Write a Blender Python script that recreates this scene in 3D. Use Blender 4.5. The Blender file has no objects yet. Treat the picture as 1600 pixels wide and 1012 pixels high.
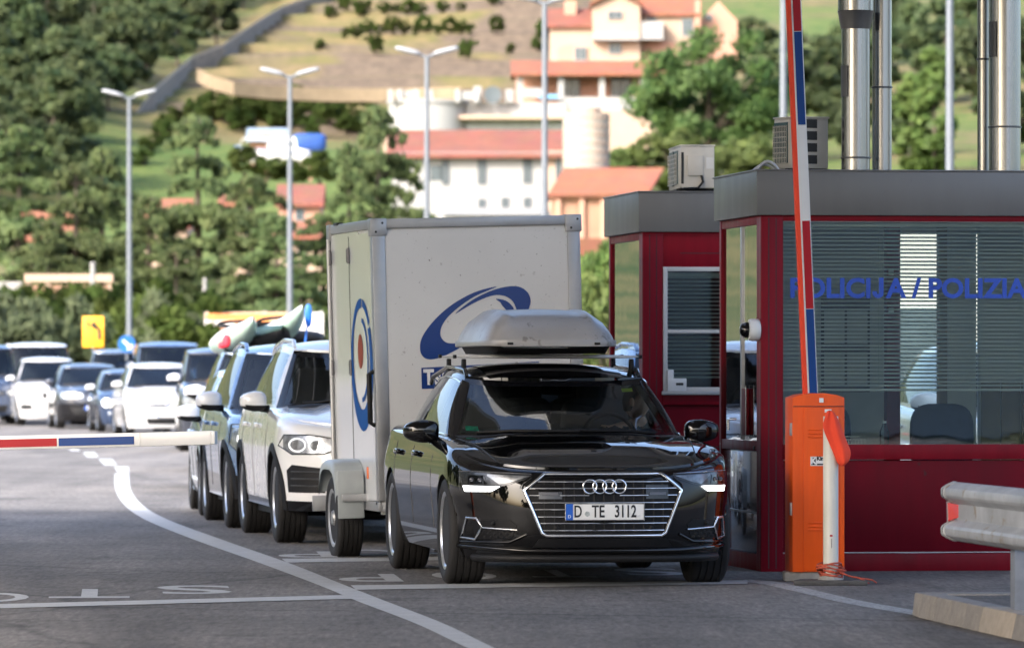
import bpy, bmesh, math, random
import numpy as np
from mathutils import Vector, Matrix

random.seed(7); RNG = np.random.default_rng(7)
SC = bpy.context.scene
COL = SC.collection
R = math.radians

# ------------------------------------------------------------------ camera, sky, sun, exposure
CAM_H, FPX, HOR = 1.40, 8889.0, 580.0          # eye height, focal length and horizon row in the photograph's pixels
cam_d = bpy.data.cameras.new('camera'); cam = bpy.data.objects.new('camera', cam_d); COL.objects.link(cam)
cam.location = (0, 0, CAM_H); cam.rotation_euler = (R(90), 0, 0)
cam_d.sensor_width = 36.0; cam_d.lens = FPX / 1600 * 36.0; cam_d.shift_y = (HOR - 506) / 1600
cam_d.clip_start = 0.5; cam_d.clip_end = 5000
cam_d.dof.use_dof = True; cam_d.dof.focus_distance = 37.3; cam_d.dof.aperture_fstop = 4.8
SC.camera = cam

SUN_DIR = Vector((-0.60, -0.72, 0.62)).normalized()      # towards the sun: behind the camera, to the left
SUN_EL = math.asin(SUN_DIR.z); SUN_AZ = math.atan2(SUN_DIR.x, SUN_DIR.y)
W = bpy.data.worlds.new('World'); SC.world = W; W.use_nodes = True
wn = W.node_tree.nodes; wl = W.node_tree.links
sky = wn.new('ShaderNodeTexSky'); sky.sky_type = 'NISHITA'; sky.sun_disc = False
sky.sun_elevation = SUN_EL; sky.sun_rotation = SUN_AZ % (2 * math.pi)
sky.air_density = 0.8; sky.dust_density = 4.5; sky.ozone_density = 1.0
wn['Background'].inputs['Strength'].default_value = 0.15
wl.new(sky.outputs['Color'], wn['Background'].inputs['Color'])
sun_d = bpy.data.lights.new('sun', 'SUN'); sun = bpy.data.objects.new('sun', sun_d); COL.objects.link(sun)
sun_d.energy = 1.45; sun_d.angle = R(10); sun_d.color = (1.0, 0.965, 0.91)
sun.rotation_euler = (-SUN_DIR).to_track_quat('-Z', 'Y').to_euler(); sun.location = (-30, -30, 60)
SC.view_settings.view_transform = 'Standard'; SC.view_settings.look = 'None'
SC.view_settings.exposure = 2.12; SC.view_settings.gamma = 1.0; SC.view_settings.use_curve_mapping = False
SC.view_settings.use_white_balance = True; SC.view_settings.white_balance_temperature = 6250; SC.view_settings.white_balance_tint = 10
SC.render.engine = 'CYCLES'
SC.cycles.use_denoising = True
SC.cycles.max_bounces = 8; SC.cycles.transparent_max_bounces = 16; SC.cycles.glossy_bounces = 4
SC.cycles.caustics_reflective = False; SC.cycles.caustics_refractive = False
SC.cycles.sample_clamp_indirect = 6.0

# ------------------------------------------------------------------ photograph geometry -> world
def ground_z(y):
    return 0.0 if y < 118 else 0.0015 * (y - 118) if y < 175 else 0.0855
def at(px, py, Z):                               # the world point seen at a pixel, Z metres away
    return Vector(((px - 800) * Z / FPX, Z, CAM_H - (py - HOR) * Z / FPX))
def gp(px, py):                                  # ground point (flat part of the road)
    Z = CAM_H * FPX / (py - HOR)
    return Vector(((px - 800) * Z / FPX, Z, 0.0))
def px_x(px, Z): return (px - 800) * Z / FPX
def px_z(py, Z): return CAM_H - (py - HOR) * Z / FPX

# ------------------------------------------------------------------ materials
def new_mat(name):
    m = bpy.data.materials.new(name); m.use_nodes = True
    nt = m.node_tree; nt.nodes.clear()
    out = nt.nodes.new('ShaderNodeOutputMaterial')
    return m, nt, out
def setin(n, **kw):
    for k, v in kw.items():
        k = k.replace('_', ' ')
        if k in n.inputs: n.inputs[k].default_value = v
def c4(c): return (c[0], c[1], c[2], 1.0)
def pmat(name, col, rough=0.5, metal=0.0, coat=0.0, var=0.12, scale=3.0, bump=0.0, bscale=40.0, spec=0.5, rvar=0.0,
         speck=None, emit=None, estr=0.0, stretch=(1, 1, 1), coatr=0.03, col2=None):
    """Principled with noise in the colour, roughness and relief; 'speck' adds fly specks or stains (colour, scale, threshold)."""
    m, nt, out = new_mat(name)
    N, L = nt.nodes, nt.links
    p = N.new('ShaderNodeBsdfPrincipled')
    setin(p, Roughness=rough, Metallic=metal, Coat_Weight=coat, Coat_Roughness=coatr, Specular_IOR_Level=spec)
    tc = N.new('ShaderNodeTexCoord'); mp = N.new('ShaderNodeMapping'); mp.inputs['Scale'].default_value = stretch
    L.new(tc.outputs['Object'], mp.inputs['Vector'])
    nz = N.new('ShaderNodeTexNoise'); setin(nz, Scale=scale, Detail=5.0, Roughness=0.6)
    L.new(mp.outputs['Vector'], nz.inputs['Vector'])
    mx = N.new('ShaderNodeMix'); mx.data_type = 'RGBA'
    lo = tuple(max(0, c * (1 - var)) for c in col); hi = tuple(min(1, c * (1 + var)) for c in (col2 or col))
    mx.inputs[6].default_value = c4(lo); mx.inputs[7].default_value = c4(hi)
    rp = N.new('ShaderNodeMapRange'); setin(rp, From_Min=0.3, From_Max=0.7)
    L.new(nz.outputs['Fac'], rp.inputs['Value']); L.new(rp.outputs['Result'], mx.inputs[0])
    colout = mx.outputs[2]
    if speck:
        for (sc, ss, th) in (speck if isinstance(speck, list) else [speck]):
            n2 = N.new('ShaderNodeTexNoise'); setin(n2, Scale=ss, Detail=3.0, Roughness=0.7); L.new(tc.outputs['Object'], n2.inputs['Vector'])
            r2 = N.new('ShaderNodeMapRange'); setin(r2, From_Min=th, From_Max=th + 0.05); L.new(n2.outputs['Fac'], r2.inputs['Value'])
            m2 = N.new('ShaderNodeMix'); m2.data_type = 'RGBA'; m2.inputs[7].default_value = c4(sc)
            L.new(r2.outputs['Result'], m2.inputs[0]); L.new(colout, m2.inputs[6]); colout = m2.outputs[2]
    L.new(colout, p.inputs['Base Color'])
    if rvar:
        r3 = N.new('ShaderNodeMapRange'); setin(r3, From_Min=0.3, From_Max=0.7, To_Min=max(0.02, rough - rvar), To_Max=min(1, rough + rvar))
        L.new(nz.outputs['Fac'], r3.inputs['Value']); L.new(r3.outputs['Result'], p.inputs['Roughness'])
    if bump:
        nb = N.new('ShaderNodeTexNoise'); setin(nb, Scale=bscale, Detail=4.0); L.new(mp.outputs['Vector'], nb.inputs['Vector'])
        b = N.new('ShaderNodeBump'); setin(b, Strength=bump, Distance=0.02); L.new(nb.outputs['Fac'], b.inputs['Height'])
        L.new(b.outputs['Normal'], p.inputs['Normal'])
    if emit: setin(p, Emission_Color=c4(emit), Emission_Strength=estr)
    L.new(p.outputs['BSDF'], out.inputs['Surface'])
    return m
def glass_mat(name, tint=(0.5, 0.55, 0.53), ior=1.5, rough=0.0, base=0.0):
    """Thin pane: tinted see-through with Fresnel reflection."""
    m, nt, out = new_mat(name); N, L = nt.nodes, nt.links
    tr = N.new('ShaderNodeBsdfTransparent'); tr.inputs['Color'].default_value = c4(tint)
    gl = N.new('ShaderNodeBsdfGlossy'); gl.inputs['Roughness'].default_value = rough; gl.inputs['Color'].default_value = (0.95, 0.97, 1, 1)
    fr = N.new('ShaderNodeFresnel'); fr.inputs['IOR'].default_value = ior
    ad = N.new('ShaderNodeMath'); ad.operation = 'ADD'; ad.inputs[1].default_value = base; ad.use_clamp = True
    nz = N.new('ShaderNodeTexNoise'); setin(nz, Scale=2.0)
    tc = N.new('ShaderNodeTexCoord'); L.new(tc.outputs['Object'], nz.inputs['Vector'])
    bp = N.new('ShaderNodeBump'); setin(bp, Strength=0.012, Distance=0.05); L.new(nz.outputs['Fac'], bp.inputs['Height']); L.new(bp.outputs['Normal'], gl.inputs['Normal'])
    L.new(fr.outputs['Fac'], ad.inputs[0])
    mx = N.new('ShaderNodeMixShader'); L.new(ad.outputs[0], mx.inputs[0]); L.new(tr.outputs[0], mx.inputs[1]); L.new(gl.outputs[0], mx.inputs[2])
    L.new(mx.outputs[0], out.inputs['Surface'])
    return m

# ------------------------------------------------------------------ mesh builder
class MB:
    def __init__(s): s.v = []; s.f = []; s.m = []
    def add(s, verts, faces, mat=0, M=None):
        o = len(s.v)
        for p in verts:
            p = Vector(p)
            s.v.append(tuple(M @ p if M else p))
        for f in faces: s.f.append(tuple(i + o for i in f)); s.m.append(mat)
        return s
    def box(s, c, d, mat=0, M=None):
        x, y, z = c; a, b, h = d[0] / 2, d[1] / 2, d[2] / 2
        v = [(x + i * a, y + j * b, z + k * h) for i in (-1, 1) for j in (-1, 1) for k in (-1, 1)]
        f = [(0, 1, 3, 2), (4, 6, 7, 5), (0, 4, 5, 1), (2, 3, 7, 6), (0, 2, 6, 4), (1, 5, 7, 3)]
        return s.add(v, f, mat, M)
    def tube(s, pts, r, n=8, mat=0, closed=False, cap=True, M=None):
        pts = [Vector(p) for p in pts]; k = len(pts); rs = r if isinstance(r, (list, tuple)) else [r] * k
        v = []; f = []; prev = None
        for i, p in enumerate(pts):
            a = pts[i - 1] if i or closed else p; b = pts[(i + 1) % k] if i < k - 1 or closed else p
            d = (b - a); d = d.normalized() if d.length > 1e-9 else Vector((0, 0, 1))
            if prev is None:
                u = d.orthogonal().normalized()
            else:
                u = prev - d * prev.dot(d); u = u.normalized() if u.length > 1e-6 else d.orthogonal().normalized()
            prev = u; w = d.cross(u)
            for j in range(n):
                t = 2 * math.pi * j / n
                v.append(p + (u * math.cos(t) + w * math.sin(t)) * rs[i])
        for i in range(k if closed else k - 1):
            for j in range(n):
                a = i * n + j; b = i * n + (j + 1) % n; i2 = (i + 1) % k
                f.append((a, b, i2 * n + (j + 1) % n, i2 * n + j))
        if cap and not closed: f.append(tuple(range(n))[::-1]); f.append(tuple((k - 1) * n + j for j in range(n)))
        return s.add(v, f, mat, M)
    def lathe(s, prof, n=24, mat=0, M=None, close=False):        # profile of (radius, height) round z
        v = []; f = []; k = len(prof)
        for r, z in prof:
            for j in range(n): t = 2 * math.pi * j / n; v.append((r * math.cos(t), r * math.sin(t), z))
        for i in range(k - 1 if not close else k):
            for j in range(n):
                i2 = (i + 1) % k
                f.append((i * n + j, i * n + (j + 1) % n, i2 * n + (j + 1) % n, i2 * n + j))
        if not close:
            if prof[0][0] > 1e-6: f.append(tuple(range(n))[::-1])
            if prof[-1][0] > 1e-6: f.append(tuple((k - 1) * n + j for j in range(n)))
        return s.add(v, f, mat, M)
    def prism(s, poly, h0, h1, mat=0, M=None):                    # 2-D outline (counter-clockwise) extruded along z
        n = len(poly)
        v = [(x, y, h0) for x, y in poly] + [(x, y, h1) for x, y in poly]
        f = [tuple(range(n))[::-1], tuple(range(n, 2 * n))] + [(i, (i + 1) % n, n + (i + 1) % n, n + i) for i in range(n)]
        return s.add(v, f, mat, M)
    def grid(s, P, mat=0, M=None, wrap=False):
        n, m = len(P), len(P[0]); v = [p for row in P for p in row]; f = []
        for i in range(n - 1):
            for j in range(m if wrap else m - 1):
                j2 = (j + 1) % m
                f.append((i * m + j, i * m + j2, (i + 1) * m + j2, (i + 1) * m + j))
        return s.add(v, f, mat, M)
    def superell(s, c, r, e1=0.6, e2=0.6, nu=20, nv=12, mat=0, M=None):
        def sp(a, e): return math.copysign(abs(a) ** e, a)
        P = []
        for i in range(nv + 1):
            b = -math.pi / 2 + math.pi * i / nv
            P.append([(c[0] + r[0] * sp(math.cos(b), e1) * sp(math.cos(2 * math.pi * j / nu), e2),
                       c[1] + r[1] * sp(math.cos(b), e1) * sp(math.sin(2 * math.pi * j / nu), e2),
                       c[2] + r[2] * sp(math.sin(b), e1)) for j in range(nu)])
        return s.grid(P, mat, M, wrap=True)
    def build(s, name, mats, parent=None, smooth=None, bevel=0.0, seg=2, merge=1e-5, loc=None, recalc=True):
        me = bpy.data.meshes.new(name)
        me.from_pydata(s.v, [], s.f)
        mats = mats if isinstance(mats, (list, tuple)) else [mats]
        for m in mats: me.materials.append(m)
        if len(mats) > 1: me.polygons.foreach_set('material_index', s.m)
        bm = bmesh.new(); bm.from_mesh(me)
        if merge: bmesh.ops.remove_doubles(bm, verts=bm.verts, dist=merge)
        if recalc: bmesh.ops.recalc_face_normals(bm, faces=bm.faces)
        if bevel:
            es = [e for e in bm.edges if len(e.link_faces) == 2 and e.calc_face_angle(0) > R(30)]
            bmesh.ops.bevel(bm, geom=es, offset=bevel, segments=seg, profile=0.6, affect='EDGES', clamp_overlap=True)
        bm.to_mesh(me); bm.free()
        if smooth is None and bevel: smooth = 35
        if smooth:
            me.shade_smooth(); me.set_sharp_from_angle(angle=R(smooth))
        return link(name, me, parent, loc)
def link(name, me, parent=None, loc=None):
    o = bpy.data.objects.new(name, me); COL.objects.link(o)
    if parent: o.parent = parent
    if loc is not None: o.location = loc
    return o
def tag(o, label=None, cat=None, group=None, kind=None):
    if label: o['label'] = label
    if cat: o['category'] = cat
    if group: o['group'] = group
    if kind: o['kind'] = kind
    return o
def empty(name, loc=(0, 0, 0), rz=0.0, label=None, cat=None, group=None):
    o = bpy.data.objects.new(name, None); COL.objects.link(o); o.empty_display_size = 0.2
    o.location = loc; o.rotation_euler = (0, 0, rz)
    return tag(o, label, cat, group)
def kids(o): return [c for c in bpy.data.objects if c.parent is o]
def copy_tree(o, parent=None):
    c = o.copy(); COL.objects.link(c)
    if parent is not None: c.parent = parent
    for ch in list(o.children): copy_tree(ch, c)
    return c
def structure(o): o['kind'] = 'structure'; return o
def text_mesh(txt, size, extrude=0.002, bold=0.0, align='CENTER', shear=0.0, spacing=1.0):
    cu = bpy.data.curves.new('lettering', 'FONT'); cu.body = txt; cu.size = size; cu.extrude = extrude; cu.offset = bold
    cu.align_x = align; cu.align_y = 'CENTER'; cu.shear = shear; cu.space_character = spacing; cu.resolution_u = 4
    o = bpy.data.objects.new('lettering', cu); COL.objects.link(o)
    dg = bpy.context.evaluated_depsgraph_get()
    me = bpy.data.meshes.new_from_object(o.evaluated_get(dg))
    bpy.data.objects.remove(o); bpy.data.curves.remove(cu)
    return me
def text_obj(name, txt, size, mat, M, parent=None, sx=1.0, **kw):
    me = text_mesh(txt, size, **kw); me.materials.clear(); me.materials.append(mat)
    me.transform(M @ Matrix.Diagonal((sx, 1, 1, 1)))
    return link(name, me, parent)
def frame(o, xax, yax, zax=None):                # matrix from origin and axes
    xax = Vector(xax); yax = Vector(yax); zax = Vector(zax) if zax else xax.cross(yax)
    return Matrix(((xax.x, yax.x, zax.x, o[0]), (xax.y, yax.y, zax.y, o[1]), (xax.z, yax.z, zax.z, o[2]), (0, 0, 0, 1)))
def interp(x, pts):
    return float(np.interp(x, [p[0] for p in pts], [p[1] for p in pts]))
def sinterp(pts, n=200):                          # smooth (monotone cubic) lookup made of a list of points
    xs = np.array([p[0] for p in pts], float); ys = np.array([p[1] for p in pts], float)
    h = np.diff(xs); d = np.diff(ys) / h; m = np.zeros(len(xs))
    m[0], m[-1] = d[0], d[-1]
    for i in range(1, len(xs) - 1):
        if d[i - 1] * d[i] > 0:
            w1 = 2 * h[i] + h[i - 1]; w2 = h[i] + 2 * h[i - 1]; m[i] = (w1 + w2) / (w1 / d[i - 1] + w2 / d[i])
    X = np.linspace(xs[0], xs[-1], n); Y = np.zeros(n)
    for k, x in enumerate(X):
        i = min(len(h) - 1, max(0, int(np.searchsorted(xs, x) - 1))); t = (x - xs[i]) / h[i]
        Y[k] = (2*t**3 - 3*t**2 + 1) * ys[i] + (t**3 - 2*t**2 + t) * h[i] * m[i] + (-2*t**3 + 3*t**2) * ys[i+1] + (t**3 - t**2) * h[i] * m[i+1]
    return lambda q: float(np.interp(q, X, Y))

def nth(k): return {1: 'first', 2: 'second', 3: 'third', 4: 'fourth', 5: 'fifth', 6: 'sixth', 7: 'seventh', 8: 'eighth', 9: 'ninth', 10: 'tenth', 11: 'eleventh', 12: 'twelfth'}.get(k, '%d%s' % (k, {1: 'st', 2: 'nd', 3: 'rd'}.get(k % 10, 'th') if k not in (11, 12, 13) else 'th'))

# ------------------------------------------------------------------ shared materials
M_black_plastic = pmat('black_plastic', (0.006, 0.006, 0.0065), rough=0.6, var=0.2, scale=8, spec=0.3)
M_gloss_black = pmat('gloss_black_trim', (0.005, 0.005, 0.006), rough=0.08, spec=0.45, var=0.1)
M_interior = pmat('dark_interior', (0.010, 0.010, 0.011), rough=0.7, var=0.2, scale=10)
M_seat = pmat('seat_fabric', (0.05, 0.05, 0.055), rough=0.85, var=0.15, scale=20)
M_rubber = pmat('tyre_rubber', (0.0085, 0.008, 0.008), rough=0.75, var=0.25, scale=6, bump=0.15, bscale=90)
M_rim = pmat('alloy_rim', (0.62, 0.63, 0.65), rough=0.28, metal=0.9, var=0.08)
M_rim_dark = pmat('dark_alloy_rim', (0.10, 0.10, 0.11), rough=0.35, metal=0.7, var=0.1)
M_steel = pmat('steel_cover', (0.36, 0.37, 0.38), rough=0.45, metal=0.6, var=0.1)
M_chrome = pmat('chrome_trim', (0.80, 0.81, 0.83), rough=0.12, metal=1.0, var=0.04)
M_satin = pmat('satin_aluminium', (0.72, 0.73, 0.74), rough=0.42, metal=0.2, var=0.06, scale=12)
M_lamp_in = pmat('lamp_reflector', (0.50, 0.52, 0.54), rough=0.2, metal=0.8, var=0.5, scale=14)
M_lamp_dark = pmat('lamp_housing', (0.05, 0.052, 0.055), rough=0.2, metal=0.5, var=0.4, scale=10)
M_drl = pmat('daytime_light', (0.9, 0.9, 0.9), rough=0.3, emit=(1.0, 0.98, 0.95), estr=3.2)
M_drl_soft = pmat('headlamp_glow', (0.9, 0.9, 0.9), rough=0.3, emit=(1.0, 0.98, 0.93), estr=1.6)
M_red_lens = pmat('red_lens', (0.35, 0.01, 0.01), rough=0.15, coat=0.6)
M_amber = pmat('amber_reflector', (0.75, 0.16, 0.03), rough=0.25, coat=0.4)
M_plate = pmat('number_plate', (0.72, 0.72, 0.70), rough=0.35, var=0.03)
M_plate_blue = pmat('plate_blue', (0.01, 0.10, 0.48), rough=0.35)
M_ink = pmat('black_ink', (0.008, 0.008, 0.008), rough=0.5)
M_glass_clear = glass_mat('clear_glass', (0.74, 0.80, 0.77))
M_glass_front = glass_mat('windscreen_glass', (0.84, 0.90, 0.87), ior=1.52)
M_glass_dark = glass_mat('tinted_glass', (0.42, 0.47, 0.45), ior=1.5)
M_glass_far = glass_mat('far_windscreen_glass', (0.34, 0.40, 0.42), ior=1.5)
M_mirror = pmat('mirror_face', (0.5, 0.52, 0.55), rough=0.05, metal=1.0)
M_skin = pmat('skin', (0.70, 0.43, 0.30), rough=0.55, var=0.1, scale=12)
M_hair = pmat('dark_hair', (0.02, 0.015, 0.012), rough=0.6, var=0.3, scale=40)
def paint(name, col, metal=0.0, rough=0.25, coat=1.0, spec=0.4):
    return pmat(name, col, rough=rough, metal=metal, coat=coat, var=0.03, scale=2.0, rvar=0.04, spec=spec)
# ------------------------------------------------------------------ cars
# Design axes of a car: x runs backward from the front axle, y towards its right flank (image left), z up.
class CarShape:
    def __init__(s, **k):
        s.wb = 2.75; s.ohf = 0.88; s.ohr = 1.0; s.W = 0.91; s.Ra = 0.375; s.zw = 0.34; s.rt = 0.34; s.tw = 0.225
        s.Df = 0.85; s.Dr = 0.75; s.pf = 2.2; s.qf = 3.0; s.r = 0.07
        s.__dict__.update(k)
        s.X0 = -s.ohf; s.X3 = s.wb + s.ohr; s.X1 = s.X0 + s.Df; s.X2 = s.X3 - s.Dr
        def plan(p, q):
            a = np.linspace(0, math.pi / 2, 600); gy = np.sin(a) ** (2 / q); gx = 1 - np.cos(a) ** (2 / p)
            d = np.concatenate([[0], np.cumsum(np.hypot(np.diff(gx) * s.Df, np.diff(gy) * s.W))]); d /= d[-1]
            t = np.linspace(0, 1, 300); return np.interp(t, d, gx), np.interp(t, d, gy)
        s._pf = plan(s.pf, s.qf); s._pr = plan(2.2, 3.2)
        s._top = sinterp(s.top); s._w = sinterp(s.wid); s._xf = sinterp(s.front); s._xr = sinterp(s.rear); s._roof = sinterp(s.roof)
        s._crown = sinterp(s.crown)
    def zbot(s, x): return interp(x, s.bot)
    def raw(s, t, z):                               # outline at height z, before the shoulder rounding; t 0..1 front, 1..2 side, 2..3 rear
        w = s._w(z)
        if t <= 1:
            gx = np.interp(t, np.linspace(0, 1, 300), s._pf[0]); gy = np.interp(t, np.linspace(0, 1, 300), s._pf[1])
            xf = s.X0 + s._xf(z); return s.X1 - (s.X1 - xf) * (1 - gx), w * gy
        if t <= 2: return s.X1 + (s.X2 - s.X1) * (t - 1), w * (1 - s.taper(s.X1 + (s.X2 - s.X1) * (t - 1)))
        a = 3 - t
        gx = np.interp(a, np.linspace(0, 1, 300), s._pr[0]); gy = np.interp(a, np.linspace(0, 1, 300), s._pr[1])
        xr = s.X3 + s._xr(z); x = s.X2 + (xr - s.X2) * (1 - gx); return x, w * gy * (1 - s.taper(x))
    def taper(s, x): return 0.0 if x < s.wb else 0.03 * min(1, (x - s.wb) / 1.0) ** 2
    def ref(s, t): return s.raw(t, s._top(s.X0 + 0.2) - 0.05)
    def ztop(s, t): return s._top(s.ref(t)[0])
    def normal(s, t):
        a = s.ref(max(0, t - 0.01)); b = s.ref(min(3, t + 0.01)); dx, dy = b[0] - a[0], b[1] - a[1]; l = math.hypot(dx, dy) or 1
        if t < 0.01: return (-1, 0)
        if t > 2.99: return (1, 0)
        return (-dy / l, dx / l)
    def pt(s, t, z):
        x, y = s.raw(t, z); dz = s.ztop(t) - z
        if dz < s.r:
            dz = max(0, dz); ins = s.r - math.sqrt(max(0, s.r ** 2 - (s.r - dz) ** 2)); n = s.normal(t)
            x -= n[0] * ins; y = max(0.0, y - n[1] * ins)
        return x, y
    def sample(s, z):
        key = round(z, 3)
        c = s.__dict__.setdefault('_c', {})
        if key not in c:
            ts = np.concatenate([np.linspace(0, 1, 60), np.linspace(1.05, 2, 20), np.linspace(2.02, 3, 40)])
            P = np.array([s.pt(t, z) for t in ts]); c[key] = (ts, P)
        return c[key]
    def fx(s, y, z):                                # x of the front at (y, z)
        ts, P = s.sample(z); k = ts <= 1.3; return float(np.interp(abs(y), P[k, 1], P[k, 0]))
    def rx(s, y, z):
        ts, P = s.sample(z); k = ts >= 1.8; return float(np.interp(abs(y), P[k, 1][::-1], P[k, 0][::-1]))
    def sy(s, x, z):                                # y of the flank at (x, z)
        ts, P = s.sample(z); return float(np.interp(x, P[:, 0], P[:, 1]))
    def deck(s, x, y):                              # height of bonnet / deck
        ts, P = s.sample(s._top(x) - 0.0); ye = max(0.05, float(np.interp(x, P[:, 0], P[:, 1])))
        q = min(1, abs(y) / ye); z = s._top(x) + s._crown(x) * (1 - q ** 2.2)
        if s.dome and x < s.xw0 + 0.35:
            k = s.dome * min(1, max(0, (x - s.X0 - 0.16) / 0.5)); z += k * (1 - min(1, max(0, (q - 0.52) / 0.14)) ** 2 * (3 - 2 * min(1, max(0, (q - 0.52) / 0.14))))
            z += 0.6 * k * min(1, max(0, (q - 0.74) / 0.10)) * (1 - min(1, max(0, (q - 0.9) / 0.1)))
        return z
    # glasshouse
    def gh(s, t, u):
        xw = s.xw0 + (s.xw1 - s.xw0) * u; bow = s.bow0 + (s.bow1 - s.bow0) * u
        xr = s.xr0 + (s.xr1 - s.xr0) * u; rb = s.rbow0 + (s.rbow1 - s.rbow0) * u
        wa = s.wb0 + (s.wb1 - s.wb0) * u; wd = wa * s.wrear
        if t <= 1:
            x = xw + bow * t ** 2.3; y = wa * t; n = (-0.8, 0.15 * t)
        elif t <= 2:
            q = t - 1; x = xw + bow + (xr - rb - xw - bow) * q; y = wa + (wd - wa) * q ** 1.5 + 0.045 * 4 * q * (1 - q) * (1 - 0.3 * u); n = (0, 1)
        else:
            q = 3 - t; x = xr - rb * q ** 2.3; y = wd * q; n = (0.8, 0.15 * q)
        b = s.bulge * 4 * u * (1 - u); x += n[0] * b; y += n[1] * b
        # heights
        u0 = 0.0
        xb, yb = x, y
        if u > 0:
            xb, yb = s.gh(t, 0)[:2]
        zb = s.deck(xb, yb) - 0.012
        if u > 0:
            xt, yt = s.ghxy_top(t); zt = s._roof(xt)
            z = zb + (zt - zb) * u
        else: z = zb
        return x, y, z
    def ghxy_top(s, t):
        if t <= 1: return s.xw1 + s.bow1 * t ** 2.3, s.wb1 * t
        if t <= 2:
            q = t - 1; return s.xw1 + s.bow1 + (s.xr1 - s.rbow1 - s.xw1 - s.bow1) * q, s.wb1
        q = 3 - t; return s.xr1 - s.rbow1 * q ** 2.3, s.wb1 * q
    def roof_z(s, x, y):
        ye = s.wb1 + 0.03; q = min(1, abs(y) / ye)
        k = min(1, max(0, (x - s.xw1) / 0.45)) * min(1, max(0, (s.xr1 - x) / 0.3)); k = math.sqrt(k)
        return s._roof(x) + s.rcrown * (0.25 + 0.75 * k) * (1 - q ** 2.6)

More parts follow.
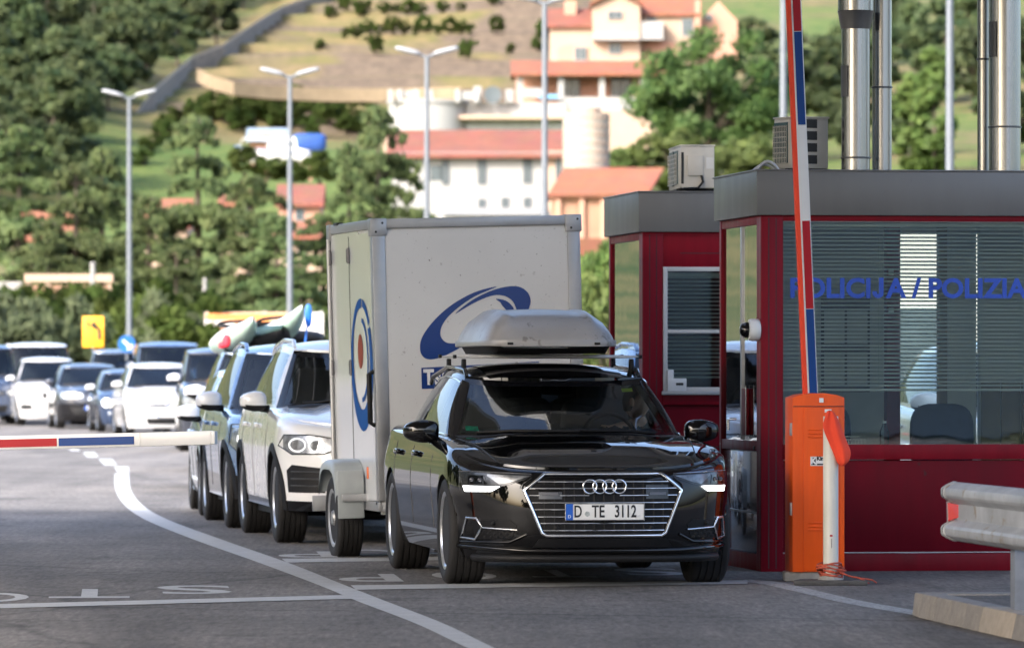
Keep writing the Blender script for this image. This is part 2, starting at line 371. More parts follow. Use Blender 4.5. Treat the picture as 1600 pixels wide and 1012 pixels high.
def mirror_y(P): return [(p[0], -p[1], p[2]) for p in P]
def car_body(S, root, mats, res=1.0):
    """Lower body, bonnet and pillars/roof as one 'body' mesh; windows are objects of their own."""
    pm, black, inside = 0, 1, 2
    nf, ns, nr = int(34 * res), int(62 * res), int(18 * res)
    ts = list(np.linspace(0, 1, nf, endpoint=False)) + list(np.linspace(1, 2, ns, endpoint=False)) + list(np.linspace(2, 3, nr))
    nl = int(20 * res)
    V, F, Mi = [], [], []
    def rowz(t):
        x = S.ref(t)[0]; zb = S.zbot(x); zt = S.ztop(t)
        a = [zb + (zt - S.r - zb) * i / nl for i in range(nl)]
        return a + [zt - S.r + S.r * math.sin(math.pi / 2 * j / 5) for j in range(6)]
    G = [[(*S.pt(t, z), z) for z in rowz(t)] for t in ts]
    m = len(G[0]); arch = [(0.0, S.zw), (S.wb, S.zw)]
    for side in (1, -1):
        o = len(V); inside_flag = []
        for col in G:
            for (x, y, z) in col:
                hit = None
                for (ax, az) in arch:
                    d = math.hypot(x - ax, z - az)
                    if d < S.Ra and y > S.W * 0.5: hit = (ax, az, d)
                inside_flag.append(hit); V.append([x, y * side, z])
        for i in range(len(ts) - 1):
            for j in range(m - 1):
                q = (i * m + j, i * m + j + 1, (i + 1) * m + j + 1, (i + 1) * m + j)
                if all(inside_flag[k] for k in q): continue
                F.append(tuple(o + k for k in (q if side > 0 else q[::-1])))
                xm = sum(V[o + k][0] for k in q) / 4; zm = sum(V[o + k][2] for k in q) / 4
                Mi.append(black if zm < S.cladz(xm) else pm)
        used = {k for f in F for k in f}
        for k, h in enumerate(inside_flag):
            if h and o + k in used:
                ax, az, d = h; p = V[o + k]
                if d < 1e-3: d = 1e-3
                p[0] = ax + (p[0] - ax) / d * S.Ra; p[2] = az + (p[2] - az) / d * S.Ra
    # bonnet, deck: lines from flank to flank
    NC = 22; qs = [math.sin(math.pi / 2 * (2 * j / NC - 1)) for j in range(NC + 1)]
    deck0 = len(V); rows = []
    for t in ts:
        x, y = S.pt(t, S.ztop(t)); row = []
        for q in qs:
            row.append(len(V)); V.append([x, y * q, S.deck(x, y * q) if abs(q) < 0.999 else S.ztop(t)])
        rows.append((x, row))
    for i in range(len(rows) - 1):
        for j in range(NC):
            F.append((rows[i][1][j], rows[i][1][j + 1], rows[i + 1][1][j + 1], rows[i + 1][1][j]))
            x = (rows[i][0] + rows[i + 1][0]) / 2; edge = abs(qs[j] + qs[j + 1]) / 2
            Mi.append(inside if S.xw0 + 0.02 < x < S.xr0 - 0.06 and edge < 0.90 else pm)
    # glasshouse
    WA, gap = 0.93, S.pill
    tw = [WA * i / 10 for i in range(11)] + [1.0]
    tside = [1.0]
    for (a, b) in S.side: tside += list(np.linspace(1 + a, 1 + b, 8))
    tside += [2.0]
    trear = [2 + (1 - WA)] + [2 + (1 - WA) + WA * i / 8 for i in range(1, 9)]
    tg = sorted(set(round(float(t), 5) for t in tw + tside + trear))
    u0, u1 = S.u
    ug = [0, u0 / 2, u0] + [u0 + (u1 - u0) * i / 8 for i in range(1, 9)] + [u1 + (1 - u1) * i / 3 for i in range(1, 4)]
    GH = [[S.gh(t, u) for u in ug] for t in tg]
    panes = {}
    n = len(ug)
    for side in (1, -1):
        o = len(V)
        for col in GH:
            for (x, y, z) in col: V.append([x, y * side, z])
        for i in range(len(tg) - 1):
            tm = (tg[i] + tg[i + 1]) / 2
            for j in range(n - 1):
                um = (ug[j] + ug[j + 1]) / 2; q = [o + i * n + j, o + i * n + j + 1, o + (i + 1) * n + j + 1, o + (i + 1) * n + j]
                q = q if side > 0 else q[::-1]
                key = None
                if u0 < um < u1:
                    if tm < WA: key = ('windscreen', 0)
                    elif tm > 2 + (1 - WA): key = ('rear_window', 0)
                    else:
                        for k, (a, b) in enumerate(S.side):
                            if 1 + a < tm < 1 + b: key = ('side_window', (k, side))
                if key: panes.setdefault(key, []).append([tuple(V[k]) for k in q])
                else:
                    F.append(tuple(q))
                    bl = (tm < 1.0 and (um < u0 or tm > WA and tm < 0.975 or um > u1)) or (1.0 + S.side[0][0] < tm < 1 + S.side[-1][1] and u0 < um < u1)
                    Mi.append(black if bl else pm)
    rows = []
    for t in tg:
        x, y, z = S.gh(t, 1.0); row = []
        for q in qs:
            row.append(len(V)); V.append([x, y * q, z if abs(q) > 0.999 else max(z, S.roof_z(x, y * q))])
        rows.append(row)
    for i in range(len(rows) - 1):
        for j in range(NC):
            F.append((rows[i][j], rows[i][j + 1], rows[i + 1][j + 1], rows[i + 1][j])); Mi.append(pm)
    mb = MB(); mb.v = [tuple(v) for v in V]; mb.f = F; mb.m = Mi
    body = mb.build('body', mats, root, smooth=38, merge=2e-4)
    wins = []
    for (nm, key), fs in panes.items():
        w = MB()
        for f in fs: w.add(f, [(0, 1, 2, 3)])
        gm = S.glass_front if nm == 'windscreen' else S.glass_side
        wins.append(w.build(nm, gm, root, smooth=60, merge=2e-4))
    return body

def dense(poly, d=0.04):
    out = []
    for i, a in enumerate(poly):
        b = poly[(i + 1) % len(poly)]; k = max(1, int(math.hypot(b[0] - a[0], b[1] - a[1]) / d))
        out += [(a[0] + (b[0] - a[0]) * j / k, a[1] + (b[1] - a[1]) * j / k) for j in range(k)]
    return out
def y_span(poly, y):
    zs = []
    for i, a in enumerate(poly):
        b = poly[(i + 1) % len(poly)]
        if (a[0] - y) * (b[0] - y) <= 0 and a[0] != b[0]: zs.append(a[1] + (b[1] - a[1]) * (y - a[0]) / (b[0] - a[0]))
    return (min(zs), max(zs)) if zs else (poly[0][1], poly[0][1])
def patch(S, poly, off, n=14, m=5, surf=None, depth=0.02, side=1):
    """A panel with the outline poly = [(a, z)..] lying 'off' proud of the front (a = y) or flank (a = x), with a skirt."""
    f = surf or (lambda a, z: (S.fx(a, z) - off, a * side, z))
    ys = sorted({min(p[0] for p in poly) + (max(p[0] for p in poly) - min(p[0] for p in poly)) * i / n for i in range(n + 1)} | {p[0] for p in poly})
    P = []
    for y in ys:
        e = 1e-5 if y == ys[0] else -1e-5 if y == ys[-1] else 0
        a, b = y_span(poly, y + e); P.append([f(y, a + (b - a) * j / m) for j in range(m + 1)])
    mb = MB(); mb.grid(P)
    loop = [r[0] for r in P] + [P[-1][j] for j in range(1, m + 1)] + [r[-1] for r in P[::-1][1:]] + [P[0][j] for j in range(m - 1, 0, -1)]
    flank = surf is not None
    inn = [((p[0], p[1] - math.copysign(depth, p[1]), p[2]) if flank else (p[0] + depth, p[1], p[2])) for p in loop]
    k = len(loop); mb.add(loop + inn, [(i, (i + 1) % k, k + (i + 1) % k, k + i) for i in range(k)])
    return mb
def flank(S, off, side): return lambda x, z: (x, side * (S.sy(x, z) + off), z)
def front_line(S, pts, off, r, side=1, n=6, d=0.03, closed=False):
    P = []
    for i in range(len(pts) - (0 if closed else 1)):
        a, b = pts[i], pts[(i + 1) % len(pts)]; k = max(1, int(math.hypot(b[0] - a[0], b[1] - a[1]) / d))
        P += [(a[0] + (b[0] - a[0]) * j / k, a[1] + (b[1] - a[1]) * j / k) for j in range(k)]
    if not closed: P.append(pts[-1])
    return MB().tube([(S.fx(y, z) - off, y * side, z) for y, z in P], r, n=n, closed=closed)
def flank_line(S, pts, off, r, side=1, n=5, d=0.08):
    P = []
    for i in range(len(pts) - 1):
        a, b = pts[i], pts[i + 1]; k = max(1, int(math.hypot(b[0] - a[0], b[1] - a[1]) / d))
        P += [(a[0] + (b[0] - a[0]) * j / k, a[1] + (b[1] - a[1]) * j / k) for j in range(k)]
    P.append(pts[-1])
    return MB().tube([(x, side * (S.sy(x, z) + off), z) for x, z in P], r, n=n)
def deck_line(S, pts, off, r, side=1, n=5):
    return MB().tube([(x, y * side, S.deck(x, y) + off) for x, y in pts], r, n=n)

_wheel_cache = {}
def wheel(root, S, x, side, style='five'):
    rt, tw = S.rt, S.tw; rr = rt - S.side_h; key = (rt, tw, style, S.side_h)
    if key not in _wheel_cache:
        h = tw / 2; mb = MB(); prof = [(rr - 0.01, -h * 0.80), (rr + 0.012, -h * 0.94), (rr + (rt - rr) * 0.55, -h), (rt - 0.018, -h * 0.93), (rt - 0.005, -h * 0.84)]
        g = [-0.52, -0.18, 0.18, 0.52]
        prof2 = []
        for q in g: prof2 += [(rt, h * (q - 0.045)), (rt - 0.008, h * (q - 0.035)), (rt - 0.008, h * (q + 0.035)), (rt, h * (q + 0.045))]
        prof = prof + [(rt, -h * 0.76)] + prof2 + [(rt, h * 0.76)] + [(r, -z) for r, z in prof[::-1]]
        mb.lathe(prof, 56, M=Matrix.Rotation(R(-90), 4, 'X'))
        ty = mb.build('wheel', M_rubber, None, smooth=32)
        me_t = ty.data; bpy.data.objects.remove(ty)
        rb = MB(); Q = Matrix.Rotation(R(-90), 4, 'X')           # lathe axis -> +y (outboard)
        rb.lathe([(rr - 0.012, -h * 0.8), (rr - 0.012, h * 0.60), (rr + 0.006, h * 0.84), (rr + 0.006, h * 0.90), (rr - 0.014, h * 0.88), (rr - 0.03, h * 0.74), (rr - 0.03, -h * 0.8)], 48, M=Q, close=True)
        rb.lathe([(0.0, h * 0.70), (0.035, h * 0.70), (0.07, h * 0.62), (0.075, h * 0.3), (0, h * 0.3)], 24, M=Q)
        ns = {'five': 5, 'ten': 10, 'multi': 14, 'steel': 0, 'double': 5}[style]
        for k in range(ns):
            for dk in ((-0.11, 0.11) if style == 'double' else (0,)):
                A = Matrix.Rotation(2 * math.pi * k / ns + dk, 4, 'Y')
                w0, w1 = {'five': (0.035, 0.032), 'ten': (0.018, 0.016), 'multi': (0.012, 0.012), 'double': (0.016, 0.018)}[style]
                v = [(0.05, h * 0.66, -w0), (0.05, h * 0.66, w0), (rr - 0.02, h * 0.80, w1), (rr - 0.02, h * 0.80, -w1),
                     (0.05, h * 0.36, -w0), (0.05, h * 0.36, w0), (rr - 0.02, h * 0.52, w1), (rr - 0.02, h * 0.52, -w1)]
                rb.add(v, [(0, 1, 2, 3), (7, 6, 5, 4), (0, 4, 5, 1), (1, 5, 6, 2), (2, 6, 7, 3), (3, 7, 4, 0)], 0, A)
        if style == 'steel': rb.lathe([(rr - 0.02, h * 0.5), (rr * 0.8, h * 0.62), (rr * 0.55, h * 0.55), (rr * 0.45, h * 0.75), (0.06, h * 0.78), (0.05, h * 0.95), (0, h * 0.95)], 32, M=Q)
        rb.lathe([(rr * 0.85, h * 0.05), (0, h * 0.05)], 24, 1, M=Q)
        ri = rb.build('rim', [S.rim, M_black_plastic], None, smooth=35); me_r = ri.data; bpy.data.objects.remove(ri)
        _wheel_cache[key] = (me_t, me_r)
    me_t, me_r = _wheel_cache[key]
    t = link('wheel', me_t, root, (x, side * (S.W - tw / 2 - S.inset), rt))
    if side < 0: t.rotation_euler = (0, 0, math.pi)
    r = link('rim', me_r, t)
    return t
def wheel_wells(S, root):
    mb = MB()
    for ax in (0, S.wb):
        for sd in (1, -1):
            P = []
            for k in range(25):
                a = math.pi * 1.16 * k / 24 - math.pi * 0.08; x = ax + S.Ra * 1.0 * math.cos(a); z = S.zw + S.Ra * 1.0 * math.sin(a)
                yo = S.sy(x, max(z, S.zbot(x) + 0.01)) - 0.006; P.append([(x, sd * yo, z), (x, sd * (yo - 0.06), z), (x, sd * 0.42, z)])
            mb.grid(P)
            c = [(p[2]) for p in P]; mb.add(c, [tuple(range(len(c)))])
    mb.box((S.wb / 2 + 0.1, 0, 0.32), (S.wb + 1.1, 1.0, 0.16)); mb.box((S.wb / 2, 0, 0.30), (S.wb - 2 * S.Ra - 0.02, 2 * S.W - 0.24, 0.18))
    return mb.build('underbody', M_black_plastic, root, smooth=40)
def arch_trim(S, root, w, off, mat):
    for ax in (0, S.wb):
        for sd in (1, -1):
            P = []
            for k in range(33):
                a = math.pi * 1.14 * k / 32 - math.pi * 0.07; row = []
                for (rr, oo) in ((S.Ra - 0.012, -0.03), (S.Ra - 0.012, off), (S.Ra + w * 0.5, off), (S.Ra + w, off * 0.8), (S.Ra + w, -0.01)):
                    x = ax + rr * math.cos(a); z = max(S.zbot(ax + rr * math.cos(a)) + 0.005, S.zw + rr * math.sin(a)); row.append((x, sd * (S.sy(x, z) + oo), z))
                P.append(row)
            MB().grid(P).build('wheel_arch_trim', mat, root, smooth=50)
def mirrors(S, root, mat, at_x, z, low=M_black_plastic, size=(0.07, 0.105, 0.078), y=None):
    for sd in (1, -1):
        yc = (y or S.W + 0.065); mb = MB()
        mb.superell((at_x, sd * yc, z), (size[0], size[1], size[2]), 0.62, 0.62, 24, 14)
        v = []
        for k, p in enumerate(mb.v):               # flat glass side, narrower outer end
            q = (p[1] * sd - yc) / size[1]
            z2 = z + (p[2] - z) * (1 - 0.28 * max(0, q)); x2 = p[0] + 0.035 * max(0, q) ** 2
            v.append((min(x2, at_x + size[0] * 0.75), p[1], z2))
        mb.v = v; mb.m = [1 if sum(v[i][2] for i in f) / 4 < z - size[2] * 0.42 else 0 for f in mb.f]
        mh = mb.build('wing_mirror', [mat, low], root, smooth=50)
        st = MB().tube([(at_x + 0.03, sd * (S.W - 0.07), z - size[2] * 0.75), (at_x + 0.02, sd * (yc - size[1] * 0.5), z - size[2] * 0.72)], [0.035, 0.026], 10)
        st.build('mirror_arm', low, mh, smooth=40)
def seats(S, root, xs, yy=0.36, z0=0.9, ztop=1.28):
    for x in xs:
        for sd in ((1, -1) if x == xs[0] else (1, 0, -1)):
            mb = MB(); mb.superell((x, sd * yy, (z0 + ztop) / 2 - 0.06), (0.07, 0.24 if x == xs[0] else 0.2, (ztop - z0) / 2), 0.5, 0.5, 16, 10)
            se = mb.build('seat', M_seat, root, smooth=60)
            hb = MB().superell((x + 0.02, sd * yy, ztop - 0.02), (0.05, 0.125, 0.09), 0.55, 0.55, 16, 10)
            hb.tube([(x + 0.02, sd * yy - 0.05, ztop - 0.14), (x + 0.02, sd * yy - 0.05, ztop - 0.05)], 0.008, 6).tube([(x + 0.02, sd * yy + 0.05, ztop - 0.14), (x + 0.02, sd * yy + 0.05, ztop - 0.05)], 0.008, 6)
            hb.build('headrest', M_seat, se, smooth=60)
def cabin(S, root, drive=-1, zoff=0.0, seatx=None, ztop=None):
    """Dashboard, steering wheel, interior mirror, seats."""
    x0 = S.xw0 + 0.42; zd = S.deck(x0, 0) + 0.02 + zoff
    d = MB(); d.superell((x0 - 0.1, 0, zd - 0.05), (0.34, S.wb0 - 0.08, 0.085), 0.5, 0.35, 28, 10)
    d.superell((x0 + 0.02, drive * 0.36, zd + 0.035), (0.13, 0.20, 0.04), 0.7, 0.7, 16, 8)
    d.build('dashboard', M_interior, root, smooth=50)
    C = Vector((x0 + 0.28, drive * 0.36, zd + 0.0)); A = Matrix.Translation(C) @ Matrix.Rotation(R(-68), 4, 'Y')
    sw = MB().tube([(0.185 * math.cos(a), 0.185 * math.sin(a), 0) for a in np.linspace(0, 2 * math.pi, 28, endpoint=False)], 0.016, 8, closed=True, M=A)
    sw.superell((0, 0, -0.01), (0.06, 0.08, 0.03), 0.7, 0.7, 12, 8, M=A)
    sw.tube([(0, -0.18, 0), (0, 0.18, 0)], 0.014, 6, M=A)
    sw.build('steering_wheel', M_interior, root, smooth=50)
    xm, ym, zm = S.gh(0, 0.88); MB().superell((xm + 0.10, 0, zm - 0.02), (0.018, 0.115, 0.034), 0.5, 0.5, 16, 8).tube([(xm + 0.05, 0, zm + 0.01), (xm + 0.10, 0, zm)], 0.012, 6).build('interior_mirror', M_interior, root, smooth=50)
    headliner(S, root)
    xs = seatx or (x0 + 0.95, x0 + 1.85); zt = ztop or S._roof(x0 + 1) - 0.12
    seats(S, root, xs, 0.36, S.deck(xs[0], 0) - 0.1, zt)
def plate(S, root, txt, zc, blue=True, w=0.52, h=0.112, off=0.02, yc=0.0):
    x = S.fx(0.1, zc) - off; hw, hh = w / 2, h / 2
    mb = MB().box((x, yc, zc), (0.008, w, h)).build('number_plate', M_plate, root, bevel=0.004)
    Mf = frame((x - 0.0045, yc, zc), (0, -1, 0), (0, 0, 1))
    if blue: MB().box((x - 0.005, yc + hw - 0.026, zc), (0.004, 0.046, h - 0.008)).build('plate_band', M_plate_blue, mb)
    fr = MB()
    for (cy, cz, dy, dz) in ((0, hh - 0.003, w - 0.012, 0.004), (0, -hh + 0.003, w - 0.012, 0.004), (hw - 0.004, 0, 0.004, h - 0.01), (-hw + 0.004, 0, 0.004, h - 0.01)):
        fr.box((x - 0.0045, yc + cy, zc + cz), (0.003, dy, dz))
    fr.build('plate_rim', M_ink, mb)
    return mb, Mf, x
M_liner = pmat('pale_headliner', (0.34, 0.36, 0.34), rough=0.9, var=0.06)
def headliner(S, root):
    P = []
    for i in range(15):
        x = S.xw1 + 0.10 + (S.xr1 - 0.15 - S.xw1 - 0.10) * i / 14
        P.append([(x, y, S.roof_z(x, y) - 0.05) for y in np.linspace(-S.wb1 + 0.03, S.wb1 - 0.03, 11)])
    h = MB().grid(P).build('headliner', M_liner, root, smooth=60)
    for sd in (1, -1):
        mb = MB()
        mb.tube([(lambda p: (p[0] + 0.045, sd * (p[1] - 0.045), p[2]))(S.gh(0.995, u)) for u in np.linspace(0.04, 0.97, 10)], [0.040] + [0.033] * 8 + [0.03], 8)
        mb.build('pillar_trim', M_liner, h, smooth=60)
        mb = MB().tube([(lambda p: (p[0], sd * (p[1] - 0.05), p[2]))(S.gh(1 + S.side[0][1] + 0.015, u)) for u in np.linspace(0.0, 0.97, 8)], 0.035, 8)
        mb.build('pillar_trim', M_liner, h, smooth=60)
def wipers(S, root):
    mb = MB()
    for y0, y1 in ((0.62, -0.05), (0.02, -0.60)):
        pts = []
        for k in range(7):
            q = k / 6; y = y0 + (y1 - y0) * q; t = abs(y) / (S.wb0 + (S.wb1 - S.wb0) * (0.07 - 0.02 * q)); p = S.gh(min(0.93, t), 0.085 - 0.02 * q)
            pts.append((p[0] - 0.012, y, p[2] + 0.004))
        mb.tube(pts, 0.009, 5)
    mb.build('wiper', M_black_plastic, root, smooth=50)
def make_spec(wb=2.7, ohf=0.88, ohr=0.95, W=0.91, H=1.46, znose=0.72, zcowl=0.97, zbelt=0.98, xcowl=0.42, xroof=1.25, hood=0.04, kind='wagon', roofdrop=0.0, **k):
    L = wb + ohf + ohr; X0, X3 = -ohf, wb + ohr
    top = [(X0, znose), (X0 + 0.12, znose + 0.045), (X0 + 0.45, znose + (zcowl - znose) * 0.50), (0.0, znose + (zcowl - znose) * 0.72), (xcowl, zcowl - 0.03), (xcowl + 0.5, zcowl), (wb * 0.6, zbelt), (wb, zbelt + 0.03)]
    rc = 0.045
    if kind == 'sedan':
        top += [(X3 - 0.25, zbelt + 0.05), (X3, zbelt + 0.02)]; xr0, xr1 = wb + 0.50, wb - 0.28
        roof = [(xroof, H - rc - 0.06), (xroof + 0.35, H - rc - 0.012), (xroof + 0.75, H - rc), (wb - 0.5, H - rc - 0.05), (wb - 0.1, H - rc - 0.11), (X3, H - rc - 0.25)]
    else:
        top += [(X3, zbelt + 0.04)]; xr0, xr1 = X3 - 0.10, X3 - (0.62 if kind == 'wagon' else 0.42 if kind == 'suv' else 0.14)
        roof = [(xroof, H - rc - 0.065), (xroof + 0.35, H - rc - 0.015), (xroof + 0.8, H - rc), (wb - 0.2, H - rc - 0.02), (X3 - 0.5, H - rc - 0.07 - roofdrop), (X3, H - rc - 0.13 - roofdrop)]
    d = dict(wb=wb, ohf=ohf, ohr=ohr, W=W, top=top, roof=roof,
             wid=[(0.15, W - 0.07), (0.22, W - 0.045), (0.34, W - 0.022), (0.50, W - 0.012), (zbelt * 0.66, W), (zbelt * 0.76, W - 0.004), (zbelt - 0.08, W - 0.035), (zbelt + 0.06, W - 0.07)],
             front=[(0.15, 0.10), (0.22, 0.045), (0.32, 0.012), (0.45, 0.0), (0.60, 0.01), (znose - 0.02, 0.035), (znose + 0.1, 0.12), (zcowl, 0.20)],
             rear=[(0.2, -0.08), (0.35, 0.0), (0.6, 0.0), (zbelt - 0.1, -0.04), (zbelt + 0.1, -0.12)],
             bot=[(X0, 0.19), (X0 + 0.5, 0.185), (0.4, 0.20), (wb - 0.4, 0.21), (X3 - 0.3, 0.24), (X3, 0.30)],
             crown=[(X0, 0.0), (X0 + 0.15, 0.0), (X0 + 0.42, hood * 0.7), (0.0, hood), (xcowl, hood), (xcowl + 0.6, 0.03), (wb, 0.02), (X3 - 0.2, 0.02), (X3, 0.005)],
             xw0=xcowl, xw1=xroof - 0.03, bow0=0.42, bow1=0.16, xr0=xr0, xr1=xr1, rbow0=0.12, rbow1=0.10, wb0=W - 0.115, wb1=0.60 * W / 0.91, wrear=0.95, bulge=0.02,
             side=[(0.035, 0.40), (0.435, 0.72), (0.75, 0.95)] if kind != 'sedan' else [(0.035, 0.44), (0.475, 0.80), (0.82, 0.93)], u=(0.07, 0.90), pill=0.03, rcrown=rc + 0.01, dome=0.0,
             side_h=0.10, inset=0.015, rim=M_rim, glass_front=M_glass_front, glass_side=M_glass_dark, cladz=lambda x: 0.0)
    if kind == 'van': d['wb1'] = W - 0.20; d['bow1'] = 0.10; d['side'] = [(0.035, 0.30), (0.345, 0.64), (0.68, 0.95)]
    d.update(k)
    return CarShape(**d)
def seams(S, root, xs, z0=0.36, z1=None, sides=(1, -1)):
    for sd in sides:
        for (xa, xb) in xs:
            zt = z1 or S._top(xa) - 0.02
            flank_line(S, [(xb, z0), (xa + (xb - xa) * 0.3, 0.62), (xa, zt)], -0.001, 0.0045, sd).build('door_seam', M_ink, root)
def handles(S, root, xs, z, mat, sides=(1, -1)):
    for sd in sides:
        for x in xs:
            y = S.sy(x, z)
            MB().superell((x, sd * (y + 0.018), z), (0.105, 0.018, 0.02), 0.5, 0.5, 16, 8).build('door_handle', mat, root, smooth=50)
            
def place_car(pxl, pyb, S, yaw=8.0, dz=0.0):
    """Root position (front axle, on the ground) from the pixel where the outer edge of the image-left front tyre meets the road."""
    g = gp(pxl, pyb); a = R(yaw); return g + Vector((math.cos(a), math.sin(a), 0)) * (S.W - S.inset) + Vector((0, 0, dz))
def yaw_rz(yaw): return R(90 + yaw)
# ------------------------------------------------------------------ the black estate car
P_black = paint('black_car_paint', (0.003, 0.003, 0.0035), rough=0.3, coat=1.0, spec=0.0)
A6 = make_spec(roofdrop=0.03, top=[(-0.90, 0.752), (-0.78, 0.774), (-0.45, 0.834), (0.0, 0.902), (0.46, 0.940), (0.96, 0.962), (1.75, 0.985), (2.92, 1.015), (4.03, 1.02)], wb=2.92, ohf=0.90, ohr=1.11, W=0.943, H=1.445, znose=0.752, zcowl=0.965, zbelt=0.985, xcowl=0.46, xroof=1.22, hood=0.035,
               Df=0.86, pf=2.15, qf=3.2, dome=0.010, Ra=0.372, zw=0.35, rt=0.35, tw=0.255, side_h=0.098, inset=0.004, wb0=0.80, wb1=0.615, bow0=0.36, bow1=0.14, wrear=0.84,
               glass_front=M_glass_front, glass_side=M_glass_clear, r=0.06,
               front=[(0.15, 0.085), (0.20, 0.035), (0.26, 0.012), (0.34, 0.0), (0.50, 0.0), (0.64, 0.012), (0.72, 0.03), (0.80, 0.09), (0.95, 0.2)])
hero_pos = Vector((0.472, 37.73, 0.0))
hero = empty('estate_car', hero_pos, yaw_rz(8.0), 'glossy black estate car stopped beside the red booth with a grey roof box', 'car')
S = A6
car_body(S, hero, [P_black, M_gloss_black, M_interior], res=1.5)
wheel_wells(S, hero)
for ax in (0, S.wb):
    for sd in (1, -1): wheel(hero, S, ax, sd, 'double')
# single-frame grille
ghw, gz0, gz1 = 0.385, 0.338, 0.736
GP = [(-0.385, gz1), (-0.515, 0.630), (-0.405, 0.355), (-0.375, gz0), (0.375, gz0), (0.405, 0.355), (0.515, 0.630), (0.385, gz1)]
M_grille = pmat('grille_mesh', (0.004, 0.004, 0.005), spec=0.2, rough=0.5, var=0.4, scale=30)
M_chrome_d = pmat('satin_chrome', (0.66, 0.67, 0.69), rough=0.2, metal=1.0, var=0.05)
gr = patch(S, GP, 0.004, n=22, m=8).build('grille', M_grille, hero, smooth=30)
front_line(S, dense(GP, 0.03), 0.014, 0.0125, closed=True, n=10).build('grille_frame', M_chrome, gr, smooth=60)
def ghalf(z):
    return interp(z, [(0.338, 0.375), (0.355, 0.405), (0.63, 0.515), (0.736, 0.385)])
for k, z in enumerate((0.372, 0.418, 0.460, 0.507, 0.551, 0.598, 0.643, 0.686)):
    w = ghalf(z) - 0.016
    for (a, b) in ((-w, w),) if k != 5 else ((-w, -0.42), (-0.29, -0.10), (0.10, 0.29), (0.42, w)):
        front_line(S, [(a, z), (b, z)], 0.013, 0.0048, n=6).build('grille_bar', M_chrome_d, gr, smooth=60)
for sd in (1, -1):                                            # sensor windows between the bars
    patch(S, [(0.275, 0.575), (0.425, 0.575), (0.425, 0.665), (0.275, 0.665)], 0.012, n=3, m=2, side=sd).build('radar_panel', M_gloss_black, gr)
    patch(S, [(0.30, 0.600), (0.41, 0.600), (0.41, 0.618), (0.30, 0.618)], 0.016, n=3, m=1, side=sd).build('radar_window', M_rim_dark, gr)
    MB().superell((S.fx(0.31, 0.388) - 0.008, sd * 0.31, 0.388), (0.012, 0.016, 0.016), 1, 1, 12, 8).build('parking_sensor', M_black_plastic, gr, smooth=60)
for k in range(13):
    y = -0.39 + 0.065 * k
    front_line(S, [(y, 0.36), (y, 0.70)], 0.002, 0.0055, n=5).build('grille_rib', M_black_plastic, gr)
# four-ring emblem
for k in range(4):
    y = 0.096 - 0.064 * k; z = 0.655; x = S.fx(0, z) - 0.030
    MB().tube([(x, y + 0.044 * math.cos(a), z + 0.044 * math.sin(a)) for a in np.linspace(0, 2 * math.pi, 36, endpoint=False)], 0.0062, 8, closed=True).build('emblem_ring', M_chrome, gr, smooth=60)
# number plate D TE 3112
pl, Mf, pxx = plate(S, hero, '', 0.492, off=0.034)
text_obj('plate_letters', 'D', 0.110, M_ink, Mf @ Matrix.Translation((-0.178, 0, 0)), pl, sx=0.66, bold=0.002)
text_obj('plate_letters', 'TE', 0.110, M_ink, Mf @ Matrix.Translation((-0.045, 0, 0)), pl, sx=0.70, bold=0.002)
text_obj('plate_letters', '3112', 0.110, M_ink, Mf @ Matrix.Translation((0.133, 0, 0)), pl, sx=0.66, bold=0.002)
text_obj('plate_letters', 'D', 0.03, M_plate, Mf @ Matrix.Translation((-0.234, -0.03, 0.003)), pl)
M_seal = pmat('plate_seal', (0.35, 0.38, 0.37), rough=0.4, var=0.4, scale=120)
MB().lathe([(0, 0.0), (0.017, 0.0), (0.017, 0.002), (0, 0.002)], 20, M=Mf @ Matrix.Translation((-0.117, -0.012, 0))).build('plate_seal', M_seal, pl)
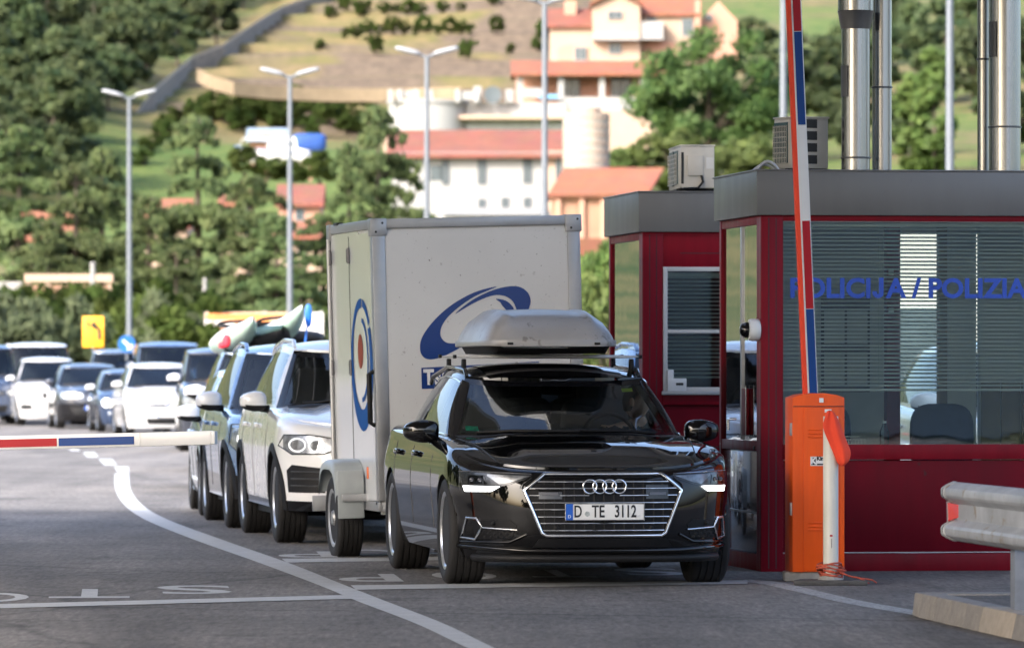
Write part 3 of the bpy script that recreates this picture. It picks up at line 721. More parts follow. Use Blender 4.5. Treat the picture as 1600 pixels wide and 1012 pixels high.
# lamps
HL = [(0.465, 0.722), (0.50, 0.702), (0.60, 0.668), (0.66, 0.655), (0.72, 0.618), (0.875, 0.612), (0.885, 0.742), (0.80, 0.744), (0.465, 0.730)]
M_lamp_grad = pmat('lamp_reflector_grey', (0.23, 0.24, 0.25), rough=0.25, metal=0.6, var=0.6, scale=9)
M_lens = glass_mat('lamp_lens', (0.9, 0.92, 0.93), ior=1.45)
for sd in (1, -1):
    h = patch(S, HL, 0.003, n=20, m=5, side=sd).build('headlight', M_lamp_dark, hero, smooth=40)
    patch(S, [(0.475, 0.724), (0.60, 0.682), (0.665, 0.668), (0.735, 0.722), (0.735, 0.734)], 0.008, n=10, m=3, side=sd).build('lamp_reflector', M_lamp_grad, h, smooth=40)
    patch(S, [(0.74, 0.668), (0.85, 0.668), (0.84, 0.726), (0.75, 0.726)], 0.008, n=6, m=3, side=sd).build('lamp_module', M_gloss_black, h, smooth=40)
    for yy in (0.775, 0.82): MB().superell((S.fx(yy, 0.698) - 0.012, sd * yy, 0.698), (0.012, 0.017, 0.014), 1, 1, 12, 8).build('lamp_projector', M_rim_dark, h, smooth=60)
    patch(S, [(0.665, 0.654), (0.715, 0.622), (0.858, 0.619), (0.868, 0.655)], 0.012, n=8, m=2, side=sd).build('daytime_strip', M_drl, h, smooth=40)
    front_line(S, [(0.465, 0.736), (0.80, 0.750), (0.885, 0.748)], 0.006, 0.004, sd).build('lamp_top_edge', M_chrome_d, h)
    # side intake with its frame
    it = patch(S, [(0.56, 0.405), (0.59, 0.322), (0.80, 0.312), (0.82, 0.432), (0.60, 0.440)], 0.004, n=12, m=4, side=sd).build('side_intake', M_grille, hero)
    front_line(S, [(0.765, 0.392), (0.795, 0.445), (0.848, 0.448), (0.872, 0.318), (0.80, 0.308)], 0.012, 0.0085, sd, closed=True, n=8).build('intake_frame', M_chrome_d, it, smooth=60)
    front_line(S, [(0.560, 0.374), (0.765, 0.386)], 0.012, 0.005, sd).build('intake_bar', M_chrome_d, it, smooth=60)
    MB().superell((S.fx(0.70, 0.415) - 0.008, sd * 0.70, 0.415), (0.012, 0.015, 0.015), 1, 1, 12, 8).build('parking_sensor', M_black_plastic, it, smooth=60)
    for r_ in range(3):
        for c_ in range(5):
            yy = 0.60 + 0.036 * c_ + 0.018 * (r_ % 2); zz = 0.327 + 0.02 * r_
            MB().superell((S.fx(yy, zz) - 0.005, sd * yy, zz), (0.006, 0.014, 0.008), 0.7, 0.7, 8, 6).build('honeycomb_cell', M_black_plastic, it)
    front_line(S, [(0.50, 0.345), (0.60, 0.295), (0.87, 0.290)], 0.004, 0.010, sd, n=8).build('bumper_crease', P_black, hero, smooth=60)
    front_line(S, [(0.465, 0.712), (0.52, 0.672), (0.53, 0.640)], 0.000, 0.012, sd, n=8).build('lamp_shoulder', P_black, hero, smooth=60)
patch(S, [(-0.42, 0.318), (-0.46, 0.262), (0.46, 0.262), (0.42, 0.318)], 0.003, n=20, m=3).build('lower_intake', M_grille, hero)
front_line(S, [(-0.88, 0.262), (-0.5, 0.240), (0.5, 0.240), (0.88, 0.262)], 0.012, 0.017, n=8).build('front_splitter', P_black, hero, smooth=60)
front_line(S, [(-0.80, 0.190), (0.80, 0.190)], 0.004, 0.028, n=8).build('front_apron', M_black_plastic, hero, smooth=60)
# bonnet gap, doors, chrome window line
for sd in (1, -1):
    deck_line(S, [(S.X0 + 0.30 + 0.12 * k, 0.66 + 0.014 * k) for k in range(10)], 0.0, 0.0045, sd).build('bonnet_seam', M_ink, hero)
seams(S, hero, [(0.66, 0.58), (1.75, 1.72), (2.75, 2.50)])
for sd in (1, -1):
    for u, r in ((0.055, 0.008), (0.915, 0.007)):
        MB().tube([(lambda p: (p[0], sd * (p[1] + 0.004), p[2]))(S.gh(1 + q, u)) for q in np.linspace(0.02, 0.955, 24)], r, 6).build('window_chrome', M_chrome, hero, smooth=60)
handles(S, hero, (1.50, 2.52), 0.84, P_black)
mirrors(S, hero, P_black, 0.95, 0.995, low=M_gloss_black, size=(0.085, 0.120, 0.078), y=0.965)
cabin(S, hero, drive=-1, zoff=-0.075)
wipers(S, hero)
# roof: glass roof, rails
rf = MB(); P = []
for i in range(13):
    x = 1.23 + 1.15 * i / 12; P.append([(x, y, S.roof_z(x, y) + 0.004) for y in np.linspace(-0.47, 0.47, 13)])
rf.grid(P).build('sunroof', M_gloss_black, hero, smooth=60)
for sd in (1, -1):
    ra = MB().tube([(1.36, sd * 0.598, S._roof(1.36) + 0.0), (1.46, sd * 0.598, S._roof(1.46) + 0.035), (2.4, sd * 0.59, S._roof(2.4) + 0.04), (3.3, sd * 0.585, S._roof(3.3) + 0.035), (3.4, sd * 0.585, S._roof(3.4))], 0.016, 8)
    ra.build('roof_rail', M_gloss_black, hero, smooth=60)
MB().superell((S.xr1 - 0.25, 0, S._roof(S.xr1 - 0.25) + 0.085), (0.09, 0.02, 0.04), 0.8, 0.9, 16, 8).build('roof_antenna', P_black, hero, smooth=60)
# stickers inside the screen
def screen_sticker(y0, y1, u0, u1, m, nm='windscreen_sticker'):
    P = []
    for y in np.linspace(y0, y1, 4):
        row = []
        for u in np.linspace(u0, u1, 4):
            wv = S.wb0 + (S.wb1 - S.wb0) * u; p = S.gh(abs(y) / wv, u); row.append((p[0] + 0.006, y, p[2] - 0.003))
        P.append(row)
    return MB().grid(P).build(nm, m, hero)
M_green = pmat('green_sticker', (0.02, 0.42, 0.30), rough=0.5, var=0.5, scale=25, emit=None)
M_lime = pmat('lime_sticker', (0.42, 0.55, 0.04), rough=0.5)
screen_sticker(0.60, 0.68, 0.12, 0.20, M_green); screen_sticker(-0.44, -0.52, 0.80, 0.86, M_lime)

# cross bars and the roof box
def crossbar(x, label):
    z = S._roof(x) + 0.062
    r = empty('roof_crossbar', hero.matrix_basis @ Vector((x, 0.0, z)), yaw_rz(8.0), label, 'roof bar', 'aluminium bars across the black car roof')
    b = MB().superell((0, 0, 0.052), (0.036, 0.645, 0.014), 0.7, 0.12, 24, 8).build('bar', M_satin, r, smooth=50)
    for sd in (1, -1):
        MB().box((0, sd * 0.648, 0.052), (0.066, 0.02, 0.026)).build('end_cap', M_black_plastic, r, bevel=0.006)
        MB().prism([(-0.030, 0.046), (-0.045, -0.055), (0.045, -0.055), (0.030, 0.046)], -0.014, 0.014, M=Matrix.Translation((0, sd * 0.585, -0.01)) @ Matrix.Rotation(R(90), 4, 'X')).build('bar_foot', M_black_plastic, r, bevel=0.008)
    return r
hero_M = Matrix.Translation(hero_pos) @ Matrix.Rotation(yaw_rz(8.0), 4, 'Z')
hero.matrix_basis = hero_M
crossbar(1.62, 'front aluminium roof bar across the black estate car'); crossbar(2.42, 'rear aluminium roof bar across the black estate car')
zb = S._roof(1.9) + 0.128
M_box_grey = pmat('roof_box_shell', (0.27, 0.262, 0.255), rough=0.38, var=0.10, scale=2.5, coat=0.25, coatr=0.25, speck=[((0.09, 0.085, 0.08), 34, 0.68), ((0.17, 0.16, 0.15), 8, 0.62)], rvar=0.1)
rb = empty('roof_box', hero_M @ Vector((1.10, 0.035, zb)), yaw_rz(8.0), 'dusty grey roof box strapped on the bars of the black estate car', 'roof box')
def box_sec(x, w, h, z0, e=0.42):
    return x, w, h, z0
secs = [(0.0, 0.30, 0.055, 0.05), (0.02, 0.365, 0.12, 0.035), (0.08, 0.415, 0.185, 0.02), (0.18, 0.445, 0.235, 0.01), (0.34, 0.462, 0.272, 0.0), (0.6, 0.47, 0.298, 0), (0.95, 0.47, 0.308, 0), (1.35, 0.465, 0.300, 0), (1.62, 0.45, 0.278, 0), (1.78, 0.42, 0.24, 0.01), (1.86, 0.36, 0.17, 0.02), (1.88, 0.30, 0.10, 0.05)]
sx_ = [sinterp([(s_[0], s_[k]) for s_ in secs]) for k in (1, 2, 3)]
P = []
for x in list(np.linspace(0, 0.4, 16)) + list(np.linspace(0.47, 1.5, 14)) + list(np.linspace(1.55, 1.88, 12)):
    w, h, z0 = (f(x) for f in sx_); row = []
    for q in np.linspace(-1, 1, 41):
        aq = abs(q); f = np.interp(aq, [0, 0.30, 0.46, 0.62, 0.80, 0.92, 1.0], [1.0, 0.985, 0.955, 0.955, 0.66, 0.28, 0.0]); hh = max(0.005, h - 0.085)
        wy = np.interp(aq, [0, 0.62, 0.80, 0.92, 1.0], [0, 0.66, 0.84, 0.955, 1.0])
        row.append((x, w * wy * math.copysign(1, q), 0.085 + hh * f + (0.010 * math.exp(-((aq - 0.56) / 0.05) ** 2) if 0.2 < x < 1.75 else 0)))
    P.append(row)
lid = MB().grid(P)
ends = [P[0], P[-1]]
for e in ends: lid.add(e, [tuple(range(len(e)))])
lid.build('box_lid', M_box_grey, rb, smooth=48)
P = []
for x in list(np.linspace(-0.012, 0.4, 14)) + list(np.linspace(0.5, 1.5, 10)) + list(np.linspace(1.55, 1.892, 10)):
    w = sx_[0](min(1.88, max(0, x))) + 0.012
    P.append([(x, w, 0.088), (x, w + 0.004, 0.082), (x, w + 0.004, 0.05), (x, w - 0.004, 0.044), (x, 0.25, 0.044), (x, -0.25, 0.044), (x, -w + 0.004, 0.044), (x, -w - 0.004, 0.05), (x, -w - 0.004, 0.082), (x, -w, 0.088)])
lip = MB().grid(P, wrap=True); lip.add(P[0], [tuple(range(10))]); lip.add(P[-1], [tuple(range(10))])
lip.build('box_rim', M_box_grey, rb, smooth=40)
P = []
for x in list(np.linspace(0.05, 0.4, 10)) + list(np.linspace(0.5, 1.5, 8)) + list(np.linspace(1.55, 1.82, 8)):
    w = sx_[0](x) - 0.03; d = 0.05 * min(1, (x - 0.02) / 0.15); P.append([(x, w, 0.046), (x, w - 0.03, 0.046 - d), (x, 0, 0.044 - d), (x, -w + 0.03, 0.046 - d), (x, -w, 0.046)])
MB().grid(P).build('box_base', M_black_plastic, rb, smooth=40)
for y in (-0.30, 0.30): MB().box((-0.013, y, 0.063), (0.012, 0.04, 0.016)).build('box_clip', M_black_plastic, rb, bevel=0.003)
MB().superell((0.10, -0.02, 0.14), (0.02, 0.016, 0.016), 1, 1, 12, 8).build('box_lock', M_black_plastic, rb, smooth=50)

# the driver
def person(name, parent_M, label, shirt, head_turn=0.0, lean=0.0, scale=1.0, steer=None):
    """Seated figure from the hips up: one continuous skinned body, with head, hair and shirt colours by material."""
    V_ = {'pelvis': (0, 0, -0.30), 'waist': (0.0, 0, -0.12), 'chest': (0, 0, 0.10), 'neck': (0.0, 0, 0.26), 'nk2': (-0.01, lean * 0.2, 0.33),
          'sl': (0.01, 0.17, 0.20), 'el': (-0.14, 0.24, -0.03), 'wl': (-0.36, 0.15, 0.03), 'hl': (-0.43, 0.13, 0.055),
          'sr': (0.01, -0.17, 0.20), 'er': (-0.14, -0.24, -0.03), 'wr': (-0.36, -0.15, 0.03), 'hr': (-0.43, -0.13, 0.055)}
    E_ = [('pelvis', 'waist'), ('waist', 'chest'), ('chest', 'neck'), ('neck', 'nk2'), ('chest', 'sl'), ('sl', 'el'), ('el', 'wl'), ('wl', 'hl'), ('chest', 'sr'), ('sr', 'er'), ('er', 'wr'), ('wr', 'hr')]
    rad = dict(pelvis=.16, waist=.15, chest=.15, neck=.058, nk2=.052, sl=.075, el=.05, wl=.033, hl=.036, sr=.075, er=.05, wr=.033, hr=.036)
    ks = list(V_); me = bpy.data.meshes.new(name)
    me.from_pydata([(v[0], v[1] + lean * max(0, v[2] + 0.3) * 0.5, v[2]) for v in V_.values()], [(ks.index(a), ks.index(b)) for a, b in E_], [])
    o = bpy.data.objects.new(name, me); COL.objects.link(o)
    o.modifiers.new('skin', 'SKIN'); o.modifiers.new('sub', 'SUBSURF').levels = 2
    for i, k in enumerate(ks): me.skin_vertices[0].data[i].radius = (rad[k], rad[k] * (0.8 if k in ('pelvis', 'waist', 'chest') else 1))
    me.skin_vertices[0].data[0].use_root = True
    m2 = bpy.data.meshes.new_from_object(o.evaluated_get(bpy.context.evaluated_depsgraph_get()))
    bpy.data.objects.remove(o)
    mb = MB(); mb.v = [tuple(v.co) for v in m2.vertices]; mb.f = [tuple(p.vertices) for p in m2.polygons]
    mb.m = [0 if (sum(mb.v[i][2] for i in f) / len(f) < 0.255 and min(mb.v[i][0] for i in f) > -0.36) else 1 for f in mb.f]
    # head: profile sections turned by head_turn
    H = Matrix.Translation((-0.02, lean * 0.34, 0.44)) @ Matrix.Rotation(head_turn, 4, 'Z')
    n0 = 28; Pp = []
    for i in range(19):
        b = -math.pi / 2 + math.pi * i / 18; row = []
        for j in range(n0):
            a = 2 * math.pi * j / n0; x = -0.098 * math.cos(b) * math.cos(a); y = 0.075 * math.cos(b) * math.sin(a); z = 0.122 * math.sin(b)
            fr_ = max(0, math.cos(a)) * math.cos(b)
            if z < 0: y *= 1 + 0.22 * z / 0.122; x *= 1 - 0.05 * z / 0.122 * (1 if fr_ > 0.3 else 0)
            nose = 0.030 * math.exp(-(y / 0.014) ** 2) * math.exp(-((z + 0.022) / 0.022) ** 2) * (fr_ > 0.5)
            brow = 0.007 * math.exp(-((z - 0.026) / 0.012) ** 2) * (fr_ > 0.5); eye = -0.010 * math.exp(-((abs(y) - 0.032) / 0.014) ** 2 - ((z - 0.006) / 0.011) ** 2) * (fr_ > 0.4)
            lips = 0.006 * math.exp(-(y / 0.024) ** 2 - ((z + 0.062) / 0.009) ** 2) * (fr_ > 0.5); chin = 0.010 * math.exp(-(y / 0.03) ** 2 - ((z + 0.10) / 0.02) ** 2) * (fr_ > 0.2)
            row.append((x - nose - brow - eye - lips - chin, y, z))
        Pp.append(row)
    mb.grid(Pp, 1, H, wrap=True)
    for sd in (1, -1): mb.superell((0.008, sd * 0.078, 0.0), (0.018, 0.010, 0.032), 0.8, 0.9, 12, 8, 1, H)
    for sd in (1, -1):                                            # fingers round the wheel rim
        for k in range(4):
            y = sd * (0.115 + 0.0) + lean * 0.17; zz = 0.04 + 0.018 * k
            mb.tube([(-0.43, y + sd * 0.02, zz), (-0.475, y + sd * 0.008, zz + 0.004), (-0.49, y - sd * 0.018, zz), (-0.465, y - sd * 0.03, zz - 0.004)], [0.010, 0.0095, 0.009, 0.008], 6, 1)
        mb.tube([(-0.42, y - sd * 0.012, 0.075), (-0.45, y - sd * 0.03, 0.10), (-0.475, y - sd * 0.03, 0.105)], [0.012, 0.011, 0.009], 6, 1)
    body = mb.build(name, [shirt, M_skin], None, smooth=60, merge=0)
    hb = MB(); Pp = []
    for i in range(10):
        b = math.pi / 2 * (i / 9) ; row = []
        for j in range(n0):
            a = 2 * math.pi * j / n0; front = max(0, math.cos(a)); bb = b if True else 0
            fr2 = min(1, max(0, (math.cos(a) + 0.15) / 0.5)); lo = -0.55 + 1.12 * fr2 * fr2 * (3 - 2 * fr2)
            b2 = lo + (math.pi / 2 - lo) * i / 9
            row.append((-0.106 * math.cos(b2) * math.cos(a) + 0.003, 0.083 * math.cos(b2) * math.sin(a), 0.132 * math.sin(b2)))
        Pp.append(row)
    hb.grid(Pp, 0, H, wrap=True)
    ha = hb.build('hair', M_hair, body, smooth=60)
    for sd in (1, -1): MB().superell((-0.086, sd * 0.032, 0.008), (0.010, 0.014, 0.008), 1, 1, 10, 6, 0, H).build('eye', M_ink, body, smooth=60)
    body.matrix_basis = parent_M @ Matrix.Scale(scale, 4)
    tag(body, label, 'person')
    return body
M_shirt = pmat('dark_shirt', (0.035, 0.05, 0.06), rough=0.9, var=0.2, scale=15)
driver = person('person', hero_M @ Matrix.Translation((1.40, -0.45, 0.785)), 'driver in a dark shirt looking towards the red booth inside the black estate car', M_shirt, head_turn=R(62), lean=-0.42, scale=0.92)
# ------------------------------------------------------------------ the other vehicles
M_ring = pmat('light_ring', (0.8, 0.8, 0.8), rough=0.3, emit=(1.0, 0.98, 0.95), estr=0.22)
M_lamp_cup = pmat('lamp_cup', (0.20, 0.205, 0.21), rough=0.4, var=0.4, scale=30)
M_lamp_mid = pmat('smoked_reflector', (0.30, 0.31, 0.32), rough=0.22, metal=0.5, var=0.5, scale=16)
P_white = paint('white_car_paint', (0.80, 0.80, 0.79), rough=0.22, coat=0.8)
P_white2 = paint('bright_white_paint', (0.56, 0.56, 0.555), rough=0.22, coat=0.8)
P_blue = paint('steel_blue_paint', (0.15, 0.25, 0.43), metal=0.25, rough=0.26)
P_silverblue = paint('silver_blue_paint', (0.36, 0.45, 0.56), metal=0.3, rough=0.28)
P_navy = paint('navy_paint', (0.03, 0.05, 0.10), metal=0.4, rough=0.22)
P_darkgrey = paint('dark_grey_paint', (0.035, 0.04, 0.055), metal=0.4, rough=0.22)
P_bluevan = paint('blue_van_paint', (0.05, 0.09, 0.20), metal=0.2, rough=0.25)
P_greyblue = paint('grey_blue_paint', (0.13, 0.17, 0.23), metal=0.5, rough=0.25)
M_clad = pmat('grey_cladding', (0.045, 0.047, 0.05), rough=0.6, var=0.2, scale=8)

def car(name, label, pos, yaw, S, pm, spec):
    root = empty(name, pos, yaw_rz(yaw), label, spec.get('cat', 'car'), spec.get('group'))
    cl = spec.get('clad', 0.0)
    S.cladz = (lambda x: cl) if cl else (lambda x: 0.0)
    car_body(S, root, [pm, M_gloss_black, M_interior, M_clad][:3], res=spec.get('res', 0.9))
    wheel_wells(S, root)
    for ax in (0, S.wb):
        for sd in (1, -1): wheel(root, S, ax, sd, spec.get('rim', 'five'))
    if spec.get('arch'): arch_trim(S, root, 0.055, 0.012, M_black_plastic)
    for sd in (1, -1):
        h = patch(S, spec['lamp'], 0.004, n=12, m=5, side=sd).build('headlight', spec.get('lmat', M_lamp_in), root, smooth=40)
        front_line(S, dense(spec['lamp'], 0.05), 0.005, 0.006, sd, closed=True, n=6).build('lamp_edge', M_lamp_dark, h, smooth=50)
        for (y, z, r) in spec.get('halo', []):
            x = S.fx(y, z) - 0.012
            MB().tube([(S.fx(y + r * math.cos(a), z + r * 0.9 * math.sin(a)) - 0.014, sd * (y + r * math.cos(a)), z + r * 0.9 * math.sin(a)) for a in np.linspace(0, 2 * math.pi, 20, endpoint=False)], 0.007, 6, closed=True).build('light_ring', M_ring, h, smooth=60)
            MB().superell((x + 0.01, sd * y, z), (0.006, r * 0.72, r * 0.72), 0.5, 1, 16, 8).build('lamp_projector', M_lamp_cup, h, smooth=60)
        for (y, z, ry, rz) in spec.get('glow', []):
            MB().superell((S.fx(y, z) - 0.004, sd * y, z), (0.014, ry, rz), 0.9, 0.9, 14, 8).build('lamp_bulb', M_drl_soft, h, smooth=60)
        if spec.get('vent'):
            v = patch(S, spec['vent'], 0.004, n=8, m=4, side=sd).build('side_intake', M_black_plastic, root)
            y0 = min(p[0] for p in spec['vent']); y1 = max(p[0] for p in spec['vent']); z0 = min(p[1] for p in spec['vent']); z1 = max(p[1] for p in spec['vent'])
            for k in range(1, 4): front_line(S, [(y0 + 0.03, z0 + (z1 - z0) * k / 4), (y1 - 0.03, z0 + (z1 - z0) * k / 4)], 0.010, 0.007, sd).build('intake_bar', M_clad, v)
        if spec.get('fog'):
            y, z = spec['fog']; MB().superell((S.fx(y, z) - 0.006, sd * y, z), (0.014, 0.05, 0.04), 0.9, 0.9, 14, 8).build('fog_lamp', M_drl_soft if spec.get('fog_on') else M_lamp_in, root, smooth=60)
    if spec.get('grille'):
        g = patch(S, spec['grille'], 0.004, n=14, m=4).build('grille', M_black_plastic, root)
        zs = [p[1] for p in spec['grille']]; ws = max(p[0] for p in spec['grille'])
        for k in range(1, 4):
            z = min(zs) + (max(zs) - min(zs)) * k / 4; front_line(S, [(-ws * 0.92, z), (ws * 0.92, z)], 0.010, 0.006).build('grille_bar', M_chrome_d if spec.get('chrome', True) else M_black_plastic, g)
        if spec.get('badge'):
            z = spec['badge']; MB().lathe([(0.062, 0), (0.068, 0.006), (0.062, 0.012), (0.054, 0.008), (0.0, 0.006)], 24, M=frame((S.fx(0, z) - 0.006, 0, z), (0, -1, 0), (0, 0, 1))).build('badge', M_chrome, g, smooth=60)
    if spec.get('low'): patch(S, spec['low'], 0.004, n=14, m=3).build('lower_intake', M_black_plastic, root)
    if spec.get('plate'):
        p, Mf, _ = plate(S, root, '', spec['plate'], off=0.02)
        if spec.get('ptxt'): text_obj('plate_letters', spec['ptxt'], 0.09, M_ink, Mf @ Matrix.Translation((0.02, 0, 0)), p, sx=0.7)
    if spec.get('rails'):
        xa, xb = S.xroof0 if hasattr(S, 'xroof0') else S.xw1 + 0.25, S.xr1 - 0.1
        for sd in (1, -1):
            yy = S.wb1 - 0.02
            MB().tube([(xa, sd * yy, S._roof(xa)), (xa + 0.12, sd * yy, S._roof(xa + 0.12) + 0.05), ((xa + xb) / 2, sd * yy, S._roof((xa + xb) / 2) + 0.055), (xb - 0.12, sd * yy, S._roof(xb - 0.12) + 0.05), (xb, sd * yy, S._roof(xb))], 0.02, 8).build('roof_rail', spec['rails'], root, smooth=60)
    seams(S, root, spec.get('seam', [(0.62, 0.56), (S.wb * 0.6, S.wb * 0.59), (S.wb * 0.95, S.wb * 0.86)]), z0=0.36)
    zh = S._top(S.wb * 0.5) - 0.15
    handles(S, root, (S.wb * 0.52, S.wb * 0.87), zh, pm)
    mirrors(S, root, spec.get('mir', pm), S.xw0 + 0.50, S._top(S.xw0 + 0.5) + spec.get('mz', 0.06), low=M_black_plastic, size=spec.get('msize', (0.08, 0.12, 0.085)))
    cabin(S, root, zoff=-0.05); wipers(S, root)
    for sd in (1, -1):
        z = S._top(S.X3 - 0.1) - 0.12; P = []
        for yy in np.linspace(S.W - 0.30, S.W - 0.10, 5): P.append([(S.rx(yy, zz) + 0.006, sd * yy, zz) for zz in np.linspace(z - 0.12, z + 0.06, 4)])
        MB().grid(P).build('tail_lamp', M_red_lens, root)
    return root

fr_suv = [(0.2, 0.09), (0.28, 0.03), (0.40, 0.0), (0.62, 0.0), (0.78, 0.02), (0.90, 0.05), (1.0, 0.12), (1.2, 0.25)]
# white compact SUV right behind the trailer
X3 = make_spec(wb=2.86, ohf=0.86, ohr=0.98, W=0.945, H=1.665, znose=0.915, zcowl=1.10, zbelt=1.10, xcowl=0.45, xroof=1.30, hood=0.05, kind='suv', Ra=0.395, zw=0.365, rt=0.37, tw=0.25, side_h=0.125,
               Df=0.78, pf=2.3, qf=3.4, front=fr_suv, dome=0.02, bot=[(-0.86, 0.27), (0, 0.27), (0.4, 0.28), (2.5, 0.29), (3.84, 0.34)], wb1=0.62, rim=M_rim, glass_side=M_glass_dark)
car('suv', 'white compact SUV with lit ring headlights waiting right behind the box trailer', place_car(428, 847, X3), 8.0, X3, P_white, dict(
    cat='SUV', res=1.2, clad=0.35, arch=True, rim='double', lmat=M_lamp_mid, lamp=[(0.53, 0.76), (0.60, 0.735), (0.84, 0.73), (0.925, 0.80), (0.89, 0.885), (0.70, 0.885), (0.53, 0.86)],
    halo=[(0.80, 0.805, 0.058), (0.655, 0.80, 0.056)], vent=[(0.59, 0.42), (0.62, 0.62), (0.84, 0.645), (0.875, 0.60), (0.86, 0.42)],
    grille=[(-0.40, 0.86), (-0.42, 0.66), (0.42, 0.66), (0.40, 0.86)], low=[(-0.55, 0.52), (-0.5, 0.38), (0.5, 0.38), (0.55, 0.52)], plate=0.58, rails=P_white, mz=0.05, msize=(0.085, 0.112, 0.085)))
# steel blue SUV
B2 = make_spec(wb=2.66, ohf=0.86, ohr=0.92, W=0.91, H=1.655, znose=0.90, zcowl=1.06, zbelt=1.08, xcowl=0.42, xroof=1.22, hood=0.05, kind='suv', Ra=0.385, zw=0.355, rt=0.36, tw=0.235, side_h=0.13, front=fr_suv,
               bot=[(-0.86, 0.26), (0, 0.26), (0.4, 0.27), (2.4, 0.28), (3.58, 0.34)], rim=M_rim)
car('suv', 'steel blue SUV with a dark lower bumper, second behind the box trailer', place_car(352, 824, B2), 7.2, B2, P_blue, dict(
    cat='SUV', clad=0.48, arch=True, lamp=[(0.60, 0.78), (0.62, 0.70), (0.82, 0.68), (0.885, 0.76), (0.86, 0.93), (0.78, 0.93)], glow=[(0.78, 0.80, 0.05, 0.07)],
    grille=[(-0.5, 0.84), (-0.45, 0.70), (0.45, 0.70), (0.5, 0.84)], low=[(-0.5, 0.48), (-0.45, 0.36), (0.45, 0.36), (0.5, 0.48)], plate=0.58, rails=P_blue, mir=M_satin, mz=0.07, msize=(0.085, 0.12, 0.09)))
# silver blue hatchback
H3 = make_spec(wb=2.62, ohf=0.86, ohr=0.80, W=0.895, H=1.45, znose=0.72, zcowl=0.94, zbelt=0.95, kind='suv', Ra=0.355, zw=0.325, rt=0.325, tw=0.215)
car('hatchback', 'silver blue hatchback with a curved lit headlight, behind the steel blue SUV', place_car(311, 805, H3), 5.2, H3, P_silverblue, dict(
    lamp=[(0.52, 0.67), (0.56, 0.61), (0.82, 0.62), (0.87, 0.70), (0.83, 0.80), (0.76, 0.80)], glow=[(0.82, 0.65, 0.045, 0.055)], vent=[(0.60, 0.28), (0.62, 0.42), (0.80, 0.44), (0.83, 0.30)],
    grille=[(-0.45, 0.66), (-0.4, 0.56), (0.4, 0.56), (0.45, 0.66)], low=[(-0.5, 0.42), (-0.45, 0.28), (0.45, 0.28), (0.5, 0.42)], plate=0.48, mir=M_satin, mz=0.05))
# dark SUV carrying kayaks
K4 = make_spec(wb=2.78, ohf=0.88, ohr=1.0, W=0.92, H=1.70, znose=0.92, zcowl=1.10, zbelt=1.12, kind='suv', Ra=0.385, zw=0.36, rt=0.36, tw=0.235, side_h=0.13, front=fr_suv, xcowl=0.45, xroof=1.25, bot=[(-0.88, 0.26), (0, 0.26), (3.78, 0.34)])
k_pos = Vector((-2.74, 67.0, 0))
kay = car('suv', 'dark blue SUV carrying kayaks on its roof in the waiting queue', k_pos, 4.5, K4, P_greyblue, dict(
    cat='SUV', clad=0.40, arch=True, lamp=[(0.58, 0.80), (0.62, 0.70), (0.84, 0.70), (0.89, 0.78), (0.84, 0.88)], glow=[(0.78, 0.77, 0.04, 0.04)], grille=[(-0.45, 0.86), (-0.4, 0.66), (0.4, 0.66), (0.45, 0.86)], low=[(-0.5, 0.5), (-0.45, 0.36), (0.45, 0.36), (0.5, 0.5)], plate=0.58, rails=M_black_plastic, mir=M_satin))
KM = Matrix.Translation(k_pos) @ Matrix.Rotation(yaw_rz(4.5), 4, 'Z')
M_kay_w = pmat('kayak_white', (0.72, 0.74, 0.70), rough=0.35, coat=0.3, var=0.06)
M_kay_p = pmat('kayak_pale_green', (0.36, 0.50, 0.41), rough=0.4, coat=0.3, var=0.3, scale=2)
M_kay_d = pmat('kayak_dark', (0.02, 0.045, 0.03), rough=0.4)
M_kay_g = pmat('kayak_green', (0.02, 0.25, 0.11), rough=0.35, coat=0.4)
M_kay_y = pmat('kayak_yellow', (0.60, 0.55, 0.05), rough=0.35, coat=0.3)
def kayak(y, z, L, w, rise, mats, label, x0=-0.2, tilt=0.0, yaw=14.0, pitch=5.0):
    r = empty('kayak', KM @ Vector((x0, y, z)), 0, label, 'kayak', 'kayaks on the roof of the dark blue SUV')
    r.rotation_euler = (0, R(pitch), yaw_rz(yaw))
    P = []; D = []
    for i in range(25):
        t = i / 24; x = L * t; k = math.sin(math.pi * min(1, t * 1.02)) ** 0.55 if 0 < t < 0.98 else 0.06; ww = w / 2 * max(0.06, k); up = rise * (1 - 2 * t) ** 4 * (1.0 if t < 0.5 else 0.6)
        hb, ht = 0.12 * k + 0.02, 0.13 * k + 0.03
        P.append([(x, ww * math.cos(a), up + hb * math.sin(a)) for a in np.linspace(math.pi, 2 * math.pi, 11)])
        D.append([(x, ww * math.cos(a), up + ht * math.sin(a) ** 1.0) for a in np.linspace(0, math.pi, 11)])
    M_ = Matrix.Rotation(tilt, 4, 'X')
    MB().grid(P, M=M_).build('hull', mats[0], r, smooth=60); MB().grid(D, M=M_).build('deck', mats[1], r, smooth=60)
    MB().tube([(x, ww, zz) for x, ww, zz in [(L * 0.4 + 0.38 * math.cos(a), 0.2 * math.sin(a), 0.17) for a in np.linspace(0, 2 * math.pi, 20, endpoint=False)]], 0.02, 6, closed=True, M=M_).build('cockpit_rim', M_black_plastic, r, smooth=60)
    return r
kayak(-0.27, 1.99, 3.7, 0.36, 0.16, [M_kay_p, M_kay_w], 'white and green kayak with its white bow raised, upper one on the dark blue SUV', x0=-0.2, yaw=15, pitch=6)
kayak(0.30, 1.89, 3.2, 0.34, 0.12, [M_kay_p, M_kay_w], 'smaller white kayak lying beside the taller green one on the dark SUV', x0=0.1, yaw=12, pitch=4)
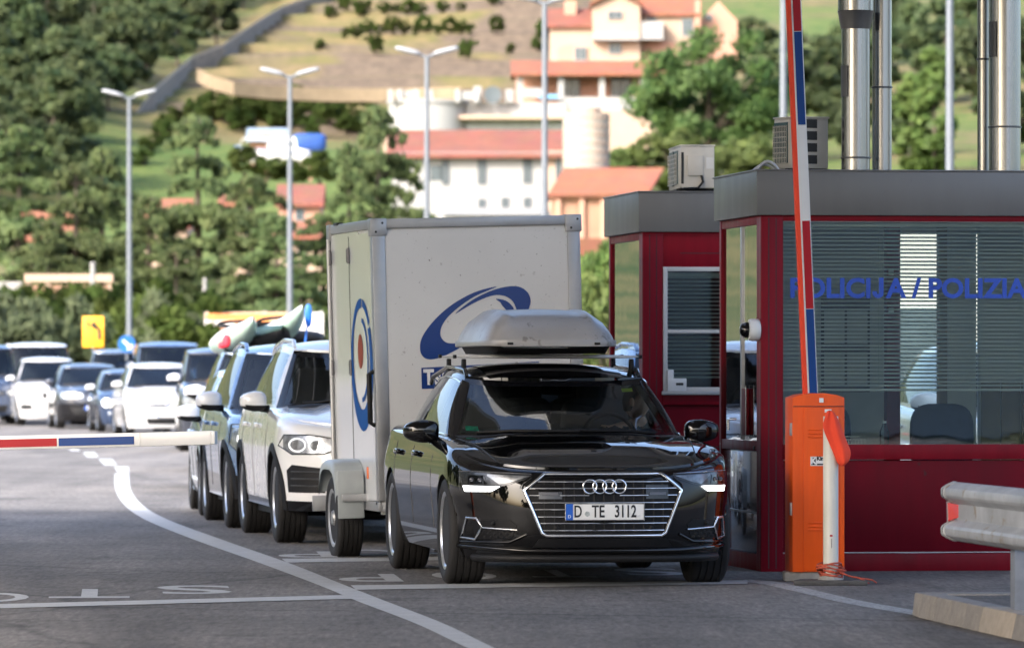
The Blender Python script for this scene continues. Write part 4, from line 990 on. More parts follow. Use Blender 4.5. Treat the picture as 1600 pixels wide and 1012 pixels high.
kayak(-0.05, 1.84, 3.3, 0.56, 0.06, [M_black_plastic, M_kay_d], 'dark kayak lowest under the white ones on the dark blue SUV', x0=0.2, yaw=10, pitch=2)
bm_ = MB().superell((1.9, 0.0, 0.0), (0.9, 0.60, 0.10), 0.6, 0.4, 24, 10); 
tag(bm_.build('luggage_bag', M_black_plastic, None, smooth=60), 'black roof bag strapped under the kayaks on the dark blue SUV', 'bag').matrix_basis = KM @ Matrix.Translation((0, 0, 1.80))
bb = MB().superell((0, 0, 0), (0.05, 0.05, 0.08), 0.9, 0.8, 16, 10).superell((0.03, 0.05, -0.05), (0.05, 0.05, 0.04), 0.8, 0.8, 12, 8)
tag(bb.build('life_jacket', pmat('red_nylon', (0.65, 0.03, 0.05), rough=0.7, var=0.3, scale=12), None, smooth=60), 'red life jacket tied to the roof load of the dark blue SUV', 'life jacket').matrix_basis = KM @ Matrix.Translation((0.70, 0.60, 1.76))
ps = MB().tube([(0, 0, 0), (0.0, -0.05, 0.42)], 0.012, 6).superell((0, -0.055, 0.46), (0.02, 0.045, 0.14), 0.9, 0.8, 12, 8)
tag(ps.build('paddle', pmat('blue_paddle', (0.02, 0.14, 0.55), rough=0.4), None, smooth=60), 'blue paddle blade standing up among the kayaks', 'paddle').matrix_basis = KM @ Matrix.Translation((0.3, -0.30, 1.60))
# two more of the same queue
D5 = make_spec(wb=2.72, ohf=0.88, ohr=0.95, W=0.91, H=1.60, znose=0.86, zcowl=1.05, zbelt=1.06, kind='suv', Ra=0.375, zw=0.35, rt=0.35, tw=0.225, front=fr_suv, glass_front=M_glass_far, bot=[(-0.88, 0.25), (3.7, 0.32)])
gen = dict(lamp=[(0.52, 0.78), (0.56, 0.69), (0.82, 0.70), (0.87, 0.77), (0.80, 0.86)], glow=[(0.74, 0.77, 0.04, 0.035)], grille=[(-0.45, 0.80), (-0.4, 0.64), (0.4, 0.64), (0.45, 0.80)], low=[(-0.5, 0.46), (-0.45, 0.32), (0.45, 0.32), (0.5, 0.46)], plate=0.54)
car('suv', 'dark grey SUV half hidden behind the one with kayaks', (-3.42, 80.0, 0), 3.8, D5, P_darkgrey, dict(gen, cat='SUV', mir=M_satin, res=0.7))
V6 = make_spec(wb=3.0, ohf=0.90, ohr=1.0, W=0.95, H=1.82, znose=1.02, zcowl=1.22, zbelt=1.22, kind='van', xcowl=0.05, xroof=0.85, Ra=0.37, zw=0.34, rt=0.345, tw=0.22, glass_front=M_glass_far, bot=[(-0.9, 0.24), (3.9, 0.3)])
car('van', 'dark van with grey mirrors, farthest seen in the trailer queue', (-4.92, 100.0, 0), 4.5, V6, P_darkgrey, dict(cat='van', mir=M_satin, res=0.7, lamp=[(0.60, 0.86), (0.64, 0.76), (0.86, 0.78), (0.90, 0.90), (0.84, 1.0)], grille=[(-0.5, 0.86), (-0.5, 0.74), (0.5, 0.74), (0.5, 0.86)], low=[(-0.6, 0.5), (-0.55, 0.32), (0.55, 0.32), (0.6, 0.5)], plate=0.60))

# ---- the cluster of cars coming up on the left
FAR = M_glass_far
def far_pos(px_left, Z, W): return Vector((px_x(px_left, Z) + W, Z, ground_z(Z)))
VW = make_spec(wb=2.68, ohf=0.88, ohr=0.85, W=0.915, H=1.58, znose=0.80, zcowl=1.05, zbelt=1.06, xcowl=0.25, xroof=1.15, kind='suv', Ra=0.355, zw=0.33, rt=0.33, tw=0.215, glass_front=FAR, dome=0.015)
car('people_carrier', 'white people carrier with slim grille and round badge, front of the left cars', far_pos(192, 122, 0.915), 8.5, VW, P_white2, dict(
    cat='car', lamp=[(0.44, 0.68), (0.50, 0.61), (0.80, 0.64), (0.87, 0.74), (0.80, 0.83), (0.60, 0.77)], dark_lamp=False, grille=[(-0.44, 0.70), (-0.42, 0.63), (0.42, 0.63), (0.44, 0.70)], badge=0.67, low=[(-0.5, 0.40), (-0.45, 0.27), (0.45, 0.27), (0.5, 0.40)], fog=(0.66, 0.34), fog_on=True, plate=0.48, rails=P_white2))
B7 = make_spec(wb=2.47, ohf=0.78, ohr=0.60, W=0.86, H=1.43, znose=0.74, zcowl=0.95, zbelt=0.96, kind='suv', xcowl=0.40, xroof=1.05, Ra=0.34, zw=0.31, rt=0.315, tw=0.19, glass_front=FAR, hood=0.09)
car('small_car', 'dark blue small car with round headlights and white mirrors between the left cars', far_pos(150, 129.8, 0.86), 8.5, B7, P_navy, dict(
    lamp=[(0.50, 0.68), (0.54, 0.58), (0.66, 0.545), (0.76, 0.58), (0.80, 0.68), (0.74, 0.77), (0.62, 0.79), (0.54, 0.76)], glow=[(0.65, 0.67, 0.11, 0.095)], grille=[(-0.35, 0.60), (-0.30, 0.48), (0.30, 0.48), (0.35, 0.60)], fog=(0.58, 0.42), plate=0.38, mir=P_white2))
A8 = make_spec(wb=2.70, ohf=0.90, ohr=0.85, W=0.91, H=1.56, znose=0.86, zcowl=1.05, zbelt=1.05, kind='suv', Ra=0.37, zw=0.34, rt=0.345, tw=0.22, glass_front=FAR, front=fr_suv)
car('suv', 'dark blue SUV with pale wide headlights and a black bumper, among the left cars', far_pos(86, 136.5, 0.91), 8.5, A8, P_darkgrey, dict(
    cat='SUV', clad=0.60, lamp=[(0.28, 0.86), (0.30, 0.74), (0.80, 0.72), (0.86, 0.82), (0.80, 0.90)], glow=[(0.68, 0.79, 0.07, 0.04), (0.40, 0.80, 0.07, 0.03)], low=[(-0.6, 0.52), (-0.5, 0.32), (0.5, 0.32), (0.6, 0.52)], plate=0.50, res=0.8))
W9 = make_spec(wb=2.68, ohf=0.84, ohr=0.93, W=0.91, H=1.72, znose=0.92, zcowl=1.12, zbelt=1.12, kind='suv', Ra=0.37, zw=0.35, rt=0.35, tw=0.23, glass_front=FAR, front=fr_suv)
car('suv', 'white SUV with dazzling headlights in front of the white van at far left', far_pos(24, 143.5, 0.91), 8.5, W9, P_white2, dict(
    cat='SUV', lamp=[(0.30, 0.80), (0.34, 0.72), (0.80, 0.72), (0.86, 0.80), (0.80, 0.90)], glow=[(0.72, 0.80, 0.10, 0.075), (0.48, 0.79, 0.09, 0.06)], vent=[(0.52, 0.40), (0.54, 0.54), (0.80, 0.54), (0.82, 0.40)], fog=(0.7, 0.60), plate=0.50, grille=[(-0.28, 0.84), (-0.28, 0.68), (0.28, 0.68), (0.28, 0.84)], chrome=False, res=0.8))
V10 = make_spec(wb=3.0, ohf=0.9, ohr=1.2, W=0.95, H=2.12, znose=1.02, zcowl=1.25, zbelt=1.25, kind='van', xcowl=0.05, xroof=0.9, Ra=0.37, zw=0.34, rt=0.345, tw=0.22, glass_front=FAR, bot=[(-0.9, 0.24), (3.9, 0.3)])
van_spec = dict(cat='van', lamp=[(0.56, 0.84), (0.62, 0.74), (0.84, 0.76), (0.90, 0.88), (0.84, 1.0)], grille=[(-0.5, 0.86), (-0.5, 0.74), (0.5, 0.74), (0.5, 0.86)], low=[(-0.6, 0.5), (-0.55, 0.32), (0.55, 0.32), (0.6, 0.5)], plate=0.60, res=0.7)
car('van', 'tall white van with a high forehead at the left edge', far_pos(8, 152, 0.95), 8.0, V10, P_white2, dict(van_spec))
V11 = make_spec(wb=3.0, ohf=0.9, ohr=1.0, W=0.95, H=2.12, znose=1.05, zcowl=1.45, zbelt=1.45, kind='van', xcowl=0.05, xroof=0.9, Ra=0.37, zw=0.34, rt=0.345, tw=0.22, glass_front=FAR, bot=[(-0.9, 0.24), (3.9, 0.3)])
car('van', 'blue van with a low wide windscreen behind the white people carrier', far_pos(210, 148, 0.95), 7.0, V11, P_bluevan, dict(van_spec))
C12 = make_spec(wb=2.75, ohf=0.88, ohr=0.95, W=0.92, H=1.95, znose=0.95, zcowl=1.18, zbelt=1.2, kind='suv', Ra=0.37, zw=0.35, rt=0.35, tw=0.23, glass_front=FAR, front=fr_suv)
car('suv', 'grey blue SUV roof showing behind the dark cars below the yellow sign', far_pos(134, 157, 0.92), 7.0, C12, P_greyblue, dict(gen, cat='SUV', res=0.7))
V13 = make_spec(wb=3.0, ohf=0.9, ohr=1.0, W=0.95, H=2.05, znose=1.02, zcowl=1.25, zbelt=1.25, kind='van', xcowl=0.05, xroof=0.9, Ra=0.37, zw=0.34, rt=0.345, tw=0.22, glass_front=FAR, bot=[(-0.9, 0.24), (3.9, 0.3)])
car('van', 'dark van with a pale roof rail cut off by the left edge', far_pos(-84, 146, 0.95), 8.0, V13, P_navy, dict(van_spec, rails=M_satin))
# people in three of the far cars
def seat_person(pos, yaw, x, y, z, label, sh):
    M_ = Matrix.Translation(pos) @ Matrix.Rotation(yaw_rz(yaw), 4, 'Z') @ Matrix.Translation((x, y, z))
    b = driver.copy(); COL.objects.link(b); b.matrix_basis = M_ @ Matrix.Scale(0.95, 4); b['label'] = label
    for ch in list(driver.children):
        c = ch.copy(); COL.objects.link(c); c.parent = b
    return b
seat_person(far_pos(24, 143.5, 0.91), 8.5, 1.25, -0.30, 0.98, 'driver seen through the windscreen of the white SUV at far left', None)
seat_person(far_pos(150, 129.8, 0.86), 8.5, 1.18, 0.30, 0.80, 'person with a pale face in the dark blue small car with round headlights', None)
seat_person(far_pos(192, 122, 0.915), 8.5, 1.15, -0.36, 0.90, 'driver faint behind the windscreen of the white people carrier', None)
# ------------------------------------------------------------------ road, markings
def asphalt(name, base, scale=1.0):
    m, nt, out = new_mat(name); N, L = nt.nodes, nt.links
    p = N.new('ShaderNodeBsdfPrincipled'); geo = N.new('ShaderNodeNewGeometry')
    def noise(sc, det, rough=0.6, stretch=None):
        n = N.new('ShaderNodeTexNoise'); setin(n, Scale=sc, Detail=det, Roughness=rough)
        if stretch:
            mp = N.new('ShaderNodeMapping'); mp.inputs['Scale'].default_value = stretch; mp.inputs['Rotation'].default_value = (0, 0, R(-8)); L.new(geo.outputs['Position'], mp.inputs['Vector']); L.new(mp.outputs['Vector'], n.inputs['Vector'])
        else: L.new(geo.outputs['Position'], n.inputs['Vector'])
        return n.outputs['Fac']
    def rng(v, a, b, c, d):
        r = N.new('ShaderNodeMapRange'); setin(r, From_Min=a, From_Max=b, To_Min=c, To_Max=d); L.new(v, r.inputs['Value']); return r.outputs['Result']
    def mul(a, b):
        k = N.new('ShaderNodeMath'); k.operation = 'MULTIPLY'; L.new(a, k.inputs[0]); L.new(b, k.inputs[1]); return k.outputs[0]
    f = mul(mul(rng(noise(42, 4, 0.85), 0.32, 0.68, 0.55, 1.45), rng(noise(0.45, 5), 0.3, 0.7, 0.74, 1.24)), mul(rng(noise(0.5, 4, 0.6, (2.2, 0.12, 1)), 0.3, 0.7, 0.70, 1.22), rng(noise(9, 5, 0.75), 0.3, 0.7, 0.8, 1.2)))
    f = mul(f, rng(noise(1.0, 3, 0.7, (26, 2.6, 1)), 0.32, 0.68, 0.72, 1.28)); f = mul(f, rng(noise(1.0, 5, 0.7, (1.3, 0.35, 1)), 0.56, 0.66, 1.0, 0.72))
    dt = N.new('ShaderNodeVectorMath'); dt.operation = 'DOT_PRODUCT'; dt.inputs[1].default_value = (0.9903, 0.1392, 0); L.new(geo.outputs['Position'], dt.inputs[0])
    pp = N.new('ShaderNodeMath'); pp.operation = 'PINGPONG'; pp.inputs[1].default_value = 1.75; of = N.new('ShaderNodeMath'); of.operation = 'SUBTRACT'; of.inputs[1].default_value = 5.72; L.new(dt.outputs['Value'], of.inputs[0])
    wob = N.new('ShaderNodeMath'); wob.operation = 'ADD'; L.new(of.outputs[0], wob.inputs[0]); L.new(rng(noise(0.25, 2), 0.3, 0.7, -0.12, 0.12), wob.inputs[1]); L.new(wob.outputs[0], pp.inputs[0])
    f = mul(f, mul(rng(pp.outputs[0], 0.0, 0.35, 0.80, 1.0), rng(noise(2.2, 5, 0.75), 0.60, 0.68, 1.0, 0.70)))
    st = rng(noise(0.9, 6, 0.65), 0.58, 0.68, 1.0, 0.55); f = mul(f, st)
    vo = N.new('ShaderNodeTexVoronoi'); vo.feature = 'DISTANCE_TO_EDGE'; setin(vo, Scale=0.16)
    nzv = N.new('ShaderNodeTexNoise'); setin(nzv, Scale=1.2, Detail=4.0); L.new(geo.outputs['Position'], nzv.inputs['Vector'])
    av = N.new('ShaderNodeMix'); av.data_type = 'VECTOR'; av.inputs[0].default_value = 0.25; L.new(geo.outputs['Position'], av.inputs[4]); L.new(nzv.outputs['Color'], av.inputs[5])
    L.new(av.outputs[1], vo.inputs['Vector']); f = mul(f, rng(vo.outputs['Distance'], 0.0, 0.006, 0.6, 1.0))
    mx = N.new('ShaderNodeMix'); mx.data_type = 'RGBA'; mx.blend_type = 'MULTIPLY'; mx.inputs[0].default_value = 1; mx.inputs[6].default_value = c4(base); L.new(f, mx.inputs[7])
    L.new(mx.outputs[2], p.inputs['Base Color']); setin(p, Roughness=0.82, Specular_IOR_Level=0.35)
    b = N.new('ShaderNodeBump'); setin(b, Strength=0.5, Distance=0.012)
    nb = N.new('ShaderNodeTexNoise'); setin(nb, Scale=110, Detail=3); L.new(geo.outputs['Position'], nb.inputs['Vector']); L.new(nb.outputs['Fac'], b.inputs['Height']); L.new(b.outputs['Normal'], p.inputs['Normal'])
    L.new(p.outputs['BSDF'], out.inputs['Surface']); return m
M_road = asphalt('asphalt', (0.162, 0.148, 0.134))
M_road_line = pmat('road_paint', (0.42, 0.42, 0.41), rough=0.7, var=0.12, scale=6, bump=0.2, bscale=80, speck=[((0.16, 0.155, 0.15), 60, 0.62), ((0.24, 0.235, 0.23), 9, 0.72)])
M_road_line_old = pmat('worn_road_paint', (0.34, 0.335, 0.32), rough=0.75, var=0.15, scale=8, bump=0.2, bscale=80, speck=[((0.13, 0.125, 0.12), 40, 0.54), ((0.16, 0.155, 0.15), 5, 0.58)])
def sheet(name, xs, ys, zf, mat, parent=None):
    return MB().grid([[(x, y, zf(x, y)) for x in xs] for y in ys]).build(name, mat, parent, merge=0, smooth=60)
road = structure(sheet('road', list(np.linspace(-45, 30, 12)), [-40, 0, 20, 40, 60, 80, 100, 118, 130, 145, 160, 175], lambda x, y: ground_z(y), M_road))
M_earth = pmat('dry_grass_ground', (0.13, 0.12, 0.055), rough=0.95, var=0.45, scale=0.4, col2=(0.17, 0.17, 0.06))
structure(sheet('ground', [-900, -300, -100, -45, 0, 30, 100, 300, 900], [-700, -300, -40, 60, 118, 175, 200, 240, 300], lambda x, y: ground_z(y) - 0.05 - (0.4 if y > 240 else 0), M_earth))

def ribbon(name, L_, Rr, mat, z=0.002, sub=8):
    """Painted line between two edges given in the photograph's pixels, laid on the road."""
    def sm(P):
        pts = [gp(*p) for p in P]; n = len(pts); out = []
        for i in range(n - 1):
            p0, p1, p2, p3 = pts[max(0, i - 1)], pts[i], pts[i + 1], pts[min(n - 1, i + 2)]
            for k in range(sub):
                t = k / sub; out.append(0.5 * ((2 * p1) + (p2 - p0) * t + (2 * p0 - 5 * p1 + 4 * p2 - p3) * t * t + (3 * p1 - p0 - 3 * p2 + p3) * t ** 3))
        return out + [pts[-1]]
    a, b = sm(L_), sm(Rr); k = min(len(a), len(b))
    return structure(MB().grid([[(p.x, p.y, z), (q.x, q.y, z)] for p, q in zip(a[:k], b[:k])]).build(name, mat, None, merge=0))
def zc(P): return [(x / 2, 680 + y / 2) for x, y in P]
ribbon('lane_line', zc([(358, 119), (360, 168), (388, 216), (452, 262), (600, 323), (800, 394), (1000, 469), (1110, 515), (1300, 588), (1462, 664), (1640, 742)]),
       zc([(403, 116), (409, 168), (444, 216), (522, 262), (700, 328), (898, 397), (1068, 464), (1190, 512), (1382, 586), (1545, 664), (1720, 742)]), M_road_line)
for q in ([(357, 97), (402, 97), (404, 115), (366, 115)], [(308, 73), (350, 73), (366, 93), (326, 93)], [(258, 52), (296, 52), (308, 68), (273, 68)], [(213, 42), (243, 42), (252, 49), (224, 49)], [(180, 30), (206, 30), (214, 38), (190, 38)]):
    a, b, c, d = [gp(*p) for p in zc(q)]; structure(MB().add([(p.x, p.y, 0.002) for p in (a, b, c, d)], [(0, 1, 2, 3)]).build('lane_dash', M_road_line))
def quad(name, P, mat=M_road_line, z=0.004):
    return structure(MB().add([(gp(*p).x, gp(*p).y, z) for p in P], [tuple(range(len(P)))]).build(name, mat, None))
quad('stop_line', [(-60, 945.5), (550, 929.5), (556, 935.5), (-60, 952)], z=0.004); quad('stop_line', [(548, 914.5), (800, 911.5), (1168, 906.5), (1168, 912), (800, 917.5), (556, 921.5)], z=0.004)
quad('stop_line', [(440, 873), (700, 870), (700, 875), (448, 879)], z=0.004)
ribbon('edge_line', [(1150, 907), (1190, 912), (1240, 923), (1320, 942), (1432, 961)], [(1172, 905), (1215, 909), (1262, 919), (1340, 937), (1440, 955)], M_road_line_old, z=0.002)
# lettering for the drivers, read from the other side
for (px, py, ch, w, m) in ((303, 921, 'S', 0.47, M_road_line), (140, 927, 'T', 0.50, M_road_line), (-18, 933, 'O', 0.5, M_road_line), (575, 902.5, 'P', 0.42, M_road_line), (725, 899, 'O', 0.44, M_road_line), (872, 896, 'T', 0.44, M_road_line),
                        (1015, 893, 'S', 0.44, M_road_line), (478, 866, 'P', 0.44, M_road_line), (578, 863, 'O', 0.44, M_road_line), (690, 861, 'T', 0.44, M_road_line)):
    g = gp(px, py)
    if ch == 'T':
        me = bpy.data.meshes.new('road_letter'); me.from_pydata([(-0.32, 0.62, 0), (0.32, 0.62, 0), (0.32, 0.74, 0), (-0.32, 0.74, 0), (-0.065, 0, 0), (0.065, 0, 0), (0.065, 0.62, 0), (-0.065, 0.62, 0)], [], [(0, 1, 2, 3), (4, 5, 6, 7)])
    else: me = text_mesh(ch, 1.0, extrude=0.0, bold=0.012)
    me.materials.clear(); me.materials.append(m)
    co = [v.co.copy() for v in me.vertices]; w0 = max(c.x for c in co) - min(c.x for c in co); h0 = max(c.y for c in co) - min(c.y for c in co); cx = (max(c.x for c in co) + min(c.x for c in co)) / 2; cy = (max(c.y for c in co) + min(c.y for c in co)) / 2
    T_ = Matrix.Translation((g.x, g.y, 0.003)) @ Matrix.Rotation(R(180 + 4), 4, 'Z') @ Matrix.Diagonal((w / w0, 1.42 / h0, 1, 1)) @ Matrix.Translation((-cx, -cy, 0))
    me.transform(T_); structure(link('road_letter', me))

# ------------------------------------------------------------------ box trailer
M_panel = pmat('trailer_panel', (0.62, 0.62, 0.605), rough=0.35, var=0.05, scale=1.2, coat=0.25, coatr=0.15, speck=[((0.06, 0.05, 0.04), 30, 0.69), ((0.14, 0.12, 0.10), 70, 0.685), ((0.38, 0.37, 0.35), 6, 0.66)])
M_panel_side = pmat('trailer_side', (0.70, 0.72, 0.73), rough=0.13, var=0.03, scale=1.0, coat=0.6, coatr=0.05)
M_alu = pmat('weathered_aluminium', (0.42, 0.425, 0.43), rough=0.42, metal=0.75, var=0.10, scale=5, rvar=0.1)
M_fender = pmat('grey_fender', (0.32, 0.35, 0.355), rough=0.42, var=0.08, scale=4, coat=0.1)
M_blue_print = pmat('blue_print', (0.006, 0.035, 0.185), rough=0.3, var=0.03, coat=0.3)
M_blue_print2 = pmat('side_blue_print', (0.008, 0.075, 0.28), rough=0.6, var=0.10, scale=2, spec=0.1)  # brighter blue for the side emblem
M_brown_print = pmat('red_brown_print', (0.26, 0.06, 0.03), rough=0.6, spec=0.1)
ty, troll = R(90 + 11), R(1.5)
tr = empty('box_trailer', (-0.398, 43.39, 0.0), 0, 'tall white box trailer with a blue swoosh emblem, behind the black estate car', 'trailer')
TM = Matrix.Translation((-0.398, 43.39, 0)) @ Matrix.Rotation(ty, 4, 'Z') @ Matrix.Rotation(-troll, 4, 'X')
tr.matrix_basis = TM
TW, TZ0, TZ1, TX = 0.775, 0.385, 2.545, 1.0
bx = MB().box((0, 0, (TZ0 + TZ1) / 2), (2 * TX - 0.02, 2 * TW - 0.02, TZ1 - TZ0 - 0.02)).build('box_body', M_panel, tr)
MB().box((-TX + 0.002, 0, (TZ0 + TZ1) / 2), (0.03, 2 * TW - 0.17, TZ1 - TZ0 - 0.16)).build('front_panel', M_panel, tr)
MB().box((0.30, TW - 0.004, (TZ0 + TZ1) / 2), (1.26, 0.02, TZ1 - TZ0 - 0.14)).build('side_panel', M_panel_side, tr)
dr = MB().box((-0.43, TW - 0.002, (TZ0 + TZ1) / 2 - 0.01), (0.98, 0.024, TZ1 - TZ0 - 0.16), 0, Matrix.Translation((0, 0, 0))).build('side_door', M_panel_side, tr)
for z in (TZ0 + 0.03, TZ1 - 0.03):
    for y in (TW, -TW): MB().box((0, y, z), (2 * TX + 0.02, 0.03, 0.07)).build('edge_rail', M_alu, tr, bevel=0.006)
    for x in (TX, -TX): MB().box((x, 0, z), (0.04, 2 * TW - 0.03, 0.07)).build('edge_rail', M_alu, tr, bevel=0.006)
for x in (-TX, TX):
    for y in (TW, -TW):
        c_ = MB().box((x - math.copysign(0.03, x), y - math.copysign(0.035, y), (TZ0 + TZ1) / 2), (0.10, 0.10, TZ1 - TZ0 - 0.14)).build('corner_post', M_alu, tr, bevel=0.012)
        MB().box((x - math.copysign(0.028, x), y - math.copysign(0.035, y), TZ1 - 0.055), (0.118, 0.125, 0.13)).build('corner_cap', M_alu, c_, bevel=0.01)
        for (dy, dz) in ((-0.03, 0.03), (0.02, -0.035)): MB().superell((x * 1.0 + math.copysign(0.031, x), y - math.copysign(0.035, y) + dy, TZ1 - 0.055 + dz), (0.004, 0.009, 0.009), 1, 1, 8, 6).build('rivet', M_ink, c_)
for x in (0.07, TX - 0.06):
    for z in (2.30, 1.45, 0.66):
        hg = MB().box((x, TW + 0.012, z), (0.05, 0.02, 0.10)).tube([(x - 0.02, TW + 0.02, z - 0.06), (x - 0.02, TW + 0.02, z + 0.06)], 0.011, 8).tube([(x + 0.025, TW + 0.02, z - 0.05), (x + 0.025, TW + 0.02, z + 0.05)], 0.009, 8)
        hg.build('hinge', M_rim_dark, tr, smooth=40)
MB().box((0.07, TW + 0.0125, (TZ0 + TZ1) / 2), (0.010, 0.003, TZ1 - TZ0 - 0.2)).build('door_gap', M_ink, tr)
MB().box((TX - 0.075, TW + 0.0125, (TZ0 + TZ1) / 2), (0.010, 0.003, TZ1 - TZ0 - 0.2)).build('door_gap', M_ink, tr)
MB().tube([(TX - 0.035, TW + 0.025, TZ0 + 0.1), (TX - 0.035, TW + 0.025, TZ1 - 0.1)], 0.014, 8).build('locking_bar', M_alu, tr, smooth=40)
MB().box((TX - 0.4, TW, TZ1 + 0.008), (0.16, 0.05, 0.02)).build('roof_stop', M_ink, tr)
MB().tube([(-TX + 0.05, TW + 0.012, 1.42), (-TX + 0.05, TW + 0.05, 1.40), (-TX + 0.05, TW + 0.05, 1.04), (-TX + 0.05, TW + 0.012, 1.02)], 0.02, 8).build('grab_handle', M_black_plastic, tr, smooth=40)
MB().box((-0.55, TW + 0.014, 0.66), (0.055, 0.008, 0.09)).build('side_reflector', M_amber, tr, bevel=0.003)
MB().superell((-TX + 0.05, TW + 0.018, 0.44), (0.01, 0.006, 0.01), 1, 1, 8, 6).build('rivet', M_ink, tr)
# emblem on the front: px outline -> (y, z) on the panel
def fpx(P): return [((752 - x) / 206.0, 1.415 + (580 - y) / 210.0) for x, y in P]
def crop8(P): return [(640 + x / 5.06, 430 + y / 5.06) for x, y in P]
def front_print(P, mat, nm, d=0.003):
    Q = fpx(P); x = -TX - 0.0135
    a = sum(Q[i][0] * Q[(i + 1) % len(Q)][1] - Q[(i + 1) % len(Q)][0] * Q[i][1] for i in range(len(Q)))
    return MB().add([(x - d, y, z) for y, z in Q], [tuple(range(len(Q)))]).build(nm, mat, tr, recalc=False, merge=0)
def smooth_loop(P, k=4):
    n = len(P); out = []
    for i in range(n):
        p0, p1, p2, p3 = (np.array(P[(i + j) % n], float) for j in (-1, 0, 1, 2))
        for q in range(k):
            t = q / k; out.append(tuple(0.5 * (2 * p1 + (p2 - p0) * t + (2 * p0 - 5 * p1 + 4 * p2 - p3) * t * t + (3 * p1 - p0 - 3 * p2 + p3) * t ** 3)))
    return out
EM1 = crop8([(420, 580), (300, 640), (215, 667), (150, 665), (112, 632), (99, 575), (115, 500), (170, 415), (260, 320), (370, 235), (500, 165), (610, 127), (722, 106), (640, 140), (540, 182), (440, 244), (360, 306), (305, 362), (268, 430), (266, 490), (302, 535), (360, 548), (440, 545)])
EM2 = crop8([(385, 315), (450, 258), (560, 188), (700, 130), (830, 106), (910, 118), (962, 160), (981, 205), (980, 250), (950, 330), (900, 400), (880, 330), (852, 245), (815, 202), (760, 178), (690, 176), (600, 203), (500, 250)])
EM3 = crop8([(708, 205), (765, 212), (815, 240), (850, 290), (800, 300), (760, 262), (742, 232)])
for P in (EM1, EM2, EM3): front_print(smooth_loop(P, 3), M_blue_print, 'emblem')
front_print([(661, 575), (845, 570), (845, 606), (661, 608)], M_blue_print, 'name_band')
M_white_print = pmat('white_print', (0.75, 0.75, 0.74), rough=0.4)
for (ch, sz, px, py) in (('T', 0.155, 672, 591), ('S', 0.115, 686, 594), ('U', 0.115, 700, 594), ('P', 0.14, 776, 588)):
    y, z = fpx([(px, py)])[0]; text_obj('band_letter', ch, sz, M_white_print, frame((-TX - 0.0205, y, z), (0, -1, 0), (0, 0, 1)), tr, sx=0.80, bold=0.006)
# emblem on the side door
def ring_print(r0, c0, r1, c1, a0, a1, mat, nm):
    n = 40; P = []
    for k in range(n + 1):
        a = a0 + (a1 - a0) * k / n; P.append([(c[0] + r * math.cos(a), TW + 0.0135, c[1] + r * 1.02 * math.sin(a)) for r, c in ((r0, c0), (r1, c1))])
    return MB().grid(P).build(nm, mat, tr, recalc=False, merge=0)
ring_print(0.49, (-0.42, 1.47), 0.375, (-0.405, 1.515), R(-215), R(95), M_blue_print2, 'side_emblem')
ring_print(0.49, (-0.42, 1.47), 0.43, (-0.415, 1.475), R(100), R(140), M_blue_print2, 'side_emblem')
ring_print(0.315, (-0.40, 1.51), 0.28, (-0.39, 1.51), R(100), R(270), M_blue_print2, 'side_emblem')
MB().add([(-0.36 + 0.115 * math.cos(a), TW + 0.0135, 1.57 + 0.13 * math.sin(a)) for a in np.linspace(0, 2 * math.pi, 28, endpoint=False)], [tuple(range(28))]).build('emblem_dot', M_brown_print, tr, merge=0)
# chassis
MB().box((-0.02, 0.5, 0.33), (2.0, 0.06, 0.09)).box((-0.02, -0.5, 0.33), (2.0, 0.06, 0.09)).box((-0.9, 0, 0.33), (0.06, 1.0, 0.09)).box((0.9, 0, 0.33), (0.06, 1.0, 0.09)).build('chassis', M_alu, tr)
MB().tube([(0, -0.9, 0.33), (0, 0.9, 0.33)], 0.035, 10).build('axle', M_black_plastic, tr, smooth=40)
MB().add([(-0.95, 0.42, 0.34), (-0.95, -0.42, 0.34), (-2.0, 0, 0.42), (-0.95, 0.36, 0.28), (-0.95, -0.36, 0.28), (-2.0, 0, 0.37)], [(0, 1, 2), (5, 4, 3), (0, 2, 5, 3), (1, 4, 5, 2), (0, 3, 4, 1)]).build('drawbar', M_alu, tr)
MB().tube([(-0.85, 0.30, 0.36), (-0.85, 0.30, 0.08)], 0.025, 10).lathe([(0, 0), (0.05, 0.0), (0.05, 0.02), (0, 0.03)], 14, M=Matrix.Translation((-0.85, 0.30, 0.06))).build('prop_stand', M_black_plastic, tr, smooth=40)
TS = CarShape.__new__(CarShape); TS.rt = 0.315; TS.tw = 0.205; TS.side_h = 0.10; TS.W = 0.985; TS.inset = 0; TS.rim = M_steel
